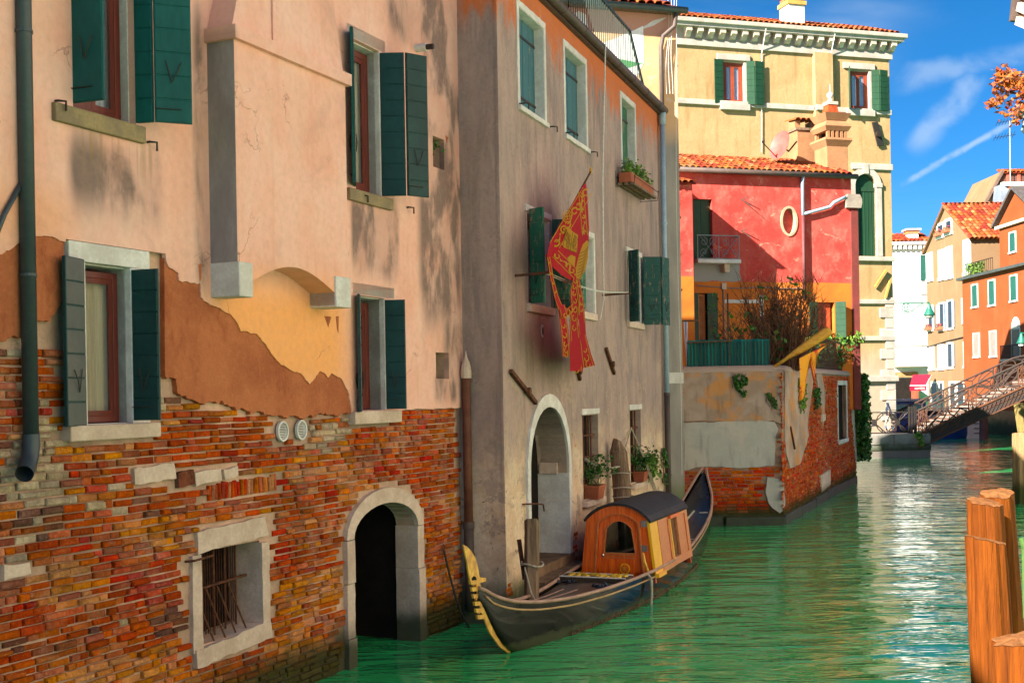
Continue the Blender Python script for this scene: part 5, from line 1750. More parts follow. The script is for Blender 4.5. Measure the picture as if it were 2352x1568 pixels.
rw.wall(Fr(fr_.P(0, 0, 0), -fr_.n), rect(0, 5.6, 2.5, R_TOP), [], 0, 0)
rw.build('plaster_wall', M['red'], red)
def fillwin(fr, h, parent, name, parts):
    pass
w = reveal(fr_, r_door, .25, M['red'], red, 'balcony_door')
M['dkgreen'] = simple('dark_green_shutter', (.016, .055, .022), (.012, .042, .02), 2, .6, .35, bump=.2, stretch=(4, 4, .4))
M['midgreen'] = simple('green_shutter', (.010, .055, .022), (.008, .042, .017), 2, .6, .35, bump=.2, stretch=(4, 4, .4))
mid = (r_door[0] + r_door[1]) / 2
for a, b in ((r_door[0] + .02, mid - .006), (mid + .006, r_door[1] - .02)):
    MB().box(fr_, a, b, r_door[2], r_door[3] - .02, -.2, -.15).build('door_leaf', M['dkgreen'], w)
MB().prism(fr_, arc(ov, .34, .52, 0, 350, 24) , -.02, .012).build('oculus', M['stone'], red) if False else None
# oval window with ochre plaster ring
oc = MB()
o1, o2 = arc(ov, .32, .50, 0, 345, 23), arc(ov, .24, .42, 0, 345, 23)
for i in range(24):
    j = (i + 1) % 24
    oc.add([fr_.P(*o1[i], .0), fr_.P(*o1[j], .0), fr_.P(*o1[j], .03), fr_.P(*o1[i], .03), fr_.P(*o2[j], .03), fr_.P(*o2[i], .03), fr_.P(*o2[j], -.2), fr_.P(*o2[i], -.2)], [(0, 1, 2, 3), (3, 2, 4, 5), (5, 4, 6, 7)])
oco = oc.build('oval_window', simple('ochre_ring', (.44, .34, .22), (.36, .26, .16), 5, .9), red)
MB().prism(fr_, o2, -.25, -.16).build('infill', M['red'], oco)
# balcony
bz = r_door[2]
bs0, bs1 = SR(1591, 590) - .05, SR(1686, 590, )
ba = MB().box(fr_, bs0, bs1, bz - .16, bz - .04, 0, .5).build('balcony', M['stone_w'], red, bevel=.01)
MB().prism(fr_, [(bs1 - .5, bz - .16), (bs1 - .3, bz - .16), (bs1 - .32, bz - .42), (bs1 - .48, bz - .42)], .0, .3).build('bracket', M['stone'], ba)
M['rail_grey'] = simple('painted_iron_grey', (.20, .22, .24), (.15, .17, .18), 6, .5, .4, metal=.2, bump=.1)
k = MB()
for z in (bz - .02, bz + .72):
    k.bar(fr_.P(bs0, z, .45), fr_.P(bs1 - .04, z, .45), .03)
    k.bar(fr_.P(bs1 - .04, z, .45), fr_.P(bs1 - .04, z, 0), .03)
for s in (bs0 + .02, (bs0 + bs1) / 2, bs1 - .04):
    k.bar(fr_.P(s, bz - .04, .45), fr_.P(s, bz + .72, .45), .025)
k.build('balcony_rail', M['rail_grey'], ba)
def spiral(f, s, z, r, turns, d, o, n=18, ph=0):
    return [f.P(s + d * (r * (1 - .85 * i / n)) * math.cos(ph + turns * 6.283 * i / n), z + (r * (1 - .85 * i / n)) * math.sin(ph + turns * 6.283 * i / n), o) for i in range(n + 1)]
k = MB()
for c_ in range(2):
    sc_ = bs0 + (bs1 - bs0) * (.26 + .5 * c_)
    for sx_ in (-1, 1):
        for sz_ in (-1, 1):
            k.tube(spiral(fr_, sc_ + sx_ * .16, bz + .35 + sz_ * .17, .14, 1.4, sx_, .45, ph=sz_ * 1.57), .012, 4)
    k.tube([fr_.P(sc_ - .3, bz + .0, .45), fr_.P(sc_, bz + .35, .45), fr_.P(sc_ + .3, bz + .7, .45)], .012, 4)
    k.tube([fr_.P(sc_ - .3, bz + .7, .45), fr_.P(sc_, bz + .35, .45), fr_.P(sc_ + .3, bz + .0, .45)], .012, 4)
k.build('scrollwork', M['rail_grey'], ba)
# garden door and window
w = reveal(fr_, r_gd, .28, M['red'], red, 'garden_door')
MB().box(fr_, r_gd[0], r_gd[1], r_gd[2], r_gd[3], -.31, -.285).build('dark_room', M['dark'], w)
wframe(w, fr_, r_gd[0] + .25, r_gd[1] - .25, r_gd[2], r_gd[3] - .03, -.12, simple('orange_wood', (.40, .12, .02), None, 3, .5), .08, 1, M['curtain_w'], rail=.7)
MB().box(fr_, r_gd[0] - .02, r_gd[0] + .22, r_gd[2], r_gd[3] - .02, -.02, .03).build('shutter', M['dkgreen'], red)
MB().box(fr_, r_gd[1] - .24, r_gd[1] + .12, r_gd[2], r_gd[3] - .02, -.02, .04).build('shutter', M['dkgreen'], red)
w = reveal(fr_, r_wn, .28, M['red'], red)
MB().box(fr_, r_wn[0], r_wn[1], r_wn[2], r_wn[3], -.31, -.285).build('dark_room', M['dark'], w)
wframe(w, fr_, r_wn[0] + .1, r_wn[1] - .1, r_wn[2] + .02, r_wn[3] - .03, -.12, simple('red_orange_wood', (.50, .07, .02), None, 3, .5), .08, 1, M['curtain_w'])
leaf(red, fr_, r_wn[0] + .0, r_wn[2], r_wn[3], .34, 172, M['dkgreen'], o=.03, nb=6, hook=False)
leaf(red, fr_, r_wn[1] + .0, r_wn[2], r_wn[3], .34, 35, M['midgreen'], o=.03, nb=6, hook=False)
# white painted line frame on the orange wall
k = MB()
k.box(fr_, SR(1664, 690), SR(1745, 690), fr_.at(1700, 696)[1], fr_.at(1700, 688)[1], .0, .03)
k.build('trim_board', M['white_paint'], red)
k = MB()
k.box(fr_, SR(1745, 720), SR(1753, 720), TZ - .2, fr_.at(1748, 678)[1], .0, .035)
k.build('trim_board', M['white_paint'], red)
# wing at the left
wx = ray(1591, 520)[0]
fw = Fr((wx * 36.6, 36.6), (3.4, 1))
w_top = fr_.at(1588, 412)[1] - .45
fwt = Fr((wx * 36.6, 36.6), (.16, 1))
wg_ = MB()
wg_.wall(fw, rect(-4, 0, 2.5, w_top), [], 0, 0)
wg_.wall(fwt, rect(0, 3.2, 2.5, w_top), [], 0, 0)
e0, e1, e2, e3 = fw.P(-4, w_top, 0), fw.P(0, w_top, 0), fwt.P(3.2, w_top, 0), fwt.P(3.2, w_top, -4)
wg_.add([e0, e1, e2, e3], [(0, 1, 2, 3)])
wg_.build('wing_wall', M['red'], red)
tile_roof(red, fw.P(-4.0, w_top + .02, .12), V3(fw.t), (-V3(fw.n) * .95 + Vector((0, 0, .3))).normalized(), 4.08, .7, seed=13, keep=60, rname='wing_roof')
# roof, gutter, pipes
rup = (-V3(fr_.n) * .93 + Vector((0, 0, .36))).normalized()
tile_roof(red, fr_.P(R_L, R_TOP + .10, .16), V3(fr_.t), rup, -R_L + .05, 2.1, seed=14, keep=300, pitch=.21, tl=.34)
MB().tube([fr_.P(R_L, R_TOP + .04, .20), fr_.P(.12, R_TOP + .02, .20)], .085, 10).build('gutter', M['pipe_brown'], red, smooth=True)
MB().box(fr_, R_L, .04, R_TOP, R_TOP + .06, -.3, .12).build('eave_board', M['old_wood'], red)
k = MB()
s = SR(1841, 500)
k.tube([fr_.P(s, R_TOP, .18), fr_.P(s, R_TOP - .2, .1), fr_.P(s, R_TOP - 1.3, .1)], .055, 8)
po_ = k.build('downpipe', M['pipe_blue'], red, smooth=True)
MB().tube([fr_.P(s, R_TOP - 1.3, .1), fr_.P(s, zband - .6, .1)], .055, 8).build('lower_pipe', simple('red_pipe', (.16, .05, .05), None, 3, .6), po_, smooth=True)
MB().tube([fr_.P(s, R_TOP - 1.25, .1), fr_.P(s + .25, R_TOP - 1.2, .1), fr_.P(s + 1.0, R_TOP - 1.0, .1), fr_.P(s + 1.15, R_TOP - .85, .1), fr_.P(s + 1.6, R_TOP - .65, .1)], .055, 8).build('branch_pipe', M['pipe_blue'], po_, smooth=True)
k = MB()
s = SR(1962, 600)
k.box(fr_, -.05, .22, 2.5, R_TOP - .7, -.3, .05)
k.build('corner_pilaster', simple('dark_red_plaster', (.19, .035, .028), (.14, .03, .025), 2, .9), red)
MB().prism(fr_, [(-.25, R_TOP - 1.0), (.3, R_TOP - 1.0), (.34, R_TOP - .85), (.34, R_TOP - .7), (.26, R_TOP - .55), (-.2, R_TOP - .55), (-.28, R_TOP - .75)], -.2, .12).build('corner_capital', M['stone_dim'], red, bevel=.01)
for (x, y) in ((1702, 458), (1702, 530)):
    s, z = fr_.at(x, y)
    hk = MB()
    hk.bar(fr_.P(s, z, 0), fr_.P(s + .12, z + .02, .25), .025)
    hk.bar(fr_.P(s, z, .02), fr_.P(s + .28, z - .28, .25), .022)
    hk.build('iron_hook', M['iron'], red)
cbl = MB()
z = fr_.at(1700, 658)[1]
cbl.tube([fr_.P(SR(1600, 650), z + .02, .03)] + [fr_.P(SR(1660, 650) + (SR(1840, 650) - SR(1660, 650)) * i / 8, z - .02 * math.sin(i * 1.2) - .04, .03) for i in range(9)], .016, 5)
cbl.tube([fr_.P(SR(1660, 650), z, .03), fr_.P(SR(1662, 650), TZ - .2, .03)], .022, 5)
cbl.build('wall_cable', M['rail_grey'], red)
MB().box(fr_, SR(1656, 655), SR(1666, 655), z - .1, z + .1, .0, .08).build('junction_box', M['stone'], red)
# chimneys on the red roof
CH = simple('peach_chimney', (.36, .175, .08), (.30, .135, .06), 2, .9, bump=.4)
def on_roof(x, y):
    # a point on the red roof plane under a pixel
    n_ = V3(fr_.t).cross(rup).normalized()
    O = fr_.P(0, R_TOP + .1, .16)
    u, v = ray(x, y)
    d = Vector((u, 1, -v))
    k_ = (O - Vector((0, 0, CAM_H))).dot(n_) / d.dot(n_)
    return Vector((0, 0, CAM_H)) + d * k_
def framed(p):
    return Fr((p.x, p.y), fr_.t)
p = on_roof(1855, 375)
f = framed(p)
zt = f.at(1850, 300)[1]
c1 = thing('plain_chimney', 'square peach chimney with tiled cap on the red house roof', 'chimney', p)
MB().box(f, -.40, .40, p.z - .25, zt, -.6, .02).build('stack', CH, c1, bevel=.02)
MB().box(f, -.45, .45, zt, zt + .08, -.65, .07).build('collar', M['old_wood'], c1)
for s in (-.36, .30):
    MB().box(f, s - .08, s + .12, zt + .08, zt + .34, -.5, -.04).build('cap_post', CH, c1)
tl_ = MB()
for i in range(5):
    for v_, ff in (TM[i],):
        X = Matrix.Translation(f.P(-.42 + i * .21, zt + .33, .16)) @ Matrix((V3(f.t) * .21, (-V3(f.n) + Vector((0, 0, .12))) * .8, Vector((0, 0, 1)) * .16)).transposed().to_4x4()
        tl_.add([X @ Vector(q) for q in v_], ff)
tl_.build('cap_tiles', TILE[0], c1)
p2 = on_roof(1925, 392)
f = framed(p2)
c2_ = thing('tiered_chimney', 'ornate tiered peach chimney with ball finial on red house roof', 'chimney', p2)
z1 = f.at(1922, 345)[1]
ppm = 40.6 / FPX
def sqr(half, z0, z1, half2=None, o=-.42):
    half2 = half if half2 is None else half2
    m_ = MB()
    vs = [f.P(sx_ * h, z, o + sy_ * h) for z, h in ((z0, half), (z1, half2)) for sx_, sy_ in ((-1, -1), (1, -1), (1, 1), (-1, 1))]
    m_.add(vs, [(0, 1, 2, 3), (7, 6, 5, 4), (1, 0, 4, 5), (2, 1, 5, 6), (3, 2, 6, 7), (0, 3, 7, 4)])
    return m_
yz = lambda y: f.at(1922, y)[1]
sqr(.40, p2.z - .3, yz(336)).build('stack', CH, c2_, bevel=.015)
sqr(.40, yz(336), yz(322), .52).build('tier', CH, c2_)
sqr(.52, yz(322), yz(317), .50).build('tier', CH, c2_)
for s in (-.33, -.17, 0, .17, .33):
    for o_ in (-.42 + .36, -.42 - .36):
        MB().box(f, s - .045, s + .045, yz(317), yz(300), o_ - .05, o_ + .05).build('baluster', CH, c2_)
sqr(.22, yz(317), yz(300)).build('flue', M['dark'], c2_)
sqr(.42, yz(300), yz(290), .50).build('tier', CH, c2_)
sqr(.50, yz(290), yz(276), .36).build('tier', CH, c2_)
sqr(.38, yz(276), yz(260), .50).build('tier', CH, c2_)
sqr(.50, yz(260), yz(254), .22).build('tier', TILE[0], c2_)
sqr(.20, yz(254), yz(236), .16).build('tier', BR[1], c2_)
sqr(.19, yz(236), yz(229)).build('tier', M['stone'], c2_)
b0 = f.P(0, yz(229), -.42)
MB().lathe(b0, [(.14, 0), (.07, .1), (.05, .14), (.10, .18), (.12, .24), (.10, .30), (.05, .34), (.02, .38), (.012, .62)], 10).build('finial', M['stone'], c2_, smooth=True)
# satellite dish
dsh = thing('satellite_dish', 'coral red satellite dish on the red house roof', 'satellite dish', at(1795, 340, 40.5))
D = Vector((-.80, -.50, .28)).normalized()
c = at(1795, 336, 40.3)
x_ = D.cross(Vector((0, 0, 1))).normalized()
y_ = x_.cross(D).normalized()
dm = MB()
vs = []
for ring in range(6):
    r_ = .52 * ring / 5
    for j in range(20):
        a = 6.283 * j / 20
        vs.append(c + x_ * r_ * .85 * math.cos(a) + y_ * r_ * math.sin(a) + D * (.10 * (ring / 5) ** 2))
dm.add(vs, [(r_ * 20 + j, r_ * 20 + (j + 1) % 20, r_ * 20 + 20 + (j + 1) % 20, r_ * 20 + 20 + j) for r_ in range(5) for j in range(20)])
dm.build('reflector', simple('dish_red', (.62, .09, .07), None, 3, .5, bump=0), dsh, smooth=True)
MB().tube([c - y_ * .45 + D * .1, c - y_ * .2 + D * .85], .018, 5).build('feed_arm', M['iron'], dsh)
MB().tube([c - y_ * .2 + D * .85, c - y_ * .12 + D * .80], .04, 8).build('feed_horn', M['iron'], dsh)
MB().tube([c - D * .02, c - D * .2 + Vector((.1, 0, -.1)), at(1830, 325, 40.6)], .03, 6).build('mount', M['iron'], dsh)

# ------------------------------------------------------------------ yellow house
YX = ray(2050, 600)[0] * 56.0
fy = Fr((YX, 56.0), (3.4, 1))
SY = fy.s
Y_L = SY(1545, 400) - .5
Y_TOP = fy.at(1800, 118)[1]
yel = thing('yellow_house', 'tall ochre palace with white cornice and green shutters', 'house', fy.P(-4, 1.0, 0))
def yellow_plaster():
    m = Mt('ochre_plaster', .92, .2)
    p, uv = m.pos(), m.uv()
    u, v, _ = m.sep(uv)
    a = m.noise(uv, .5, 6, .62, .5)
    c = m.mix(m.sm(a, .35, .65), (.42, .275, .13), (.36, .23, .105))
    st_ = m.noise(m.sc(uv, (2.2, .25, 1)), 1.6, 6, .62)
    c = m.mix(m.sm(st_, .48, .72, 0, .6), c, (.25, .15, .055))
    c = m.mix(m.sm(m.noise(m.sc(uv, (1.6, .3, 1)), 1.2, 4), .58, .72, 0, .6), c, (.48, .33, .14))
    c = m.mix(m.sm(m.noise(p, 9, 4, .7), .4, .7, 0, .25), c, (.24, .145, .055))
    zl = m.ma('ADD', v, m.ma('MULTIPLY', a, 1.6))
    c = m.mix(m.sm(zl, 4.5, 6.5, .75, 0), c, (.36, .31, .24))
    m.color(c)
    m.bump(m.ma('ADD', m.noise(p, 4, 5, .6), m.ma('MULTIPLY', m.noise(p, 30, 4), .4)), .4, .03)
    return m.m
M['yellow'] = yellow_plaster()
M['stone_sun'] = simple('sunlit_white_stone', (.46, .405, .34), (.35, .30, .25), 2, .85, .2, bump=.4, bscale=14)  # white stone darkened so the palace trim does not burn out in sun
y_w1 = (SY(1661, 190), SY(1709, 190), fy.at(1685, 239)[1], fy.at(1685, 143)[1])
y_w2 = (SY(1950, 205), SY(1996, 205), fy.at(1972, 253)[1], fy.at(1972, 163)[1])
ya, yb = SY(1964, 500), SY(2012, 500)
yzs, yzt = fy.at(1990, 425)[1], fy.at(1988, 400)[1]
y_ar = [(ya, fy.at(1988, 588)[1]), (yb, fy.at(1988, 588)[1])] + arc(((ya + yb) / 2, yzs), (yb - ya) / 2, yzt - yzs, 0, 180, 12)
yw = MB()
yw.wall(fy, rect(Y_L, 0, .5, Y_TOP), [rect(*y_w1), rect(*y_w2), y_ar], 0, .3)
yw.box(fy, Y_L, -.01, .5, Y_TOP, -8, -.32)
yw.wall(Fr(fy.P(0, 0, 0), -fy.n), rect(0, 8, .5, Y_TOP), [], 0, 0)
yw.build('plaster_wall', M['yellow'], yel)
# projecting bay of the facade
pv0, pv1 = SY(1866, 150), SY(1907, 150)
MB().prism(fy, rect(pv0, pv1, .5, Y_TOP), -.02, .22).build('pilaster', M['yellow'], yel)
# string courses
def course(parent, x, y0, y1, s0, s1, o=.1, nm='string_course'):
    MB().box(fy, s0, s1, fy.at(x, y1)[1], fy.at(x, y0)[1], -.05, o).build(nm, M['stone_sun'], parent, bevel=.02)
for (y0, y1) in ((240, 252),):
    course(yel, 1800, y0, y1, Y_L, pv0 - .002)
    course(yel, 1800, y0, y1, pv0, pv1, .32)
    course(yel, 1800, y0, y1, pv1 + .002, .04)
course(yel, 2015, 377, 391, SY(1955, 380), .06)
course(yel, 2010, 590, 600, SY(1960, 595), .08, .14)
course(yel, 2010, 688, 698, SY(1960, 690), .06)
course(yel, 2010, 772, 782, SY(1960, 775), .06)
course(yel, 2015, 863, 876, SY(1975, 868), .14, .16)
# quoins at the right edge
for i in range(14):
    z = 1.2 + i * .48
    if z < fy.at(2040, 700)[1]:
        ln = .75 if i % 2 else .45
        MB().box(fy, -ln, .03, z, z + .46, -.2, .06).build('quoin', M['stone_sun'] if i % 3 else M['stone'], yel, bevel=.02)
# cornice
cz = Y_TOP
MB().box(fy, Y_L, .12, cz - .05, cz + .22, -.1, .10).build('frieze', M['stone_sun'], yel)
cn = MB().prism(Fr(fy.P(Y_L, 0, 0), fy.t), rect(0, .55 - Y_L, cz + .72, cz + .86), -.3, .42).build('cornice', M['stone_sun'], yel, bevel=.02)
MB().box(fy, Y_L, .70, cz + .86, cz + 1.06, -.3, .52).build('cornice_top', M['stone_sun'], cn, bevel=.03)
MB().box(fy, Y_L, .05, cz + .22, cz + .72, -.3, .02).build('cornice_wall', M['stone_sun'], cn)
nb = 20
for i in range(nb):
    s = Y_L + 1.0 + (0.35 - Y_L - 1.0) * (i + .5) / nb
    f = Fr(fy.P(s, 0, 0), fy.n)
    MB().prism(Fr(fy.P(s + .13, 0, 0), fy.n), [(-.0, cz + .72), (.0, cz + .26), (.16, cz + .32), (.24, cz + .44), (.36, cz + .52), (.36, cz + .72)], 0, .26, back=True).build('modillion', M['stone'], cn)
# windows
for h in (y_w1, y_w2):
    w = reveal(fy, h, .28, M['stone_sun'], yel)
    s0, s1, z0, z1 = h
    MB().box(fy, s0 - .3, s1 + .3, z1 + .06, z1 + .34, -.1, .08).build('lintel', M['stone_sun'], w, bevel=.02)
    MB().box(fy, s0 - .2, s1 + .22, z0 - .30, z0 - .02, -.1, .16).build('sill', M['stone_sun'], w, bevel=.02)
    MB().box(fy, s1 - .01, s1 + .14, z0, z1, -.1, .05).build('jamb', M['stone_sun'], w)
    MB().box(fy, s0, s1, z0, z1, -.315, -.29).build('dark_room', M['dark'], w)
    wframe(w, fy, s0 + .02, s1 - .02, z0 + .02, z1 - .02, -.10, simple('rust_red_wood', (.36, .06, .02), None, 3, .5), .11, 1, M['curtain_w'])
    leaf(yel, fy, s0 - .02, z0 - .02, z1 + .06, .46, 172 if h is y_w1 else 118, M['midgreen'], o=.05, nb=7, hook=False)
    leaf(yel, fy, s1 + .1, z0 - .02, z1 + .06, .36, 24, M['midgreen'], o=.06, nb=7, hook=False)
    q = Fr(fy.O + fy.t * (s1 + .1) + fy.n * .06, fy.t * math.cos(math.radians(24)) + fy.n * math.sin(math.radians(24))).P(.38, 0, 0)
    leaf(yel, Fr(q, fy.t), 0, z0 - .02, z1 + .06, .46, -8, M['midgreen'], o=0, nb=7, hook=False)
aw = None
ai = arc(((ya + yb) / 2, yzs), (yb - ya) / 2, yzt - yzs, 0, 180, 12)
ao = arc(((ya + yb) / 2, yzs), (yb - ya) / 2 + .28, yzt - yzs + .3, 0, 180, 12)
aw = MB().prism(fy, ai + ao[::-1], -.2, .08).build('arched_window', M['stone_sun'], yel)
z0 = y_ar[0][1]
for a, b in ((ya - .28, ya), (yb, yb + .28)):
    MB().box(fy, a, b, z0, yzs, -.2, .08).build('jamb', M['stone_sun'], aw)
MB().box(fy, (ya + yb) / 2 - .14, (ya + yb) / 2 + .14, yzt, yzt + .45, -.1, .12).build('keystone', M['stone_sun'], aw)
MB().box(fy, yb - .03, yb + .31, yzs - .1, yzs + .1, -.1, .11).build('impost', M['stone_sun'], aw)
MB().prism(fy, y_ar, -.3, -.12).build('shutter_panel', M['midgreen'], aw)
for i in range(1, 6):
    s = ya + (yb - ya) * i / 6
    MB().bar(fy.P(s, z0 + .05, -.115), fy.P(s, yzs - .1, -.115), .02, .02).build('batten', M['dkgreen'], aw)
MB().box(fy, ya, yb, yzs - .28, yzs - .1, -.12, -.09).build('transom', M['dkgreen'], aw)
# roof
yup = (-V3(fy.n) * .93 + Vector((0, 0, .36))).normalized()
tile_roof(yel, fy.P(Y_L, cz + 1.08, .40), V3(fy.t), yup, -Y_L + .3, 3.2, seed=15, keep=300, pitch=.27, tl=.42)
p = fy.P(SY(1832, 60), cz + 1.0, -.1)
f = Fr((p.x, p.y), fy.t)
c3_ = thing('white_chimney', 'white rendered chimney with tiled cap on the ochre palace roof', 'chimney', p)
zt = f.at(1832, 12)[1]
MB().box(f, -.42, .42, p.z - .1, zt, -.8, .05).build('stack', M['white_paint'], c3_, bevel=.02)
MB().box(f, -.48, .48, zt, zt + .18, -.86, .11).build('collar', simple('ochre_band', (.55, .33, .08), None, 3), c3_)
MB().box(f, -.40, .40, zt + .18, zt + .5, -.75, .0).build('cap_brick', BR[1], c3_)
MB().prism(f, [(-.62, zt + .5), (.62, zt + .5), (.5, zt + .62), (0, zt + .85), (-.5, zt + .62)], -1.0, .25, back=True).build('cap', TILE[0], c3_)
# thin lightning cables and the dark wall plate
for x in (1748, 1905):
    MB().tube([fy.P(SY(x, 110), cz + .8, .50), fy.P(SY(x, 110), cz - .2, .06), fy.P(SY(x, 340), fy.at(x, 350 if x == 1748 else 250)[1], .06)], .022, 4).build('cable', M['cord'], yel)
s, z = fy.at(2013, 310)
k = MB()
k.add([fy.P(s - .28, z + .55, .05), fy.P(s + .02, z + .58, .05), fy.P(s + .3, z - .5, .05), fy.P(s, z - .55, .05), fy.P(s - .28, z + .55, .12), fy.P(s + .02, z + .58, .12), fy.P(s + .3, z - .5, .12), fy.P(s, z - .55, .12)], [(7, 6, 5, 4), (0, 1, 5, 4), (1, 2, 6, 5), (2, 3, 7, 6), (3, 0, 4, 7)])
ko = k.build('wall_anchor_plate', M['iron'], yel)
MB().tube([fy.P(s, z, .1), fy.P(s, z, .25)], .14, 10).build('anchor_bolt', M['iron'], ko)
for (x0, y0, x1, y1) in ((2006, 660, 2032, 620), (2030, 685, 2041, 645)):
    MB().bar(fy.P(*fy.at(x0, y0), .12), fy.P(*fy.at(x1, y1), .12), .09, .08, (0, 0, 1)).build('timber_tie', simple('yellow_timber', (.50, .30, .06), None, 3), yel)
# lamp on a scroll bracket at the right corner
lp = thing('street_lamp', 'green iron lamp on scrolled bracket at corner of ochre palace', 'lamp', fy.P(0, 6, 0))
z = fy.at(2055, 697)[1]
lx = Fr(fy.P(0.05, 0, .1), (1, .06))
e = lx.s(2134, 697)
M['lamp_green'] = simple('lamp_green', (.012, .16, .10), (.01, .11, .075), 4, .45, .5, metal=.1, bump=.1)
MB().tube([lx.P(0, z, 0), lx.P(e, z + .02, 0)], .035, 6).build('arm', M['lamp_green'], lp)
k = MB()
k.tube(spiral(lx, e * .30, z - .22, .24, 1.6, 1, 0, 22), .03, 5)
k.tube([lx.P(e * .3 - .1, z - .45, 0), lx.P(e * .5, z - .36, 0), lx.P(e * .72, z - .08, 0)], .03, 5)
k.tube(spiral(lx, e * .8, z - .12, .1, 1.3, -1, 0, 12), .025, 5)
k.build('scroll', M['lamp_green'], lp)
q = lx.P(e, z, 0)
MB().lathe(q, [(.02, .02), (.05, -.05), (.09, -.12), (.08, -.2), (.14, -.32), (.24, -.50), (.28, -.58)], 12).build('shade', M['lamp_green'], lp, smooth=True)
MB().lathe(q, [(.20, -.58), (.20, -.66), (.12, -.72)], 10).build('glass', M['stone_sun'], lp)
# ------------------------------------------------------------------ gondola
fgo = Fr((-.58, 13.69), (.377, .926))                # s runs from bow to stern, o to the boat's right as we see it
gon = thing('gondola', 'black gondola with gold bow iron and varnished wooden cabin', 'gondola', fgo.P(5.5, 0, 0))
ST = [  # u, gunwale z, right half width, left half width, keel z
    (.34, .97, .02, .02, .90), (.52, .87, .03, .03, .68), (.77, .77, .045, .045, .39), (1.05, .68, .07, .06, .14), (1.35, .61, .12, .08, -.02), (1.8, .54, .24, .11, -.12),
    (2.5, .49, .42, .17, -.16), (3.5, .46, .57, .29, -.18), (4.5, .45, .68, .43, -.18), (5.5, .45, .745, .53, -.18), (6.5, .455, .745, .57, -.18), (7.5, .47, .70, .55, -.18),
    (8.5, .50, .61, .48, -.16), (9.5, .57, .51, .40, -.10), (10.2, .67, .45, .35, .02), (10.7, .79, .41, .31, .18), (11.1, .92, .36, .28, .38), (11.46, 1.14, .28, .22, .70), (11.8, 1.40, .12, .12, 1.12), (12.05, 1.66, .012, .012, 1.60)]
def lerp_st(u):
    for a, b in zip(ST, ST[1:]):
        if a[0] <= u <= b[0]:
            k = (u - a[0]) / (b[0] - a[0])
            return [a[i] * (1 - k) + b[i] * k for i in range(5)]
    return list(ST[-1] if u > ST[-1][0] else ST[0])
def smooth_st(n=64):
    out = []
    for i in range(n + 1):
        u = ST[0][0] + (ST[-1][0] - ST[0][0]) * i / n
        acc = [0] * 5
        for k in range(-4, 5):
            w = lerp_st(min(max(u + k * .05, ST[0][0]), ST[-1][0]))
            for j in range(5):
                acc[j] += w[j] / 9
        acc[0] = u
        out.append(acc)
    return out
SS = smooth_st()
hullm = Mt('black_lacquer', .12, .14)
_p = hullm.pos()
_z = hullm.sep(_p)['Z']
_c = hullm.mix(hullm.sm(hullm.noise(hullm.sc(_p, (1, 1, 2)), 1.8, 6, .65), .42, .72), (.006, .005, .0045), (.016, .012, .009))
_c = hullm.mix(hullm.sm(hullm.ma('ADD', _z, hullm.ma('MULTIPLY', hullm.noise(_p, 5, 5), -.16)), .0, .08, .9, 0), _c, (.05, .05, .025))
_c = hullm.mix(hullm.sm(hullm.noise(_p, 60, 2), .72, .75, 0, .5), _c, (.25, .2, .15))
hullm.color(_c)
hullm.rough(hullm.sm(hullm.noise(_p, 3, 5), .3, .7, .05, .16))
hullm.b.inputs['Coat Weight'].default_value = .0
hullm.bump(hullm.noise(_p, 4, 4), .12, .01)
hull = MB()
prof = [(1.0, 1.0), (1.0, .80), (.985, .52), (.94, .25), (.80, .08), (.45, .0)]
rows = []
for u, z, wr, wl_, zk in SS:
    row = []
    for wk, hk in prof:
        row.append(fgo.P(u, zk + (z - zk) * hk, wr * wk))
    row.append(fgo.P(u, zk - .005, (wr - wl_) / 2 * .3))
    for wk, hk in prof[::-1]:
        row.append(fgo.P(u, zk + (z - zk) * hk, -wl_ * wk))
    rows.append(row)
nr = len(rows[0])
hull.add([q for r in rows for q in r], [(i * nr + j, i * nr + j + 1, (i + 1) * nr + j + 1, (i + 1) * nr + j) for i in range(len(rows) - 1) for j in range(nr - 1)])
hull.build('hull', hullm.m, gon, smooth=True)
M['gold'] = simple('worn_gold', (.85, .48, .05), (.50, .22, .03), 9, .4, .5, metal=.12, bump=.2, bscale=30)
M['goldpaint'] = simple('gold_trim', (.55, .33, .14), (.40, .23, .09), 6, .5, .4, bump=.2)
M['copper_rail'] = simple('rubbed_rail', (.46, .27, .19), (.30, .17, .12), 6, .5, .4, bump=.2)
M['deck'] = simple('bow_deck', (.085, .05, .038), (.055, .034, .027), 2, .38, .5, bump=.15, bscale=18, stretch=(3, 1, 1))
M['deck_blk'] = simple('stern_deck', (.016, .017, .022), (.028, .028, .032), 2, .25, .5, bump=.1)
for side, wi in ((1, 2), (-1, 3)):
    MB().tube([fgo.P(s[0], s[1] + .012, side * (s[wi] + .004)) for s in SS], .026, 8).build('gunwale', M['copper_rail'], gon, smooth=True)
    MB().tube([fgo.P(s[0], s[1] - .085 * min(1, (s[1] - s[4]) / .3), side * (s[wi] + .006)) for s in SS[1:-4]], .014, 6).build('gold_line', M['goldpaint'], gon, smooth=True)
def deck(u0, u1, drop, camber, mat, name, inset=.03):
    d = MB()
    sel = [s for s in SS if u0 <= s[0] <= u1]
    k = 8
    vs = []
    for u, z, wr, wl_, zk in sel:
        for j in range(k + 1):
            t = j / k
            w = -max(.005, wl_ - inset) + (max(.005, wr - inset) + max(.005, wl_ - inset)) * t
            vs.append(fgo.P(u, z - drop + camber * (1 - (2 * t - 1) ** 2), w))
    d.add(vs, [(i * (k + 1) + j, i * (k + 1) + j + 1, (i + 1) * (k + 1) + j + 1, (i + 1) * (k + 1) + j) for i in range(len(sel) - 1) for j in range(k)])
    return d.build(name, mat, gon, smooth=True)
deck(.4, 4.55, .045, .03, M['deck'], 'bow_deck')
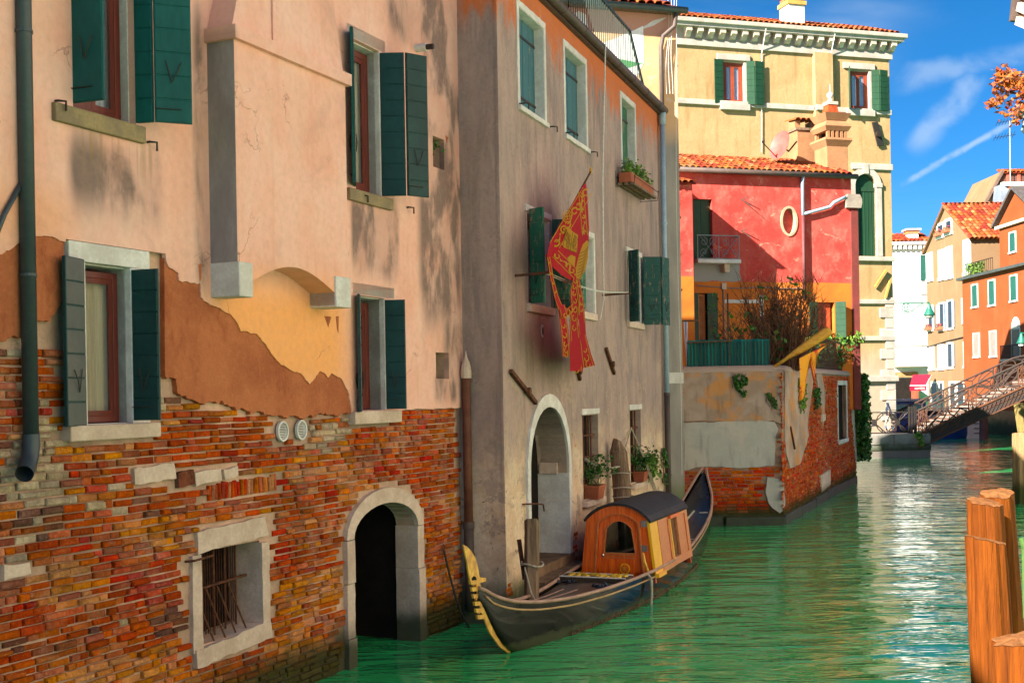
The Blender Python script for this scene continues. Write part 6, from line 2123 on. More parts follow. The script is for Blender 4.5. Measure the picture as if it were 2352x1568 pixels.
deck(8.35, 12.05, .05, .03, M['deck_blk'], 'stern_deck')
deck(4.5, 8.4, .40, 0, simple('cockpit_floor', (.11, .012, .010), (.08, .01, .008), 3, .7), 'cockpit_floor', .05)
for u in (.9,):
    pass
# raised lines on the decks
k = MB()
for w_ in (.10, -.04):
    k.tube([fgo.P(u, lerp_st(u)[1] - .01, w_ * (u - 1) * .6 + .03) for u in (1.6, 2.2, 2.8, 3.4)], .008, 5)
k.build('deck_moulding', M['copper_rail'], gon)
for u in (8.75, 8.95):
    s = lerp_st(u)
    MB().tube([fgo.P(u, s[1] - .02, -s[3] + .06), fgo.P(u, s[1] + .0, .05), fgo.P(u, s[1] - .02, s[2] - .06)], .012, 5).build('deck_trim', M['stone_w'], gon)
s = lerp_st(8.5)
hatch = MB().prism(Fr(fgo.P(8.35, 0, 0), fgo.n), arc((.3, 0), .20, .0001, 0, 180, 4), 0, 0) if False else None
# bow iron
fer = thing_part = MB()
def uz(pts):
    return [fgo.at(x, y) for x, y in pts]
blade = uz([(1062, 1250), (1071, 1254), (1082, 1266), (1092, 1283), (1097, 1305), (1100, 1325), (1115, 1326), (1115, 1334), (1101, 1338), (1106, 1356), (1114, 1392), (1131, 1437), (1150, 1471), (1172, 1491), (1194, 1497), (1192, 1503), (1170, 1501), (1146, 1484), (1122, 1450), (1104, 1402), (1096, 1362), (1092, 1341), (1080, 1341), (1077, 1325), (1072, 1295), (1066, 1265)])
ferro = MB().prism(fgo, blade, -.009, .009, back=True).build('bow_iron', M['gold'], gon, bevel=.004)
ty = [1331, 1347, 1363, 1380, 1396, 1411]
for i in range(6):
    xl, xr = 1078 + 3.2 * i, 1095 + 3.0 * i
    MB().prism(fgo, uz([(xl, ty[i] + 1), (xr, ty[i]), (xr + 2, ty[i] + 9), (xl + 2, ty[i] + 10.5)]), -.014, .014, back=True).build('comb_tooth', M['gold'], ferro)
for i in (1, 3, 5):
    q = uz([(1083 + 3.2 * i, ty[i] - 4)])[0]
    MB().tube([fgo.P(q[0], q[1], -.012), fgo.P(q[0], q[1], .012)], .012, 6).build('comb_spacer', M['gold'], ferro)
MB().prism(fgo, uz([(1082, 1327), (1086, 1322), (1090, 1324), (1092, 1331), (1082, 1332)]), -.018, .018, back=True).build('iron_eye', M['dark'], ferro)
# carved seat board at the end of the bow deck
f4 = Fr(fgo.P(4.42, 0, .14), fgo.n)
s4 = lerp_st(4.42)
bd = MB().box(f4, -.52, .50, s4[1] - .03, s4[1] + .05, -.16, .22).build('carved_board', simple('dark_board', (.05, .035, .022), None, 3, .5), gon, bevel=.01)
rr = random.Random(4)
for i in range(34):
    a, o_ = rr.uniform(-.44, .42), rr.uniform(-.09, .15)
    MB().lathe(f4.P(a, s4[1] + .05, o_), [(.046, 0), (.040, .016), (.016, .03)], 7).build('gilt_rosette', simple('gilt', (.75, .48, .03), (.6, .34, .02), 5, .45, .5, metal=.3) if i == 0 else bpy.data.materials['gilt'], bd)
for o_ in (-.15, .21):
    MB().tube([f4.P(-.52, s4[1] + .055, o_), f4.P(.5, s4[1] + .055, o_)], .012, 5).build('gilt_edge', M['stone_w'], bd)
# little black roses by the board
k = MB()
for i in range(22):
    w_ = rr.uniform(-.40, -.12) if i < 10 else rr.uniform(.28, .56)
    u = 4.05 + rr.uniform(-.12, .12) + (0 if i < 10 else -.15)
    k.lathe(fgo.P(u, lerp_st(u)[1] - .03, w_), [(.035, 0), (.045, .02), (.02, .05)], 6)
stuff(k.build('black_ornaments', M['deck_blk'], gon))

# cabin -------------------------------------------------------------
M['mahog'] = woodmat('varnished_mahogany', (.90, .165, .012), (.62, .065, .006), .3, (16, 16, 1.1), coat=.5, bump=.08, dist=.003)
M['mahog_l'] = woodmat('pale_mahogany', (.62, .215, .06), (.50, .145, .038), .35, (10, 10, 6), coat=.2, bump=.08, dist=.003)
M['yellowwood'] = woodmat('vivid_yellow_wood', (.95, .55, .008), (.90, .36, .004), .3, (14, 14, 1.0), coat=.8, bump=.06, dist=.003)
M['felt'] = simple('roof_felt', (.022, .020, .021), (.035, .033, .034), 3, .62, .3, bump=.25, bscale=60)
cab = MB()
UC0, UC1, CC = 5.45, 7.75, .15
HB, HT, ZS, ZA, ZB = .60, .50, 1.22, 1.44, .38
def cabz(t):                                           # roof arch, t -1..1
    return ZS + (ZA - ZS) * (1 - abs(t) ** 2.2)
fc = Fr(fgo.P(UC0, 0, CC), fgo.n)                      # front of the cabin: s to the right as seen, faces the bow
def front_outline(k=1.0):
    pts = [(-HB * k, ZB - .12), (HB * k, ZB - .12)]
    pts += [(HT * k * t, cabz(t) - (1 - k) * .5) for t in [1 - 2 * i / 14 for i in range(15)]]
    return pts
dw = .34
door = [(-dw - .04, ZB - .10), (dw + .06, ZB - .10)] + [(dw * .92 * t + .01, 1.16 + .14 * (1 - t * t)) for t in [1 - 2 * i / 10 for i in range(11)]]
def cabwall(f, holes, mat, name, dep, o=0.0):
    m_ = MB()
    m_.wall(f, front_outline(), holes, o, dep, rim=.05)
    return m_.build(name, mat, cabin)
cabin = MB().box(fgo, UC0 + .03, UC1 - .03, ZB - .02, ZB + .03, CC - HB + .02, CC + HB - .02).build('cabin', M['mahog'], gon)
cabwall(fc, [door], M['mahog'], 'front_wall', .05)
fcb = Fr(fgo.P(UC1, 0, CC), -fgo.n)
cabwall(fcb, [], M['mahog'], 'rear_wall', 0)
# door with glazed arch
do = MB()
wn_ = [(-.235, .70), (.27, .70)] + [(.012 + .20 * t, 1.08 + .115 * (1 - t * t)) for t in [1 - 2 * i / 10 for i in range(11)]]
do.wall(fc, [(a * .985, b if b > .5 else b + .01) for a, b in door], [wn_], -.03, .03)
dor = do.build('cabin_door', M['mahog'], cabin)
def ringed(pts, w_, o0, o1, mat, name, parent, f=fc):
    cx = sum(p[0] for p in pts) / len(pts)
    cz_ = sum(p[1] for p in pts) / len(pts)
    inn = [(cx + (p[0] - cx) * (1 - w_ / abs(.2)), cz_ + (p[1] - cz_) * (1 - w_ / .25)) for p in pts]
    m_ = MB()
    n = len(pts)
    for i in range(n):
        j = (i + 1) % n
        m_.add([f.P(*pts[i], o0), f.P(*pts[j], o0), f.P(*pts[j], o1), f.P(*pts[i], o1), f.P(*inn[j], o1), f.P(*inn[i], o1), f.P(*inn[j], o0), f.P(*inn[i], o0)], [(0, 1, 2, 3), (3, 2, 4, 5), (5, 4, 6, 7)])
    return m_.build(name, mat, parent)
ringed([(a * 1.06, .98 + (b - .98) * 1.05) for a, b in wn_], .012, -.03, -.006, M['mahog_l'], 'window_moulding', dor)
ringed([(a * 1.08, .8 + (b - .8) * 1.04) for a, b in door], .014, .0, .018, M['mahog_l'], 'door_moulding', dor)
MB().prism(fc, wn_, -.05, -.045).build('pane', M['glass'], dor)
MB().box(fc, -.42, .42, ZB, 1.2, -.6, -.55).build('dark_interior', M['dark'], dor)
for z in (.66, .62):
    MB().box(fc, -.24, .26, z, z + .012, -.03, -.012).build('door_rail', M['mahog_l'], dor)
for i in range(6):
    MB().box(fc, -.24 + i * .083, -.24 + i * .083 + .078, ZB - .08, .605, -.03, -.02).build('board', M['mahog'], dor)

MB().tube([fc.P(.10, .46, -.02), fc.P(.10, .46, -.008)], .085, 18).build('emblem_disc', M['yellowwood'], dor)
MB().tube([fc.P(.10, .46, -.008), fc.P(.10, .46, -.003)], .066, 18).build('emblem_field', M['mahog'], dor)
for i in range(8):
    a = i * .785
    MB().bar(fc.P(.10, .46, .0), fc.P(.10 + .05 * math.cos(a), .46 + .05 * math.sin(a), .0), .012, .006).build('emblem_ray', M['gold'], dor)
M['chrome'] = simple('chrome', (.6, .6, .6), (.4, .4, .4), 9, .25, .5, metal=.9, bump=0)
MB().lathe(fc.P(-.255, .66, -.01), [(.022, -.02), (.026, 0), (.018, .02)], 8).build('door_knob', M['chrome'], dor)
for z in (.74, 1.12):
    MB().box(fc, .38, .47, z, z + .10, .0, .015).build('hinge', M['chrome'], cabin)
# yellow edge of the right side and the panelled side wall
def sidept(u, t, o=0.0, sgn=1):
    """t 0 sill .. 1 eaves, on the sloping side of the cabin"""
    h = HB + (HT - HB) * t
    return fgo.P(u, ZB + (ZS - ZB) * t, CC + sgn * (h + o))
def sidebox(u0, u1, t0, t1, o0, o1, mat, name, parent, sgn=1):
    m_ = MB()
    vs = [sidept(u, t, o, sgn) for o in (o0, o1) for t in (t0, t1) for u in (u0, u1)]
    m_.add(vs, [(0, 2, 3, 1), (4, 5, 7, 6), (0, 1, 5, 4), (2, 6, 7, 3), (0, 4, 6, 2), (1, 3, 7, 5)])
    return m_.build(name, mat, parent)
sidebox(UC0 - .02, UC0 + .42, .0, 1.0, -.03, .012, M['yellowwood'], 'corner_board', cabin)
sidebox(UC0 - .02, UC0 + .42, -.04, .03, -.03, .06, M['yellowwood'], 'corner_foot', cabin)
u0, u1 = UC0 + .42, UC1
sw_ = sidebox(u0, u1, .0, .14, -.03, .02, M['mahog_l'], 'side_wall', cabin)
sidebox(u0, u1, .90, 1.0, -.03, .02, M['mahog_l'], 'side_rail', sw_)
L = u1 - u0
for a, b in ((0, .09), (.32, .38), (.62, .68), (.91, 1.0)):
    sidebox(u0 + L * a, u0 + L * b, .14, .90, -.03, .02, M['mahog_l'], 'side_stile', sw_)
for a, b in ((.09, .32), (.68, .91)):
    sidebox(u0 + L * a, u0 + L * b, .14, .90, -.03, .002, M['mahog_l'], 'side_panel', sw_)
sidebox(u0 + L * .38, u0 + L * .62, .14, .90, -.045, -.04, simple('crimson_drape', (.10, .006, .014), (.06, .003, .008), 3, .9, bump=.2, stretch=(8, 8, .4)), 'drape', sw_)
sidebox(u0 + L * .38, u0 + L * .62, .14, .90, -.012, -.008, M['glass'], 'pane', sw_)
sidebox(u0 + L * .36, u0 + L * .385, .12, .92, .0, .032, M['yellowwood'], 'window_bead', sw_)
sidebox(u0 + L * .33, u0 + L * .66, .91, .97, .02, .07, M['mahog'], 'window_visor', sw_)
sidebox(UC0, UC1, .0, 1.0, -.03, .01, M['mahog'], 'side_wall', cabin, -1)
# curved roof
rf = MB()
n_, T = 16, []
for i in range(n_ + 1):
    t = -1.06 + 2.12 * i / n_
    T.append((HT * t, (cabz(min(1, abs(t))) - (abs(t) > 1) * .05)))
vs = []
for u in (UC0 - .05, UC1 + .05):
    for s_, z in T:
        vs.append(fgo.P(u, z + .012, CC + s_))
for u in (UC0 - .05, UC1 + .05):
    for s_, z in T:
        vs.append(fgo.P(u, z + .045, CC + s_ * 1.03))
k_ = n_ + 1
fs = []
for i in range(n_):
    fs += [(i, i + 1, k_ + i + 1, k_ + i), (2 * k_ + i + 1, 2 * k_ + i, 3 * k_ + i, 3 * k_ + i + 1), (2 * k_ + i, 2 * k_ + i + 1, i + 1, i), (3 * k_ + i + 1, 3 * k_ + i, k_ + i, k_ + i + 1)]
fs += [(0, k_, 3 * k_, 2 * k_), (k_ - 1, 3 * k_ - 1, 4 * k_ - 1, 2 * k_ - 1)]
rf.add(vs, fs)
rf.build('roof', M['felt'], cabin, smooth=False)
# brass oarlock fittings, rope on the stern and fender rope
MB().tube([fgo.P(5.2, .45, .70), fgo.P(5.15, .62, .66), fgo.P(5.22, .75, .62)], [.03, .025, .012], 6).build('brass_fitting', M['gold'], gon)
k = MB()
k.tube([fgo.P(5.05, .47, .72), fgo.P(5.05, .40, .78), fgo.P(5.06, .2, .79), fgo.P(5.04, .0, .78)], .02, 6)
k.tube([fgo.P(5.1, .47, .70), fgo.P(5.12, .35, .78), fgo.P(5.08, .1, .79)], .014, 6)
k.build('fender_rope', M['rope'], gon)
k = MB()
k.tube([fgo.P(9.0, .60, .0), fgo.P(9.4, .64, .05), fgo.P(9.9, .72, .10), fgo.P(10.6, .86, .12)], .02, 6)
k.tube([fgo.P(8.9 + .16 * math.cos(a), .60 + .02 * math.sin(a * 3), .02 + .14 * math.sin(a)) for a in [i * .45 for i in range(26)]], .018, 6)
k.tube([fgo.P(8.9, .6, .0), fgo.P(8.9, .78, .0), fgo.P(8.9, .8, .15)], .012, 6)
k.build('stern_rope', M['rope'], gon)
k = MB()
k.tube([fgo.P(10.6, .83, -.28), fgo.P(10.3, .74, -.05)], .012, 5)
k.tube([fgo.P(10.7, .82, .2), fgo.P(10.75, .82, .36)], .012, 5)
k.build('rope_stay', M['rope'], gon)
# mussels and weed along the waterline
k = MB()
for i in range(700):
    u = rr.uniform(2.5, 9.2)
    s = lerp_st(u)
    c = fgo.P(u, rr.uniform(.0, .05), s[2] * .96 + .0)
    r_ = rr.uniform(.008, .02)
    k.add([c + Vector((r_, 0, 0)), c + Vector((0, r_, 0)), c + Vector((-r_, 0, 0)), c + Vector((0, -r_, 0)), c + Vector((0, 0, r_ * 1.3)), c + Vector((0, 0, -r_))], [(0, 1, 4), (1, 2, 4), (2, 3, 4), (3, 0, 4), (1, 0, 5), (2, 1, 5), (3, 2, 5), (0, 3, 5)])
stuff(k.build('barnacles', simple('barnacle', (.14, .08, .045), (.06, .045, .025), 30, .9), gon))

# ------------------------------------------------------------------ posts, pots and ropes by the grey house
def post(name, label, x, ytop, d, r, mat, lean=(0, 0), n=9, seed=1, ztop=None, group=None, taper=.9, tip=None, z0=-.6):
    rr_ = random.Random(seed)
    P_ = at(x, ytop, d)
    zt_ = P_.z if ztop is None else ztop
    t = thing(name, label, 'post', (P_.x, P_.y, 0), group)
    vs, fs = [], []
    hs = [z0, z0 + (zt_ - z0) * .25, z0 + (zt_ - z0) * .5, z0 + (zt_ - z0) * .75, z0 + (zt_ - z0) * .93, zt_]
    if n == 10:
        n = 26
    fac = [1 + .11 * mnoise.noise(Vector((2.2 * math.cos(6.283 * j / n), 2.2 * math.sin(6.283 * j / n), seed * 3.7))) * 1.6 - (.09 if rr_.random() < .13 else 0) for j in range(n)]
    if n < 20:
        fac = [1 + rr_.uniform(-.13, .12) for _ in range(n)]
    for i, z in enumerate(hs):
        k = 1 + (taper - 1) * i / 5
        if tip and i == 5:
            k *= tip
        for j in range(n):
            a = 6.283 * j / n
            w_ = r * k * fac[j] * (1 + rr_.uniform(-.05, .05) * (1 if n < 20 else .35))
            dz = ((rr_.uniform(-.03, .03) if n < 20 else .008 * rr_.uniform(-1, 1)) + .03 * math.sin(a + seed)) if i == 5 else 0
            vs.append((P_.x + lean[0] * (z - zt_) + w_ * math.cos(a), P_.y + lean[1] * (z - zt_) + w_ * math.sin(a), z + dz))
    for i in range(len(hs) - 1):
        for j in range(n):
            q = (j + 1) % n
            fs.append((i * n + j, i * n + q, (i + 1) * n + q, (i + 1) * n + j))
    top = len(vs)
    vs.append((P_.x, P_.y, zt_ + .015))
    b = MB().add(vs, fs)
    o = b.build('trunk', mat, t, bevel=.0 if n > 20 else .012)
    tm = MB().add([(q[0], q[1], q[2] + .003) for q in (vs[5 * n + j] for j in range(n))] + [vs[top]], [(j, (j + 1) % n, n) for j in range(n)])
    tm.build('sawn_top', M['sawn'], t)
    return t
M['sawn'] = woodmat('sawn_end', (.20, .085, .03), (.12, .045, .015), .9, (9, 9, 9), bump=.5)
M['bricola'] = woodmat('mooring_wood', (.170, .042, .003), (.085, .020, .0025), .85, (7, 7, .5), bump=1.0, dist=.03, algae=.7)
pst = post('plank_post', 'weathered grey wooden post in front of doorway steps', 1222, 1198, 16.1, .115, M['old_wood'], (.02, .0), 6, 3, taper=1.0)
k = MB()
q = at(1222, 1295, 16.1)
k.tube([q + Vector((.15 * math.cos(a), .15 * math.sin(a), .02 * math.sin(a * 2))) for a in [i * .4 for i in range(17)]], .014, 6)
k.tube([q + Vector((-.14, -.05, 0)), fg.P(.55, q.z + .08, .03)], .014, 6)
k.tube([q + Vector((-.1, -.12, -.02)), q + Vector((-.02, -.2, -.35)), q + Vector((.12, -.25, -.6))], .012, 6)
k.build('rope_loop', M['rope'], pst)
MB().bar(at(1192, 1238, 16.3), at(1205, 1330, 16.25), .05, .06).build('iron_stay', M['rust'], pst)
pst2 = post('mooring_post', 'old pointed grey mooring post leaning on grey wall near window', 1418, 1012, 21.6, .17, M['old_wood'], (-.06, 0), 8, 5, tip=.55)
for y in (1085, 1118, 1140):
    q = at(1425 + (y - 1085) * .12, y, 21.6)
    MB().tube([q + Vector((.185 * math.cos(a), .185 * math.sin(a), .01 * math.sin(a * 3))) for a in [i * .4189 for i in range(16)]], .013, 5).build('rope_ring', M['rope'], pst2)
k = MB()
pa = fg.P(B1[0] + .3, B1[3] - .75, -.1)
pb = at(1420, 1070, 21.5)
for d_ in (0, .05):
    k.tube([pa.lerp(pb, i / 8) + Vector((d_, 0, -.10 * math.sin(math.pi * i / 8))) for i in range(9)], .014, 5)
pc = fg.P(B2[0] + .05, B2[3] - .35, .02)
k.tube([pb, (pb + pc) / 2 + Vector((0, 0, -.05)), pc], .012, 5)
pd = fg.P(B2[1] + .15, B2[2] - .2, .2)
for d_ in (0, .03, .06):
    k.tube([pc, (pc + pd) / 2 + Vector((.03, -.05, d_)), pd + Vector((d_, 0, 0))], .012, 5)
k.tube([at(1362, 1160, 20.6), at(1395, 1170, 20.8), at(1420, 1162, 21.4)], .014, 5)
tag(k.build('mooring_ropes', M['rope']), 'pale ropes strung between barred windows and leaning mooring post', 'ropes')
def pot_plant(label, f, s, z, o, w_, h_, seed, leafm='leaf', hh=.4, n=260, spread=.35):
    t = thing('potted_plant', label, 'potted plant', f.P(s, z, o))
    m_ = MB()
    vs = []
    for zz, k in ((z, .8), (z + h_ * .85, 1.0), (z + h_ * .85, 1.08), (z + h_, 1.08)):
        for sx_, so_ in ((-1, -1), (1, -1), (1, 1), (-1, 1)):
            vs.append(f.P(s + sx_ * w_ / 2 * k, zz, o + so_ * w_ * .36 * k))
    fs = [(0, 1, 2, 3)]
    for i in range(3):
        for j in range(4):
            fs.append((4 * i + j, 4 * i + (j + 1) % 4, 4 * i + 4 + (j + 1) % 4, 4 * i + 4 + j))
    m_.add(vs, fs)
    m_.build('pot', M['terracotta'], t)
    MB().box(f, s - w_ * .48, s + w_ * .48, z + h_ * .9, z + h_ * .93, o - w_ * .3, o + w_ * .3).build('soil', M['soil'], t)
    r_ = random.Random(seed)
    fo = MB()
    for i in range(14):
        b = f.P(s + r_.uniform(-.4, .4) * w_, z + h_, o + r_.uniform(-.2, .25) * w_)
        tip_ = b + Vector((r_.uniform(-1, 1) * spread, r_.uniform(-1, .6) * spread, hh * r_.uniform(.4, 1.1)))
        fo.tube([b, (b + tip_) / 2 + Vector((0, 0, .04)), tip_], .005, 3, cap=False)
        sprig(fo, (b + tip_) / 2, hh * .4, n // 28, spread * .5, .065, r_)
        sprig(fo, tip_ - Vector((0, 0, .06)), .14, n // 28, .16, .07, r_)
    fo.build('foliage', M[leafm], t)
    return t
pot_plant('terracotta pot with leafy green plant on first barred window sill', fg, (B1[0] + B1[1]) / 2 + .05, B1[2], .03, .42, .24, 4, hh=.42, n=300)
pot_plant('small pot with trailing green plant on far barred window', fg, (B2[0] + B2[1]) / 2 + .1, B2[2] + .02, .06, .34, .2, 6, hh=.4, n=380, spread=.36)
vine('wall_plant', fg, [(1462, 1045), (1478, 1040), (1492, 1060), (1492, 1090), (1478, 1105), (1468, 1080)], 0, 260, .09, 'bright trailing weed beside far barred window of grey house', 'leaf_light', seed=12, thick=.25)
vine('wall_plant', fg, [(1516, 1030), (1522, 1030), (1524, 1110), (1518, 1115)], 0, 160, .07, 'thin strip of ivy climbing behind the brown downpipe', seed=13, thick=.1)

# ------------------------------------------------------------------ big foreground posts
GR = 'thick orange wooden mooring posts'
post('mooring_post', 'nearest full-length orange mooring post, standing before two others', 2262, 1240, 8.6, .165, M['bricola'], (-.04, .0), 10, 11, group=GR, taper=.86)
post('mooring_post', 'orange mooring post with notched shoulder behind the nearest one', 2263, 1153, 9.15, .150, M['bricola'], (-.03, .0), 10, 12, group=GR, taper=.84)
post('mooring_post', 'orange mooring post farthest back, dark in shade on right side', 2290, 1133, 9.6, .150, M['bricola'], (-.045, .0), 10, 13, group=GR, taper=.84)
post('mooring_post', 'short cut orange post at the bottom right corner', 2338, 1468, 7.4, .165, M['bricola'], (-.03, .0), 10, 14, group=GR, taper=.9)
post('pale_mooring_post', 'sun-bleached pale wooden post standing in water at right edge', 2352, 992, 32.5, .30, woodmat('bleached_wood', (.36, .24, .12), (.26, .16, .07), .85, (4, 4, .5), bump=.7, algae=.8), (0, 0), 10, 15, taper=.9)
post('slanted_mooring_post', 'thin leaning yellowish post in canal before the orange house', 2339, 925, 62, .27, woodmat('lichen_wood', (.22, .17, .05), (.14, .10, .04), .85, (3, 3, .5), bump=.5), (-.14, 0), 8, 16)
gm = MB()
gm.tube([at(2346, 1235, 8.2), at(2356, 1262, 8.2), at(2360, 1420, 8.1)], [.018, .028, .03], 8)
gm.tube([at(2364, 1240, 8.2), at(2366, 1420, 8.1), at(2366, 1700, 8.1)], .03, 8)
tag(gm.build('green_iron_rail', simple('rail_paint_green', (.06, .14, .03), (.04, .09, .02), 4, .5)), 'bent green iron rail behind the orange posts at right edge', 'railing')

# ------------------------------------------------------------------ big flag on the grey house
flag = thing('flag', 'red and gold banner with book and winged emblem on the grey house', 'flag', fg.P(SG(1300, 600), fg.at(1300, 600)[1], .6))
def fo_(x, y):
    fold = 1337 - (y - 430) * .083
    o = .62 + .035 * math.sin(x * .085 + y * .03)
    if x > fold:
        o -= .006 * (x - fold)
    return o
def FP(x, y, lift=0.0):
    o = fo_(x, y) + lift
    return fg.P(*fg.at(x, y, o), o)
def flagmat(name, c1, c2):
    m = Mt(name, .75, .2)
    f = m.noise(m.pos(), 5, 4)
    m.color(m.mix(f, c1, c2))
    m.bump(m.noise(m.sc(m.pos(), (1, 1, .6)), 9, 3), .3, .03)
    tl, mx = m.n('BsdfTranslucent'), m.n('MixShader')       # thin cloth lets light through
    m.put(tl.inputs['Color'], m.mix(f, c1, c2))
    mx.inputs[0].default_value = .45
    m.t.links.new(m.b.outputs[0], mx.inputs[1])
    m.t.links.new(tl.outputs[0], mx.inputs[2])
    m.t.links.new(mx.outputs[0], m.t.nodes['Material Output'].inputs['Surface'])
    return m.m
M['flag_red'] = flagmat('flag_crimson', (.56, .016, .024), (.46, .012, .022))
M['flag_gold'] = flagmat('flag_gold', (.62, .34, .025), (.52, .26, .02))
M['flag_ink'] = flagmat('flag_ink', (.16, .07, .012), (.12, .05, .01))
def flag_poly(pts, mat, name, lift=0.004, sub=1, parent=None):
    m_ = MB()
    tr = tessellate_polygon([[Vector((a, b, 0)) for a, b in pts]])
    tris = [tuple(Vector(pts[i]) for i in t) for t in tr]
    for _ in range(sub):
        nt = []
        for a, b, c in tris:
            ab, bc, ca = (a + b) / 2, (b + c) / 2, (c + a) / 2
            nt += [(a, ab, ca), (ab, b, bc), (ca, bc, c), (ab, bc, ca)]
        tris = nt
    for t in tris:
        m_.add([FP(q.x, q.y, lift) for q in t], [(0, 1, 2)])
    return m_.build(name, mat, parent or flag, smooth=True)
def ribbon_mb(m_, pts, w_, lift):
    L_, R_ = [], []
    for i, p in enumerate(pts):
        a, b = Vector(pts[max(0, i - 1)]), Vector(pts[min(len(pts) - 1, i + 1)])
        d = (b - a).normalized() if (b - a).length else Vector((0, 1))
        n_ = Vector((-d.y, d.x)) * (w_[i] if isinstance(w_, list) else w_) / 2
        L_.append((p[0] + n_.x, p[1] + n_.y))
        R_.append((p[0] - n_.x, p[1] - n_.y))
    for i in range(len(pts) - 1):
        m_.add([FP(*L_[i], lift), FP(*L_[i + 1], lift), FP(*R_[i + 1], lift), FP(*R_[i], lift)], [(0, 1, 2, 3)])
cloth = flag_poly([(1346, 419), (1338, 428), (1308, 478), (1280, 525), (1262, 560), (1256, 588), (1268, 612), (1290, 632), (1318, 648), (1330, 646), (1345, 612), (1352, 570), (1353, 520), (1350, 470)], M['flag_red'], 'cloth', 0, 4)
gm_ = MB()
def band(A, B, off, n, flip=1):
    """gold scrolls between two parallel lines along A-B, off px to one side"""
    A, B = Vector(A), Vector(B)
    d = (B - A).normalized()
    nn_ = Vector((-d.y, d.x)) * flip
    for k in (.06, 1.0):
        p, q = A + nn_ * off * k, B + nn_ * off * k
        ribbon_mb(gm_, [(p.lerp(q, i / 8).x, p.lerp(q, i / 8).y) for i in range(9)], 1.7, .006)
    L = (B - A).length / n
    for i in range(n):
        c = A + d * L * (i + .5) + nn_ * off * .53
        sg = 1 if i % 2 else -1
        pts, ws = [], []
        for j in range(15):
            a = j / 14 * 5.2
            r_ = (off * .36) * (1 - .62 * j / 14)
            q = c + d * (L * .18 * sg + r_ * math.cos(a) * sg) + nn_ * r_ * math.sin(a) * sg
            pts.append((q.x, q.y))
            ws.append(4.2 - 1.8 * j / 14)
        ribbon_mb(gm_, pts, ws, .006)
        q0, q1 = c - d * L * .5 * sg, c + d * L * .18
        ribbon_mb(gm_, [(q0.x, q0.y), ((q0.x + q1.x) / 2 + nn_.x * 3 * sg, (q0.y + q1.y) / 2 + nn_.y * 3 * sg), (q1.x, q1.y)], [1.5, 4, 2.2], .006)
band((1338, 430), (1262, 556), 26, 6, -1)
band((1268, 590), (1318, 640), 20, 3, -1)
band((1341, 440), (1350, 540), 12, 4, 1)
stuff(gm_.build('gold_scrollwork', M['flag_gold'], cloth))
# round quatrefoil in the border
qf = MB()
cx_, cy_ = 1302.5, 497
ribbon_mb(qf, [(cx_ + 11 * math.cos(i * .4), cy_ + 13 * math.sin(i * .4)) for i in range(17)], 2, .007)
for a in (0, 1.57, 3.14, 4.71):
    ribbon_mb(qf, [(cx_ + 4.5 * math.cos(a + .6) + 3.2 * math.cos(i * .6), cy_ + 5 * math.sin(a + .6) + 3.6 * math.sin(i * .6)) for i in range(12)], 1.8, .007)
qf.build('quatrefoil', M['flag_gold'], cloth)
flag_poly([(1300, 530), (1306, 526), (1328, 540), (1325, 580), (1318, 578), (1293, 567), (1291, 562)], M['flag_gold'], 'book', .007, 2, cloth)
for i, w_ in enumerate(((1294, 534), (1296, 527), (1302, 524), (1307, 527), (1311, 531))):
    flag_poly([(w_[0] + 3 * math.cos(a), w_[1] + 3.5 * math.sin(a)) for a in [k * .9 for k in range(7)]], M['flag_gold'], 'paw', .008, 0, cloth)
ln = MB()
ribbon_mb(ln, [(1315, 534), (1310, 575)], 1.0, .009)
ribbon_mb(ln, [(1300, 531), (1293, 566), (1309, 575), (1324, 580)], .9, .009)
ln.build('book_outline', M['flag_ink'], cloth)
def textmesh(cu):
    t = bpy.data.objects.new('lettering', cu)
    me = t.to_mesh()
    m2 = me.copy()
    t.to_mesh_clear()
    m2.materials.clear()
    m2.materials.append(cu.materials[0])
    bpy.data.objects.remove(t)
    return bpy.data.objects.new('lettering', m2)
def letters(txt, x, y, px, mat, parent, lift=.011):
    cu = bpy.data.curves.new('lettering', 'FONT')
    cu.body = txt
    cu.size = px * 19.6 / FPX
    cu.align_x = 'CENTER'
    cu.space_line = .82
    cu.materials.append(mat)
    o = textmesh(cu)
    p = FP(x, y, lift)
    t_, n_ = fg.t.to_3d(), fg.n.to_3d()
    # lean with the cloth
    R = Matrix((t_, Vector((0, 0, 1)), n_)).transposed().to_4x4()
    link(o, parent, Matrix.Translation(p) @ R @ Matrix.Rotation(-.22, 4, 'Z') @ Matrix.Diagonal((1.9, 1, 1, 1)))
    return o
letters('PAX\nTIBI\nMAR\nCE', 1305, 541, 10.5, M['flag_ink'], cloth)
letters('EVAN\nGELI\nSTA\nMEVS', 1319.5, 545, 10.5, M['flag_ink'], cloth)
wing = flag_poly([(1330, 585), (1338, 562), (1348, 552), (1352, 556), (1351, 590), (1345, 618), (1333, 642), (1324, 640), (1322, 618)], M['flag_gold'], 'wing', .008, 2, cloth)
fe = MB()
for i in range(9):
    y = 572 + i * 7.5
    ribbon_mb(fe, [(1352 - i * 1.6, y - 6), (1342 - i * 1.2, y + 6), (1330 - i * .6, y + 10)], 1.1, .011)
fe.build('feather_lines', M['flag_ink'], wing)
flag_poly([(1303, 592), (1312, 585), (1322, 590), (1320, 612), (1312, 606), (1306, 602)], M['flag_gold'], 'emblem_figure', .008, 1, cloth)
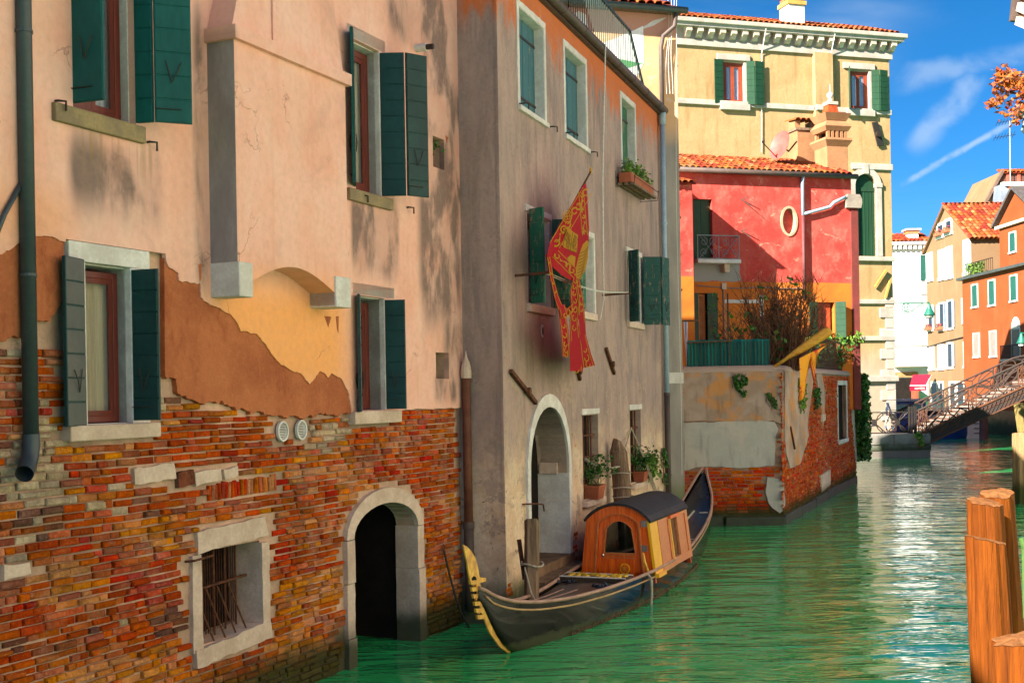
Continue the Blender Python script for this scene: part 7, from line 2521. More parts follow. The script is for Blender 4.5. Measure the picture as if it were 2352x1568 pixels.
def tail(pts, ws, name, seed):
    m_, g_ = MB(), MB()
    n_ = len(pts)
    ribbon_mb(m_, pts, ws, .012 + .004 * seed)
    for sd in (-1, 1):
        pp_ = []
        for i, p in enumerate(pts):
            a, b = Vector(pts[max(0, i - 1)]), Vector(pts[min(n_ - 1, i + 1)])
            d = (b - a).normalized()
            pp_.append((p[0] - d.y * ws[i] * .36 * sd, p[1] + d.x * ws[i] * .36 * sd))
        ribbon_mb(g_, pp_, 1.4, .016 + .004 * seed)
    for i in range(n_ - 1):
        for k in range(2):
            c = Vector(pts[i]).lerp(Vector(pts[i + 1]), .25 + .5 * k)
            r_ = ws[i] * .2
            sg = 1 if (i + k) % 2 else -1
            ribbon_mb(g_, [(c.x + sg * r_ * math.cos(j * .55), c.y + 1.6 * r_ * math.sin(j * .55)) for j in range(9)], 2.2, .016 + .004 * seed)
    o = m_.build(name, M['flag_red'], flag, smooth=True)
    g_.build('gold_trim', M['flag_gold'], o)
tail([(1323, 640), (1318, 665), (1322, 700), (1318, 740), (1322, 790), (1324, 830), (1324, 852)], [14, 16, 22, 20, 26, 30, 30], 'tail', 1)
tail([(1328, 645), (1335, 690), (1336, 720), (1338, 770), (1346, 815), (1352, 842)], [8, 10, 14, 16, 24, 30], 'tail', 2)
tail([(1260, 590), (1268, 640), (1278, 680), (1290, 715), (1297, 760), (1300, 800), (1301, 818)], [7, 8, 10, 14, 18, 18, 18], 'tail', 0)
tail([(1290, 700), (1296, 725), (1308, 715), (1320, 700)], [14, 22, 18, 12], 'knot', 3)
P_t, P_b = FP(1357, 394), fg.P(SG(1250, 640), fg.at(1250, 640)[1], .1)
pd_ = (FP(1256, 580) - P_t)
MB().tube([P_t, P_t + pd_ * .5, FP(1256, 588, -.02), P_b], .016, 8).build('flagpole', M['twig'], flag)
MB().lathe(P_t, [(.01, -.04), (.03, 0), (.02, .04), (.004, .08)], 8).build('finial', M['gold'], flag)
# ------------------------------------------------------------------ quay and bridge
QD = 54.5
fq = Fr((0, QD), (1, 0))
QZ = 1.10
qx0, qx1 = 9.0, fq.s(2137, 1030)
quay = MB()
quay.box(fq, qx0, qx1, -.6, QZ, -2.2, 0)
quay.box(fq, qx0, qx1 - .4, -.6, QZ - .002, -9, -2.2)
struct(quay.build('quay', simple('quay_paving', (.17, .14, .12), (.14, .115, .095), 2, .85, .3, bump=.4)))
qs = bpy.data.objects['quay']
M['quay_stone'] = simple('quay_stone', (.26, .24, .205), (.19, .17, .145), 2, .85, .3, bump=.5, bscale=14, algae=.9)
n = 6
for i in range(n):
    a, b = qx0 + (qx1 - qx0) * i / n, qx0 + (qx1 - qx0) * (i + 1) / n
    MB().box(fq, a + .01, b - .01, .62, QZ + .02, 0, .10).build('edge_stone', M['quay_stone'], qs, bevel=.03)
MB().box(fq, qx0, qx1 + .02, .36, .62, 0, .04).build('ledge', M['quay_stone'], qs)
bridge = thing('footbridge', 'cast iron footbridge with ornate scrolled railings and stone steps', 'bridge', (19, QD, 1))
M['iron_b'] = simple('bridge_iron', (.050, .038, .034), (.085, .045, .03), 3, .75, .3, metal=.2, bump=.5, bscale=20)
M['iron_r'] = simple('bridge_rust', (.15, .055, .026), (.085, .038, .022), 4, .85, .2, bump=.5, bscale=20)
BX0, BXM, BX1 = fq.s(2108, 1000), 24.6, 34.0
def bz(x):
    if x < BXM - .8:
        return 1.02 + .437 * (x - BX0)
    top_ = 1.02 + .437 * (BXM - .8 - BX0) + .16
    if x < BXM + 1.4:
        return top_ - .16 * ((BXM + .2 - x) / 1.0) ** 2 if x < BXM + .2 else top_
    return top_ - .437 * (x - BXM - 1.4)
for yy, nm in ((QD + .0, 'girder'), (QD + 2.5, 'girder')):
    f = Fr((0, yy), (1, 0))
    g = MB()
    xs = [BX0 + (BX1 - BX0) * i / 40 for i in range(41)]
    for a, b in zip(xs, xs[1:]):
        g.add([f.P(x, z, o) for o in (0, .06) for x, z in ((a, bz(a) - .56), (b, bz(b) - .56), (b, bz(b)), (a, bz(a)))], [(4, 5, 6, 7), (3, 2, 1, 0), (0, 1, 5, 4), (7, 6, 2, 3)])
    go = g.build(nm, M['iron_b'], bridge)
    k = MB()
    for dz in (.01, -.57, -.22):
        k.tube([f.P(x, bz(x) + dz, .07) for x in xs], .035 if dz > -.2 or dz < -.5 else .02, 6)
    k.build('flange', M['iron_r'], go)
    if yy == QD:
        k = MB()
        for i in range(44):
            x = BX0 + .1 + i * .2
            k.bar(f.P(x, bz(x) - .21, .075), f.P(x + .05, bz(x) - .03, .075), .07, .02)
            k.bar(f.P(x, bz(x) - .54, .075), f.P(x + .2, bz(x + .2) - .24, .075), .025, .02)
        k.build('girder_ornament', M['iron_b'], go)
ns = 18
M['stepstone'] = simple('step_tread', (.27, .225, .19), (.22, .18, .15), 3, .85, .3, bump=.3)
M['riser'] = simple('step_riser', (.16, .085, .05), (.12, .06, .04), 3, .9)
for i in range(ns):
    x = BX0 + .3 + i * .36
    if x > BXM + 1.0:
        break
    z = bz(x) + .02
    s_ = MB().box(fq, x, x + .40, z - .04, z + .035, -2.46, -.03).build('step', M['stepstone'], bridge)
    MB().box(fq, x + .03, x + .06, z - .24, z - .04, -2.45, -.04).build('riser', M['riser'], s_)
def railing(parent, f, o, zf, x0, x1, H, bays, mat, mat2, r=.032, first_post=True):
    q = lambda x, b: f.P(x, zf(x) + b * H, o)
    L = (x1 - x0) / bays
    pw = .34
    MB().tube([q(x0 + (x1 - x0) * i / 24, 1.0) for i in range(25)], .05, 6).build('handrail', mat, parent)
    MB().tube([q(x0 + (x1 - x0) * i / 24, .04) for i in range(25)], .022, 6).build('foot_rail', mat2, parent)
    for b in range(bays):
        a = x0 + b * L
        k = MB()
        for x in (a, a + pw):
            k.bar(q(x, 0), q(x, 1), .045)
        c = a + pw / 2
        for j, zc in enumerate((.2, .4, .6, .8)):
            k.tube([q(c, zc) + Vector((.09 * math.cos(t_), 0, .10 * math.sin(t_))) for t_ in [i * .7 for i in range(10)]], .018, 4)
        k.bar(q(c, .05), q(c, .97), .03)
        k.build('panel_post', mat2, parent)
        k = MB()
        a0, a1 = a + pw, a + L
        m_ = (a0 + a1) / 2
        w_ = a1 - a0
        X = lambda u, v: q(a0 + w_ * u, v)
        for s_ in (0, 1):
            e = lambda u: u if s_ == 0 else 1 - u
            k.tube([X(e(0.0), .15), X(e(.25), .36), X(e(.5), .55), X(e(.75), .74), X(e(1), .92)], r, 5)
            k.tube([X(e(.18) + (.17 * math.cos(t_)) * (1 if s_ == 0 else -1), .70 + .26 * math.sin(t_)) for t_ in [i * .45 for i in range(15)]], r, 5)
            k.tube([X(e(.02), .05), X(e(.2), .30), X(e(.36), .12), X(e(.5), .05)], r, 5)
            k.tube([X(e(.35), .98), X(e(.5), .82), X(e(.5), .55)], r, 5)
            k.tube([X(e(.30), .04), X(e(.45), .30), X(e(.5), .55)], r, 5)
        k.build('scrollwork', mat, parent)
        MB().tube([X(.5, .55) + Vector((0, -.05, 0)), X(.5, .55) + Vector((0, .05, 0))], .09, 10).build('rosette', mat, parent)
railing(bridge, fq, .02, bz, BX0 + .05, BX0 + 6.9, 1.12, 3, M['iron_b'], M['iron_r'])
railing(bridge, Fr((0, QD + 2.5), (1, 0)), .02, bz, BX0 - .3, BX0 + 6.9, 1.12, 3, M['iron_b'], M['iron_b'])
qr = thing('quay_railing', 'low black iron railing with crossed bars along the quay', 'railing', (17, QD, QZ))
def flat(x):
    return QZ + .02
qa, qb = fq.s(1982, 990), fq.s(2104, 990)
f = fq
MB().bar(f.P(qa, QZ + 1.0, .0), f.P(qb, QZ + 1.0, .0), .05).build('handrail', M['iron'], qr)
MB().bar(f.P(qa, QZ + .06, .0), f.P(qb, QZ + .06, .0), .05).build('foot_rail', M['iron'], qr)
nb = 2
for b in range(nb):
    a0, a1 = qa + (qb - .32 - qa) * b / nb, qa + (qb - .32 - qa) * (b + 1) / nb
    k = MB()
    X = lambda u, v: f.P(a0 + (a1 - a0) * u, QZ + .06 + .94 * v, 0)
    k.tube([X(0, 0), X(.5, .5), X(1, 1)], .028, 5)
    k.tube([X(0, 1), X(.5, .5), X(1, 0)], .028, 5)
    for c_, s_ in ((0, 1), (1, -1)):
        k.tube([X(c_ + s_ * .42 * math.cos(t_) * 1, .5 + .5 * math.sin(t_)) for t_ in [-1.57 + i * .315 for i in range(11)]], .026, 5)
    k.tube([X(.5 + .36 * math.cos(t_), -.0 + .36 * math.sin(t_)) for t_ in [i * .315 for i in range(11)]], .024, 5)
    k.tube([X(.5 + .36 * math.cos(t_), 1 - .36 * math.sin(t_)) for t_ in [i * .315 for i in range(11)]], .024, 5)
    k.build('crossed_bars', M['iron'], qr)
    MB().tube([X(.5, .5) + Vector((0, -.04, 0)), X(.5, .5) + Vector((0, .04, 0))], .12, 12).build('rosette', M['iron'], qr)
for x in (qb - .3, qb - .18, qb - .06, qb):
    MB().bar(f.P(x, QZ, 0), f.P(x, QZ + 1.25, 0), .07).build('post', M['iron'], qr)
vine('wall_plant', fq, [(2095, 1000), (2107, 990), (2116, 1002), (2118, 1020), (2112, 1024), (2106, 1008)], 0, 160, .13, 'green weeds sprouting at foot of the iron bridge', 'leaf_light', seed=22, thick=.25)

# ------------------------------------------------------------------ person walking on the quay
def skin(name, verts, edges, radii, mat, parent, sub=1):
    me = bpy.data.meshes.new(name)
    me.from_pydata([tuple(v) for v in verts], edges, [])
    me.materials.append(mat)
    o = link(bpy.data.objects.new(name, me), parent)
    sk = o.modifiers.new('skin', 'SKIN')
    sk.use_smooth_shade = True
    if not me.skin_vertices:
        me.skin_vertices.new() if hasattr(me.skin_vertices, 'new') else None
    for i, r in enumerate(radii):
        sv = me.skin_vertices[0].data[i]
        sv.radius = r if isinstance(r, tuple) else (r, r)
        sv.use_root = (i == 0)
    ss = o.modifiers.new('sub', 'SUBSURF')
    ss.levels = ss.render_levels = sub
    return o
def person(label, base, h, face=-1, cols=None):
    k = h / 1.55
    t = thing('person', label, 'person', base)
    B = Vector(base)
    V = lambda x, y, z: B + Vector((face * x * k, y * k, z * k))
    skinm = simple('skin', (.50, .29, .20), None, 5, .6, bump=0) if 'skin' not in bpy.data.materials else bpy.data.materials['skin']
    # body: pelvis, spine, neck, head, arms, legs in mid-stride
    vs = [V(0, 0, .80), V(.02, 0, 1.0), V(.04, 0, 1.20), V(.07, 0, 1.29), V(.12, 0, 1.38), V(.13, 0, 1.47),
          V(.05, .15, 1.18), V(.02, .20, .97), V(.16, .17, .85), V(.05, -.15, 1.18), V(-.06, -.19, .97), V(.12, -.17, .88),
          V(.02, .08, .76), V(.16, .09, .44), V(.06, .09, .09), V(.20, .09, .04), V(-.02, -.08, .76), V(-.06, -.08, .44), V(-.24, -.08, .13), V(-.14, -.08, .05)]
    es = [(0, 1), (1, 2), (2, 3), (3, 4), (4, 5), (2, 6), (6, 7), (7, 8), (2, 9), (9, 10), (10, 11), (0, 12), (12, 13), (13, 14), (14, 15), (0, 16), (16, 17), (17, 18), (18, 19)]
    rs = [.11, .11, .11, .05, .085, .075, .05, .038, .03, .05, .038, .03, .075, .05, .035, .03, .075, .05, .035, .03]
    skin('body', vs, es, [r * k for r in rs], skinm, t)
    hv = [V(0, 0, .78), V(.02, 0, 1.0), V(.04, 0, 1.20), V(.04, 0, 1.30), V(.085, 0, 1.41), V(.10, 0, 1.49), V(.05, .15, 1.18), V(.02, .20, .97), V(.12, .18, .88), V(.05, -.15, 1.18), V(-.06, -.19, .97), V(.08, -.17, .90)]
    skin('hoodie', hv, [(0, 1), (1, 2), (2, 3), (3, 4), (4, 5), (2, 6), (6, 7), (7, 8), (2, 9), (9, 10), (10, 11)], [r * k for r in (.135, .13, .13, .085, .105, .085, .062, .052, .045, .062, .052, .045)], cols[0], t)
    skin('trousers', [V(0, 0, .80), V(.02, .08, .74), V(.15, .09, .46), V(-.02, -.08, .74), V(-.05, -.08, .46)], [(0, 1), (1, 2), (0, 3), (3, 4)], [r * k for r in (.13, .09, .065, .09, .065)], cols[1], t)
    for side, a, b, c in ((1, (.155, .09, .42), (.06, .09, .12), 1), (-1, (-.06, -.08, .42), (-.23, -.08, .16), 1)):
        skin('legging', [V(*a), V(*b)], [(0, 1)], [.056 * k, .042 * k], cols[2], t)
    skin('shoe', [V(.05, .09, .05), V(.22, .09, .04)], [(0, 1)], [.05 * k, .04 * k], cols[3], t)
    skin('shoe', [V(-.25, -.08, .10), V(-.12, -.08, .045)], [(0, 1)], [.05 * k, .04 * k], cols[3], t)
    # face: eyes, nose
    fc_ = MB()
    for yy in (-.03, .03):
        fc_.lathe(V(.20, yy, 1.42), [(.008 * k, -.006), (.012 * k, 0), (.008 * k, .006)], 6)
    fc_.build('eyes', M['dark'], t)
    return t
navy = simple('navy_cloth', (.015, .030, .055), None, 3, .9)
person('person in dark hooded jacket walking left along the quay', (fq.s(2042, 960, -.9), QD + .9, QZ + .0), 1.50, -1, (navy, simple('grey_cloth', (.28, .25, .22), None, 3, .9), simple('blue_cloth', (.05, .10, .20), None, 3, .9), simple('blue_shoe', (.01, .06, .28), None, 3, .6)))

# ------------------------------------------------------------------ blue boat behind the bridge
bt = thing('blue_boat', 'bright blue cargo boat moored behind the iron bridge', 'boat', (25, 74.5, 0))
fb_ = Fr((fq.s(2026, 960, -20), QD + 20.0), (1, .06))
M['boat_blue'] = simple('boat_blue', (.008, .045, .30), (.006, .035, .22), 2, .4, .5, bump=.1)
L = 5.6
def hullrow(u):
    w_ = .95 * (1 - max(0, (u - .72) / .28) ** 2) + .02
    return w_
bm_ = MB()
rows = []
for i in range(13):
    u = i / 12
    w_ = hullrow(u)
    z = 1.35 + .35 * u * u
    rows.append([fb_.P(u * L, z, w_), fb_.P(u * L, .5, w_ * .95), fb_.P(u * L, -.1, w_ * .7), fb_.P(u * L, -.1, -w_ * .7), fb_.P(u * L, .5, -w_ * .95), fb_.P(u * L, z, -w_)])
bm_.add([q for r in rows for q in r], [(i * 6 + j, i * 6 + j + 1, i * 6 + 7 + j, i * 6 + 6 + j) for i in range(12) for j in range(5)] + [(5, 4, 3, 2, 1, 0)])
bm_.build('hull', M['boat_blue'], bt, smooth=False)
MB().tube([r[0] for r in rows] + [r[5] for r in rows[::-1]], .05, 6).build('gunwale', simple('pale_blue', (.30, .38, .48), None, 3, .5), bt)
MB().box(fb_, .1, 2.5, 1.2, 2.35, -.7, .75).build('cabin', M['boat_blue'], bt, bevel=.04)
MB().box(fb_, -.05, 2.7, 2.35, 2.5, -.85, .9).build('cabin_roof', simple('grey_cover', (.38, .40, .46), None, 3, .7), bt, bevel=.03)
MB().box(fb_, .25, 2.3, 1.75, 2.2, .75, .765).build('cabin_window', M['glass'], bt)
MB().box(fb_, .25, 2.3, 1.75, 2.2, .748, .752).build('window_dark', M['dark'], bt)
MB().box(fb_, 2.8, 4.4, 1.2, 1.8, -.6, .6).build('cargo_cover', simple('dark_tarp', (.03, .03, .035), None, 3, .7), bt, bevel=.05)
MB().lathe(fb_.P(2.2, .8, 1.1), [(.1, -.28), (.18, -.1), (.18, .1), (.1, .28)], 10).build('fender', simple('fender_blue', (.01, .05, .40), None, 3, .4), bt, smooth=True)

# ------------------------------------------------------------------ far houses
def far_window(parent, fr, s0, s1, z0, z1, shut=None, smat=None, frame=.09, sill=True, dep=.18, box=None, wm='white_paint'):
    w = MB()
    for bx in ((s0 - frame, s0, z0 - frame * .3, z1 + frame), (s1, s1 + frame, z0 - frame * .3, z1 + frame), (s0, s1, z1, z1 + frame)):
        w.box(fr, *bx, -.02, .05)
    wo = w.build('window', M[wm], parent)
    if sill:
        MB().box(fr, s0 - frame * 1.3, s1 + frame * 1.3, z0 - frame * 1.2, z0, -.02, .10).build('sill', M[wm], wo)
    if shut == 'closed':
        m_ = (s0 + s1) / 2
        MB().box(fr, s0 + .01, m_ - .01, z0, z1, .006, .035).build('shutter', smat, wo)
        MB().box(fr, m_ + .01, s1 - .01, z0, z1, .006, .035).build('shutter', smat, wo)
    else:
        MB().box(fr, s0, s1, z0, z1, .004, .012).build('pane', M['darkglass'], wo)
    if shut == 'open':
        w_ = (s1 - s0) * .5
        MB().box(fr, s0 - w_ - .02, s0 - .02, z0, z1, .05, .09).build('shutter', smat, wo)
        MB().box(fr, s1 + .02, s1 + w_ + .02, z0, z1, .05, .09).build('shutter', smat, wo)
    if shut == 'half':
        w_ = (s1 - s0) * .5
        MB().add([fr.P(s0, z0, .05), fr.P(s0 - .05, z0, w_ + .05), fr.P(s0 - .05, z1, w_ + .05), fr.P(s0, z1, .05)], [(0, 1, 2, 3)]).build('shutter', smat, wo)
    if box:
        r_ = random.Random(int(s0 * 100))
        b = MB().box(fr, s0 - .05, s1 + .05, z0 - .05, z0 + .16, .1, .36).build('flower_box', M['terracotta'], wo)
        fo = MB()
        for i in range(4):
            sprig(fo, fr.P(s0 + (s1 - s0) * (i + .5) / 4, z0 + .12, .24), .3, 26, .28, .12, r_)
        fo.build('foliage', box, wo)
    return wo
M['darkglass'] = simple('dark_window_glass', (.02, .025, .03), (.03, .035, .04), 2, .1, .5, bump=0)
M['far_sh_grey'] = simple('pale_grey_shutter', (.24, .28, .33), (.2, .24, .29), 2, .7)
M['far_sh_green'] = simple('far_green_shutter', (.015, .09, .07), (.012, .07, .055), 2, .6)
M['far_sh_brown'] = simple('far_brown_shutter', (.24, .19, .16), (.18, .15, .13), 2, .8)
M['far_tiles'] = None
M['flowers'] = leafmat('pink_flowers', (.50, .03, .08), (.06, .16, .02))
# orange house along the far bank
OX = 32.0
fo2 = Fr((OX, 85.0), (.028, -1))
SO = lambda x, y=800: fo2.s(x, y)
orange = thing('orange_house', 'bright orange house with green shutters on the far right bank', 'house', (OX, 80, 1))
def ocol(name, c1, c2, c3):
    m = Mt(name, .9, .2)
    a = m.noise(m.pos(), .5, 6, .62, .5)
    c = m.mix(m.sm(a, .35, .65), c1, c2)
    c = m.mix(m.sm(m.noise(m.sc(m.pos(), (1, 1, .4)), 1.2, 6), .55, .75, 0, .6), c, c3)
    m.color(c)
    m.bump(m.noise(m.pos(), 6, 5), .3, .02)
    return m.m
M['orange_pl'] = ocol('orange_plaster', (.26, .056, .015), (.23, .047, .012), (.28, .074, .025))
O_TOP = fo2.at(2230, 640)[1]
ol, orr = SO(2213, 800), 26.0
MB().box(fo2, ol, orr, 1.6, O_TOP, -9, 0).build('plaster_wall', M['orange_pl'], orange)
MB().box(fo2, ol, orr, -.5, 1.6, -9, .03).build('brick_base', simple('bank_brick', (.42, .20, .07), (.34, .13, .05), 3, .9, bump=.7, bscale=12, algae=1.3), orange)
cz_ = O_TOP
MB().box(fo2, ol - .25, orr, cz_, cz_ + .18, -.3, .35).build('cornice', simple('lead_cornice', (.06, .07, .065), None, 3, .6), orange)
for (x, y0, y1) in ((2239, 655, 704), (2278, 645, 700), (2328, 634, 690)):
    s, z1 = fo2.at(x, y0)
    z0 = fo2.at(x, y1)[1]
    far_window(orange, fo2, s - .45, s + .45, z0, z1, 'closed', M['far_sh_green'])
for (x, y0, y1) in ((2243, 767, 818), (2281, 762, 817)):
    s, z1 = fo2.at(x, y0)
    z0 = fo2.at(x, y1)[1]
    far_window(orange, fo2, s - .45, s + .45, z0, z1, 'closed', M['far_sh_brown'])
s, z1 = fo2.at(2334, 758)
z0 = fo2.at(2334, 820)[1]
wo = far_window(orange, fo2, s - .55, s + .55, z0, z1, 'closed', M['far_sh_brown'], sill=False)
MB().prism(fo2, arc((s, z1), .62, .85, 0, 180, 10), 0, .05).build('arch_panel', M['white_paint'], wo)
b = MB().box(fo2, s - .95, s + .95, z0 - .25, z0 - .1, 0, .7).build('balcony', M['stone'], orange)
k = MB()
for i in range(15):
    x = s - .9 + 1.8 * i / 14
    k.bar(fo2.P(x, z0 - .1, .65), fo2.P(x, z0 + .75, .65), .03)
k.bar(fo2.P(s - .92, z0 + .75, .65), fo2.P(s + .92, z0 + .75, .65), .05)
for x in (s - .92, s + .92):
    k.bar(fo2.P(x, z0 + .75, .65), fo2.P(x, z0 + .75, 0), .05)
k.build('balcony_rail', M['iron'], b)
# upper storey with a small pediment
fo3 = Fr(fo2.P(0, 0, -.6), fo2.t)
ul = fo3.at(2296, 560)[0]
uz_ = fo3.at(2310, 517)[1]
MB().box(fo3, ul, orr, cz_, uz_, -8, 0).build('attic_wall', M['orange_pl'], orange)
s, z1 = fo3.at(2326, 535)
far_window(orange, fo3, s - .42, s + .42, fo3.at(2326, 578)[1], z1, 'closed', M['far_sh_green'])
pe = fo3.at(2330, 480)
MB().prism(fo3, [(ul - .3, uz_), (ul + 5.6, uz_), (ul + 2.6, uz_ + 2.0)], -7, .0).build('pediment', M['orange_pl'], orange)
k = MB()
for a_, b_ in (((ul - .5, uz_ - .05), (ul + 2.6, uz_ + 2.1)), ((ul + 2.6, uz_ + 2.1), (ul + 6.0, uz_ - .05))):
    k.add([fo3.P(*a_, .35), fo3.P(*b_, .35), fo3.P(*b_, -7), fo3.P(*a_, -7), fo3.P(a_[0], a_[1] + .22, .35), fo3.P(b_[0], b_[1] + .22, .35), fo3.P(b_[0], b_[1] + .22, -7), fo3.P(a_[0], a_[1] + .22, -7)], [(0, 1, 5, 4), (4, 5, 6, 7), (3, 2, 1, 0), (1, 2, 6, 5), (0, 4, 7, 3)])
k.build('pediment_roof', simple('lead_roof', (.10, .085, .08), None, 3, .6), orange)
MB().box(fo3, ul - .3, ul + 5.7, uz_ - .15, uz_ + .05, -.2, .2).build('pediment_base', M['stone'], orange)
tr_ = thing('roof_terrace_plants', 'row of terrace plants behind railing beside orange house attic', 'plants', fo2.P(ol + 1, cz_ + .2, -.4))
k = MB()
r_ = random.Random(9)
ta, tb = ol + .1, ul - .1
for i in range(16):
    s_ = ta + (tb - ta) * i / 15
    k.bar(fo2.P(s_, cz_ + .18, -.15), fo2.P(s_, cz_ + 1.1, -.15), .03)
k.bar(fo2.P(ta, cz_ + 1.1, -.15), fo2.P(tb, cz_ + 1.1, -.15), .05)
k.build('railing', M['iron'], tr_)
fo = MB()
for i in range(8):
    sprig(fo, fo2.P(ta + (tb - ta) * (.05 + .5 * i / 8), cz_ + .3, -.4), .8, 90, .5, .16, r_)
fo.build('foliage', M['leaf_light'], tr_)
# brown gabled house
fg2 = Fr((OX + .25, 92.6), (.028, -1))
SB = lambda x, y=800: fg2.s(x, y)
brown = thing('gabled_house', 'tall beige gabled house with pale grey shutters beside the orange one', 'house', (OX, 89, 1))
M['beige_pl'] = ocol('beige_plaster', (.21, .128, .066), (.185, .11, .056), (.235, .155, .09))
bl0, bl1 = SB(2131), SB(2229)
ez = fg2.at(2132, 573)[1]
ez2 = fg2.at(2226, 548)[1]
az = fg2.at(2170, 474)[1]
am = (bl0 + bl1) / 2
MB().prism(fg2, [(bl0, -.3), (bl1 + .4, -.3), (bl1 + .4, ez), (am, az), (bl0, ez)], -12, 0, back=True).build('plaster_wall', M['beige_pl'], brown)
# two roof slopes running away from the canal
for sgn, e0 in ((1, bl1 + .4), (-1, bl0)):
    A_ = fg2.P(am, az + .05, .25)
    E_ = fg2.P(e0 + sgn * .35, ez - .22, .25)
    along = -V3(fg2.n)
    upv = (A_ - E_)
    ln_ = upv.length
    if sgn > 0:
        tile_roof(brown, E_, along, upv.normalized(), 12.0, ln_, pitch=.34, tl=.46, keep=300, seed=41, mix=(.35, .2, .45))
    else:
        tile_roof(brown, E_ + along * 12.0, -along, upv.normalized(), 12.0, ln_, pitch=.34, tl=.46, keep=0, seed=42, mix=(.35, .2, .45))
MB().bar(fg2.P(bl0 - .3, ez - .25, .12), fg2.P(am, az + .02, .12), .22, .18).build('verge', M['beige_pl'], brown)
MB().bar(fg2.P(bl1 + .7, ez - .25, .12), fg2.P(am, az + .02, .12), .22, .18).build('verge', M['beige_pl'], brown)
for (x, y0, y1, bx) in ((2160, 518, 541, 1), (2179, 508, 533, 1)):
    s, z1 = fg2.at(x, y0)
    far_window(brown, fg2, s - .5, s + .5, fg2.at(x, y1)[1], z1, None, None, .2, box=M['flowers'])
for (x, y0, y1) in ((2135, 586, 640), (2163, 579, 637), (2180, 572, 634), (2221, 556, 625)):
    s, z1 = fg2.at(x, y0)
    far_window(brown, fg2, s - .45, s + .45, fg2.at(x, y1)[1], z1, 'closed', M['far_sh_grey'], .2)
for (x, y0, y1, bx) in ((2137, 704, 757, 1), (2163, 698, 756, 1), (2182, 692, 753, 0)):
    s, z1 = fg2.at(x, y0)
    far_window(brown, fg2, s - .45, s + .45, fg2.at(x, y1)[1], z1, 'open', M['far_sh_grey'], .12, box=M['flowers'] if bx else None)
s, z1 = fg2.at(2217, 683)
MB().box(fg2, s - .5, s + .5, fg2.at(2217, 744)[1], z1, .05, .12).build('shutter', M['far_sh_grey'], brown)
for (x, y0, y1) in ((2140, 800, 846), (2161, 795, 845), (2182, 790, 842), (2221, 788, 840)):
    s, z1 = fg2.at(x, y0)
    far_window(brown, fg2, s - .45, s + .45, fg2.at(x, y1)[1], z1, 'closed' if x != 2182 else 'open', M['far_sh_grey'], .14)
k = MB()
z = fg2.at(2180, 786)[1]
k.tube([fg2.P(bl0, z - .2, .05), fg2.P(am, z + .1, .05), fg2.P(bl1, z + .3, .05)], .05, 5)
k.build('wall_pipe', M['iron'], brown)
s, z1 = fg2.at(2150, 880)
for (x, w_) in ((2148, .7), (2160, .5), (2190, .6), (2205, .7)):
    s, z1 = fg2.at(x, 880)
    far_window(brown, fg2, s - w_, s + w_, 1.0, z1, None, None, .15, False)
bh = MB()
# white house at the end
fwh = Fr((0, 100.0), (1, 0))
SW = lambda x, y=800: fwh.s(x, y)
white = thing('white_house', 'sunlit white house with small chimney at the end of canal', 'house', (33, 100, 1))
M['white_pl'] = ocol('white_plaster', (.74, .72, .68), (.70, .67, .62), (.58, .50, .42))
wz = fwh.at(2090, 563)[1]
MB().box(fwh, SW(2035), SW(2142), -.3, wz, -8, 0).build('plaster_wall', M['white_pl'], white)
MB().box(fwh, SW(2035), SW(2145), wz, wz + .25, -.3, .45).build('cornice', M['white_paint'], white)
for i in range(9):
    s = SW(2046) + (SW(2138) - SW(2046)) * i / 8
    MB().box(fwh, s - .12, s + .12, wz - .35, wz, 0, .35).build('modillion', M['white_paint'], white)
tile_roof(white, fwh.P(SW(2030), wz + .28, .4), Vector((1, 0, 0)), Vector((0, .93, .36)).normalized(), SW(2143) - SW(2030), 2.4, pitch=.34, tl=.5, keep=0, seed=51, mix=(.3, .15, .55))
s = SW(2105)
chm = thing('far_chimney', 'small pale brick chimney on the far white house roof', 'chimney', fwh.P(s, wz, -.3))
zt = fwh.at(2105, 528)[1]
MB().box(fwh, s - .42, s + .42, wz + .2, zt, -1.2, -.3).build('stack', M['white_pl'], chm)
MB().box(fwh, s - .5, s + .5, zt - .25, zt, -1.28, -.22).build('collar', BR[1], chm)
MB().box(fwh, s - .62, s + .62, zt, zt + .15, -1.4, -.1).build('cap', M['stone'], chm)
s, z1 = fwh.at(2123, 586)
MB().box(fwh, s - .35, s + .35, fwh.at(2123, 644)[1], z1, .02, .1).build('shutter', M['far_sh_green'], white)
for y in (672, 790):
    MB().box(fwh, SW(2052 if y > 700 else 2115), SW(2140), fwh.at(2100, y + 4)[1], fwh.at(2100, y)[1], 0, .12).build('string_course', M['white_paint'], white)
zc = fwh.at(2090, 838)[1]
cnp = MB().box(fwh, SW(2050), SW(2116), zc - .15, zc + .2, 0, 1.0).build('shop_canopy', M['stone'], white)
MB().box(fwh, SW(2055), SW(2098), 1.0, fwh.at(2080, 868)[1], -.05, .02).build('shop_opening', M['dark'], white)
MB().box(fwh, SW(2052), SW(2106), fwh.at(2080, 866)[1], fwh.at(2080, 854)[1], .0, .1).build('shop_fascia', simple('fascia_wood', (.45, .22, .09), None, 3, .7), white)
MB().box(fwh, SW(2091), SW(2097), 1.0, fwh.at(2093, 885)[1], .0, 1.2).build('shop_door', simple('red_brown_wood', (.30, .08, .04), None, 3, .6), white)
MB().box(fwh, SW(2098), SW(2106), 1.0, fwh.at(2093, 866)[1], .0, .08).build('shop_jamb', M['stone'], white)
# pavement in front of the far houses
pv = MB()
pv.bbox((20, 77, -.5), (OX - 3.2, 100, 1.0))
struct(pv.build('far_pavement', simple('far_paving', (.16, .14, .125), None, 2, .85)))
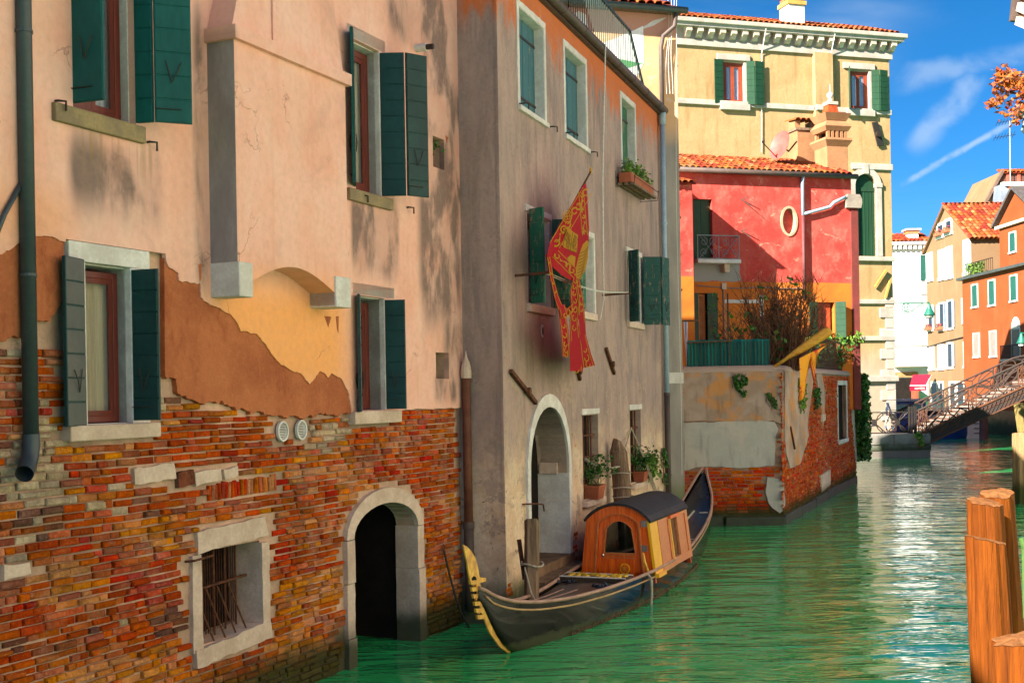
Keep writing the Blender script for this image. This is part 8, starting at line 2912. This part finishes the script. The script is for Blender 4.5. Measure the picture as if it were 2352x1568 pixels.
# red awning
aw_ = thing('awning', 'red shop awning with white lettering beside far houses', 'awning', (31, 91, 4))
fa = Fr((0, 90.0), (1, 0))
x0, x1 = fa.s(2092, 890), fa.s(2120, 890)
yA, zA = 88.0, fa.at(2105, 882)[1]
fa2 = Fr((0, 88.0), (1, 0))
x0, x1 = fa2.s(2090, 885), fa2.s(2128, 885)
z0, z1 = fa2.at(2105, 885)[1], fa2.at(2160, 866)[1] + .25
xr = fa2.s(2172, 868)
M['awn'] = simple('awning_red', (.62, .008, .035), (.54, .006, .03), 2, .8, .2, bump=.1)
k = MB()
k.add([fa2.P(x0, z0, 0), fa2.P(x1, z0, 0), fa2.P(xr, z1, -3.0), fa2.P(xr - 1.4, z1, -3.0)], [(0, 1, 2, 3)])
k.add([fa2.P(x0, z0 - .03, 0), fa2.P(x1, z0 - .03, 0), fa2.P(xr, z1 - .03, -3.0), fa2.P(xr - 1.4, z1 - .03, -3.0)], [(3, 2, 1, 0)])
k.build('canopy', M['awn'], aw_)
MB().box(fa2, x0, x1, z0 - .38, z0 - .02, -.01, .02).build('valance', M['awn'], aw_)
MB().bar(fa2.P(x0, z0, .02), fa2.P(x1, z0, .02), .07).build('front_bar', M['white_paint'], aw_)
MB().bar(fa2.P(x1, z0 - .02, .0), fa2.P(xr, z1 - .05, -3.0), .08).build('side_bar', M['stone'], aw_)
cu = bpy.data.curves.new('lettering', 'FONT')
cu.body = 'santini'
cu.size = .30
cu.align_x = 'CENTER'
cu.materials.append(M['white_paint'])
lo = textmesh(cu)
link(lo, aw_, Matrix.Translation(fa2.P((x0 + x1) / 2 + .1, z0 - .28, .03)) @ Matrix.Rotation(math.pi / 2, 4, 'X'))
# taller house behind the orange one, with antenna
fbk = Fr((0, 96.0), (1, 0))
back = thing('lead_clad_house', 'tall house with tiled roofs and lead-clad wall behind orange house', 'house', (38, 96, 1))
sA, zA = fbk.at(2262, 468)
sB, zB = fbk.at(2300, 394)
MB().prism(fbk, [(sA, 8), (fbk.s(2420), 8), (fbk.s(2420), zB), (sB, zB), (sA, zA)], -6, 0).build('gable_wall', M['beige_pl'], back)
MB().bar(fbk.P(sA - .3, zA - .4, .2), fbk.P(sB + .05, zB + .05, .2), .3, .2).build('verge', simple('dark_verge', (.16, .10, .07), None, 3), back)
tile_roof(back, fbk.P(sB, zB - .15, .35), Vector((1, 0, 0)), Vector((0, .95, .3)).normalized(), 7, 1.2, pitch=.34, tl=.5, keep=0, seed=61, mix=(.6, .25, .15))
MB().box(fbk, fbk.s(2304), fbk.s(2420), fbk.at(2330, 420)[1], zB - .1, .02, .1).build('upper_cladding', simple('brown_board', (.13, .055, .04), None, 3, .8), back)
for x in (2322, 2347):
    MB().box(fbk, fbk.s(x) - .12, fbk.s(x) + .12, fbk.at(2330, 422)[1], zB - .1, .1, .2).build('red_post', simple('post_red', (.50, .10, .06), None, 3, .7) if x == 2322 else bpy.data.materials['post_red'], back)
z_ = fbk.at(2330, 424)[1]
MB().box(fbk, fbk.s(2304), fbk.s(2420), z_ - .2, z_ + .12, .0, .6).build('white_ledge', M['white_paint'], back)
z2_ = fbk.at(2330, 432)[1]
tile_roof(back, fbk.P(fbk.s(2318), fbk.at(2330, 452)[1] - .1, 2.0), Vector((1, 0, 0)), Vector((0, .90, .42)).normalized(), 6, 2.0, pitch=.34, tl=.5, keep=0, seed=62, mix=(.5, .2, .3), rname='lower_roof')
M['lead'] = simple('lead_cladding', (.20, .235, .29), (.30, .33, .38), 1.2, .5, .5, metal=.2, bump=.4, bscale=6)
MB().prism(fbk, [(fbk.s(2287), 10), (fbk.s(2420), 10), (fbk.s(2420), fbk.at(2340, 452)[1]), (fbk.s(2325), fbk.at(2325, 453)[1]), (fbk.s(2287), fbk.at(2287, 432)[1])], .02, 1.7).build('lead_wall', M['lead'], back)
an = thing('antenna', 'thin television aerial mast above the far roofs', 'antenna', fbk.P(fbk.s(2321), 20, .5))
p0, p1 = fbk.P(*fbk.at(2321, 440, .5), .5), fbk.P(*fbk.at(2319, 278, .5), .5)
MB().tube([p0, p1], .026, 5).build('mast', M['stone_w'], an)
for f_, w_ in ((1.0, 1.0), (.79, 1.2)):
    c = p0.lerp(p1, f_)
    MB().bar(c + Vector((-w_, 0, -.15)), c + Vector((w_ * .4, 0, .1)), .04).build('boom', M['iron'], an)
    k = MB()
    for i in range(7):
        q = c + Vector((-w_ + i * .25, 0, -.15 + i * .04))
        k.bar(q + Vector((0, -.3, .18)), q + Vector((0, .3, -.18)), .025)
    k.build('elements', M['iron'], an)
# mooring piles and ladder under the bridge
post('dark_pile', 'dark purple mooring pile under the bridge at far wall', 2258, 945, 72, .26, simple('dark_pile_wood', (.13, .065, .06), None, 3, .9), (0, 0), 8, 31)
wl2 = MB().bbox((fq.s(2206, 960, -20), QD + 20, -.3), (fq.s(2250, 960, -20), QD + 21, 1.6))
wlo = tag(wl2.build('landing_wall', M['white_pl']), 'low white landing wall with ladder seen under the bridge', 'wall')
fl_ = Fr((0, QD + 20), (1, 0))
for i in range(4):
    MB().bar(fl_.P(fl_.s(2236, 970), .3 + .3 * i, .05), fl_.P(fl_.s(2248, 970), .3 + .3 * i, .05), .05).build('rung', M['rust'], wlo)

# ------------------------------------------------------------------ branch, eaves and lamp scroll at upper right
ev = thing('roof_eaves', 'corner of tiled wooden eaves poking in at top right', 'eaves', at(2360, 20, 12))
e0, e1 = at(2331, 52, 12), at(2343, -60, 12)
k = MB()
k.add([at(2331, 50, 12), at(2450, 100, 11.2), at(2450, -100, 11.2), at(2343, -60, 12), at(2331, 46, 12.1), at(2450, 96, 11.4), at(2450, -104, 11.4), at(2343, -64, 12.1)], [(0, 1, 2, 3), (7, 6, 5, 4), (0, 4, 5, 1), (3, 2, 6, 7), (0, 3, 7, 4)])
k.build('eave_board', M['old_wood'], ev)
MB().bar(at(2330, 50, 11.95), at(2342, -60, 11.95), .05, .09).build('fascia', M['pipe_brown'], ev)
for i in range(3):
    MB().bar(at(2340 + i * 3, 48 - i * 32, 11.9), at(2420, 80 - i * 32, 11.3), .07, .08).build('rafter', M['stone'], ev)
br = thing('tree_branch', 'branch of orange autumn leaves entering at the right edge', 'branch', at(2380, 230, 11))
r_ = random.Random(17)
tw, lf = MB(), MB()
def twig(p, d, l, dep):
    pts = [p]
    for i in range(4):
        d = (d + Vector((r_.uniform(-.3, .3), r_.uniform(-.3, .3), r_.uniform(-.25, .25)))).normalized()
        pts.append(pts[-1] + d * l / 4)
    tw.tube(pts, [.012 * (.6 ** (3 - dep)), .010 * (.6 ** (3 - dep)), .008 * (.6 ** (3 - dep)), .006 * (.6 ** (3 - dep)), .004 * (.6 ** (3 - dep))], 4, cap=False)
    for q in pts[1:]:
        if dep > 0:
            for _ in range(2):
                twig(q, (d + Vector((r_.uniform(-1, 1), r_.uniform(-1, 1), r_.uniform(-.8, .9)))).normalized(), l * .42, dep - 1)
        else:
            if r_.random() < .42:
                for _ in range(2):
                    c = q + Vector((r_.uniform(-.04, .04), r_.uniform(-.04, .04), r_.uniform(-.04, .02)))
                    d1 = Vector((r_.uniform(-1, 1), r_.uniform(-1, 1), r_.uniform(-1, .4))).normalized()
                    d2 = d1.cross(Vector((r_.uniform(-1, 1), r_.uniform(-1, 1), r_.uniform(-1, 1)))).normalized()
                    s_ = r_.uniform(.03, .055)
                    lf.add([c, c + d1 * s_ * .5 + d2 * s_ * .45, c + d1 * s_ * 1.1, c + d1 * s_ * .5 - d2 * s_ * .45], [(0, 1, 2, 3)])
bp0 = at(2405, 222, 11)
twig(bp0, (at(2275, 225, 11) - bp0).normalized(), .36, 2)
twig(bp0 + Vector((0, 0, .08)), (at(2280, 195, 11) - bp0).normalized(), .33, 2)
twig(bp0 + Vector((.05, 0, -.05)), (at(2290, 258, 11) - bp0).normalized(), .30, 2)
twig(bp0 + Vector((0, .1, .12)), (at(2310, 165, 11) - bp0).normalized(), .30, 2)
tw.build('twigs', M['twig'], br)
lf.build('leaves', M['leaf_autumn'], br)
ls = thing('lamp_bracket', 'end of green scrolled iron lamp bracket below autumn leaves', 'bracket', at(2350, 270, 11))
MB().tube([at(2338 + 6 + 6 * math.cos(t_) * (1 - i / 20), 262 + 6 * math.sin(t_) * (1 - i / 20), 11) for i, t_ in enumerate([3.14 + j * .5 for j in range(14)])], .008, 5).build('scroll', M['rail_green'], ls)
MB().tube([at(2342, 256, 11), at(2352, 262, 11), at(2352, 285, 11), at(2347, 300, 11), at(2360, 312, 11)], .012, 5).build('arm', M['rail_green'], ls)
# loose green lamp beside the orange house balcony
l2 = thing('street_lamp', 'small green lamp hanging at right edge before the orange house', 'lamp', at(2346, 780, 60))
q = at(2346, 770, 60)
MB().tube([q + Vector((0, 0, .12)), at(2375, 766, 60)], .035, 6).build('arm', M['lamp_green'], l2)
MB().lathe(q, [(.03, .15), (.08, .05), (.10, -.05), (.22, -.32), (.26, -.40)], 10).build('shade', M['lamp_green'], l2, smooth=True)
MB().lathe(q, [(.18, -.40), (.14, -.52)], 8).build('glass', M['stone_w'], l2)

# ------------------------------------------------------------------ houses of the near right bank (outside the frame; they return sunlight onto the shaded fronts)
fbn = Fr((.457 * 34 + 4.6, 34), (-.457, -1))
bank = MB()
MB_ = M['bank_pl'] = ocol('bank_cream_plaster', (.84, .75, .63), (.82, .72, .60), (.84, .78, .68))
for i, (a, b, h, lb, cm_) in enumerate(((4.0, 17.5, 13.5, 'cream house on the near right bank beyond the frame', 'bank_pl'), (18.0, 40.0, 12.5, 'pale house on the near right bank behind the camera', 'bank_pl'))):
    t = thing('bank_house', lb, 'house', fbn.P((a + b) / 2, 0, 0))
    hl = []
    for r in range(3):
        for c in range(int((b - a) / 3)):
            s = a + 1.2 + c * 3
            hl.append((s, s + 1.0, 1.6 + r * 3.1, 3.4 + r * 3.1))
    MB().wall(fbn, rect(a, b, -.5, h), [rect(*q) for q in hl], 0, .2).build('plaster_wall', M[cm_], t)
    MB().box(fbn, a, b, -.5, h, -8, -.22).build('inner_wall', M['stone_w'], t)
    MB().box(fbn, a, b, h, h + .3, -8, .4).build('cornice', M['stone_w'], t)
    for q in hl:
        MB().box(fbn, q[0], q[1], q[2], q[3], -.20, -.14).build('shutter', M['midgreen'], t)
t = thing('bank_house', 'unseen left bank house behind the camera, added to shade the water', 'house', fp.P(-20, 0, 0))  # out of view, added so the near water falls in shade
MB().box(fp, -32, -13.05, -.5, 9.7, -7, 0).build('plaster_wall', M['pink'], t)
MB().box(fp, -32, -13.05, 9.7, 9.9, -7, .2).build('cornice', M['stone_w'], t)
for c in range(6):
    for r in range(2):
        MB().box(fp, -31 + c * 3, -30 + c * 3, 2.2 + r * 3.3, 4.0 + r * 3.3, 0, .04).build('shutter', M['midgreen'], t)
